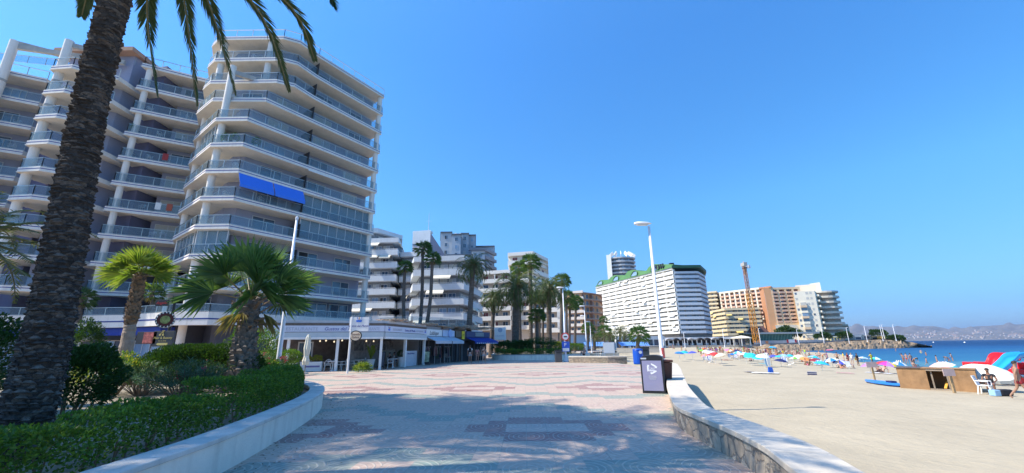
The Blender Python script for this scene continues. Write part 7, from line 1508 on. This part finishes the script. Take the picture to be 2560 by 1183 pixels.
# retaining wall and promenade edge
def dw(pts): return [D(*q) for q in pts]
RW_=dw([(1600,867,112),(1650,867,180),(1760,866,194),(1862,866,198),(1950,861,201),(2050,857,204),(2112,852,207)])
t=thing('retaining_wall','grey sea wall carrying the far promenade above the rocks','wall',tuple(RW_[4])); vs=[];fs=[]
for q in RW_: up_=max(q.z,.2); vs+=[(q.x,q.y,-1.5),(q.x,q.y,up_+ (0 if q.x<90 else .55)),(q.x+.2,q.y+.7,up_+(0 if q.x<90 else .55)),(q.x+.2,q.y+.7,-1.5)]
fs=[(i*4+j,i*4+4+j,i*4+5+j,i*4+1+j) for i in range(len(RW_)-1) for j in range(3)]; m=MB().add(vs,fs); m.build('wall_body',mat('grey_sea_wall',(.3,.28,.26),.9,.15,.3,stain=.3),t)
a,c=D(1884,850,203),D(2060,846,207); f=Fr((a.x,a.y),(c.x,c.y)); t=thing('wall','grey building site wall with red and white banners','wall',(a.x+10,204,0)); m=MB(); f.box(m,0,f.L,.2,D(1960,851,205).z,-.3,0); m.build('wall_body',mat('site_wall',(.42,.41,.41),.85,.1,.3),t)
m=MB(); f.box(m,f.L*.47,f.L*.58,1.0,3.0,.01,.05); m.build('banner',WHITE2,t); 
for x in (.46,.575): m=MB(); f.box(m,f.L*x,f.L*(x+.025),1.0,3.0,.052,.09); m.build('banner_red',mat('banner_red',(.5,.03,.04),.6,.05),t)
m=MB(); f.box(m,f.L*.16,f.L*.2,1.2,2.4,.01,.04); m.build('orange_notice',mat('orange_notice',(.7,.25,.1),.6,.1),t)
# green glass pavilion
a,c=D(1900,842,206),D(1982,840,208); f=Fr((a.x,a.y),(c.x,c.y)); zb,zt=D(1940,851,206).z,D(1940,835,206).z; t=thing('pavilion','green glass fronted pavilion under a pale flat roof beside the crane','building',(f.p(f.L/2,0).x,206,0)); m=MB(); f.box(m,0,f.L,0,zt,-8,-.3); m.build('glass_wall',mat('green_glass',(.05,.14,.11),.2,.4,1),t)
for k in range(23): m=MB(); x=f.L*k/22; m.beam(f.p(x,zb,0),f.p(x+.4,zt,0),.18,.12); m.build('mullion',mat('mullion_green',(.25,.42,.3),.5,.1),t)
m=MB(); f.box(m,-1,f.L+14,zt,zt+.8,-10,1.0); m.build('roof_slab',mat('pale_roof',(.6,.56,.48),.8,.15,.3),t)
m=MB(); m.add([f.p(-2,zt+.8,-3),f.p(f.L*.45,zt+.8,-3),f.p(f.L*.4,zt+4.2,-6),f.p(0,zt+3.8,-6),f.p(0,zt+.8,-9),f.p(f.L*.45,zt+.8,-9)],[(0,1,2,3),(3,2,5,4),(0,3,4),(1,5,2)]); m.build('brown_roof',mat('brown_tiles',(.13,.06,.045),.8,.2,1),t)
# arcade of restaurants below the green roofed block
a,c=D(1660,862,191),D(1875,862,191); f=Fr((a.x,a.y),(c.x,c.y)); z0_=D(1760,863,191).z; z0_=max(z0_,.3); zt=D(1760,843,191).z; t=thing('arcade','row of beach restaurants with white posts and arched grey awnings','building',(f.p(f.L/2,0).x,191,z0_))
m=MB(); f.box(m,0,f.L,z0_-1.5,zt-.1,-9,-3.5); m.build('back_wall',mat('arcade_dark',(.05,.05,.06),.7,.3,.5),t); m=MB(); f.box(m,0,f.L,z0_-1.5,z0_-.05,-3.5,1.5); m.build('plinth',CONC,t); m=MB(); f.box(m,-.2,f.L*.88,zt-1.0,zt,-4,.6); m.build('fascia',mat('arcade_white',(.66,.66,.66),.7,.05),t)
for k in range(17): x=f.L*.88*k/16; m=MB(); f.box(m,x-.15,x+.2,z0_,zt-1.0,-.2,.3); m.build('post',WHITE2,t)
AR=mat('arch_dark',(.06,.06,.07),.6,.1); AG=mat('arch_grey',(.4,.4,.43),.6,.1)
for k,xx in enumerate((.05,.14,.23,.31,.42,.50,.58,.66)):
    X=f.L*xx; m=MB(); n=9; pts=[(X+1.6*math.cos(math.pi*j/(n-1)),zt-1.3+1.15*math.sin(math.pi*j/(n-1))) for j in range(n)]; m.add([f.p(x,z,.62) for x,z in pts]+[f.p(x,z-.3,1.6) for x,z in pts],[tuple(range(n-1,-1,-1))]+[(j,j+1,n+j+1,n+j) for j in range(n-1)]); m.build('arched_awning',AR if k%3 else AG,t)
for k in range(10): x=f.L*(.06+k*.085); m=MB(); f.box(m,x,x+1.6,z0_,z0_+1.0,-1,-.4); m.build('counter',[WHITE2,AG][k%2],t)
c=D(1855,855,188); t=thing('gazebo','round cream canopy at the right end of the arcade','gazebo',(c.x,188,z0_)); MB().lathe([(4.2,D(1855,846,188).z-z0_),(3.0,D(1855,842,188).z-z0_),(.3,D(1855,839,188).z-z0_)],16,(c.x,188,z0_)).build('canopy',CREAM,t)
for k in range(6): aa=k*1.047; MB().beam((c.x+3.8*math.cos(aa),188+3.8*math.sin(aa),z0_-.5),(c.x+3.8*math.cos(aa),188+3.8*math.sin(aa),D(1855,846,188).z),.2).build('post',WHITE2,t)
t=thing('arcade','low white shop row behind the palms left of the arcade','building',(D(1600,850,170).x,170,0)); a,c=D(1540,850,160),D(1662,850,180); f=Fr((a.x,a.y),(c.x,c.y)); zt=D(1600,848,170).z; m=MB(); f.box(m,0,f.L,0,zt,-6,-2); m.build('back_wall',mat('arcade_blue',(.12,.14,.2),.7,.3,.5),t); m=MB(); f.box(m,0,f.L,zt-.2,zt+1.2,-6,0); m.build('fascia',mat('arcade_white',(.66,.66,.66),.7,.05),t)
for k in range(9): x=f.L*k/8; m=MB(); f.box(m,x-.2,x+.2,0,zt-.2,-.5,0); m.build('post',WHITE2,t)
for k,(u,l) in enumerate(((1565,'left blue and white cafe canopy by the far palms'),(1583,'middle blue and white cafe canopy by the far palms'),(1605,'right blue and white cafe canopy by the far palms'),(1480,'blue cafe canopy below the orange block, left'),(1496,'blue cafe canopy below the orange block, right'))):
    y=120 if u>1550 else 105; q=D(u,858,y); t=thing('cafe_canopy',l,'canopy',(q.x,y,0),group='blue cafe canopies'); zz=D(u,855,y).z; f=Fr((q.x-1.8,y),(q.x+1.8,y)); m=MB(); m.hexa([f.p(0,zz-1.1,1.2),f.p(3.6,zz-1.1,1.2),f.p(3.6,zz-.1,-2),f.p(0,zz-.1,-2),f.p(0,zz-1.0,1.2),f.p(3.6,zz-1.0,1.2),f.p(3.6,zz,-2),f.p(0,zz,-2)]); m.build('canopy',mat('canopy_blue',(.12,.28,.62),.7,.1,1),t)
    for x in (.1,3.5): m=MB(); m.beam(f.p(x,0,1.1),f.p(x,zz-1.1,1.1),.1); m.build('post',WHITE2,t)
# villas on the point
for k,(u,v,w_,h,y,c,l) in enumerate(((2090,842,26,9,222,(.72,.62,.3),'yellow walled terrace below the curved tower'),(2146,840,16,5,226,(.66,.64,.6),'low flat white house at the foot of the point'),(2168,838,16,8,228,(.72,.68,.6),'cream villa in the middle of the point'),(2187,841,12,5,228,(.7,.6,.4),'small ochre house left of the last lamps'),(2222,840,18,4,222,(.7,.5,.15),'long low orange-yellow wall house near the tip of the point'))):
    q=D(u,v+h,y); zc=float(np.dot(np.array(q-V(0,0,EYE)),_f)); W=w_*zc/F; f=Fr((q.x-W/2,y),(q.x+W/2,y)); z1_=D(u,v,y).z; t=thing('villa',l,'house',(q.x,y,q.z-2)); mt=mat('villa%d'%k,c,.8,.06,.4); m=MB(); f.box(m,0,f.L,q.z-3,z1_,-5,0); m.build('wall',mt,t); m=MB(); f.box(m,-.2,f.L+.2,z1_+.003,z1_+.3,-5.2,.2); m.build('roof',WHITE2,t)
    for j in range(3): m=MB(); x=f.L*(.2+.28*j); f.box(m,x-.5,x+.5,z1_-1.9,z1_-.6,.002,.05); m.build('window',WGL,t)
# hillside town across the bay: villas as individuals
WV=[mat('far_villa_white',(.5,.48,.45),.8,.05),mat('far_villa_roof',(.4,.25,.18),.8,.1)]
proto=thing('villa','white villa among many on the hillside across the bay','house',(0,0,0),group='white villas on the far hillside'); m=MB(); m.box((0,0,4.5),(16,12,9)); m.box((9,1,3),(8,10,6)); m.build('wall',WV[0],proto,local=True); m=MB(); m.prism([(-9,-7),(9,-7),(9,7),(-9,7)],9.01,9.6); m.add([(-9,-7,9.6),(9,-7,9.6),(9,7,9.6),(-9,7,9.6),(-5,0,12),(5,0,12)],[(0,1,5,4),(1,2,5),(2,3,4,5),(3,0,4)]); m.build('roof',WV[1],proto,local=True)
random.seed(3); first=True
def hillz(u,s):
    y=4200+2300*s; top=D(u,float(np.interp(u,ru,rgv)),6500).z; p=D(u,850,y); return p.x,y,-3+(top+3)*(s**1.1)
cl_=[(2290,.25,30,.1,45),(2340,.35,22,.13,30),(2388,.42,10,.16,20),(2405,.25,30,.08,20),(2460,.4,20,.16,34),(2520,.2,30,.08,28),(2550,.2,20,.07,12)]
for (uc,scn,su,ss,n) in cl_:
    for _ in range(n):
        u=random.gauss(uc,su*.7); s=min(.95,max(.06,abs(random.gauss(scn,ss)))); x,y,z=hillz(u,s); k=random.uniform(.7,1.5)
        if first: proto.location=(x,y,z-2); proto.scale=(k,k,k); first=False
        else: dup(proto,(x,y,z-2),random.uniform(-.6,.6),sc=k)

# ================================================================ HAZE
m=bpy.data.materials.new('haze_air'); m.use_nodes=True; n=m.node_tree.nodes; n.remove(n['Principled BSDF']); pv_=n.new('ShaderNodeVolumePrincipled'); pv_.inputs['Density'].default_value=HAZE; pv_.inputs['Color'].default_value=(.62,.76,1,1); pv_.inputs['Anisotropy'].default_value=.3
m.node_tree.links.new(pv_.outputs[0],n['Material Output'].inputs['Volume'])
hz_=MB(); hz_.hexa([(-4000,-4000,-8),(26000,-4000,-8),(26000,27000,-8),(-4000,27000,-8),(-4000,-4000,420),(26000,-4000,420),(26000,27000,420),(-4000,27000,420)])
o=hz_.build('haze',m,loc=(0,0,0)); tag(o,kind='stuff',label='thin pale blue air fading the hills across the bay')
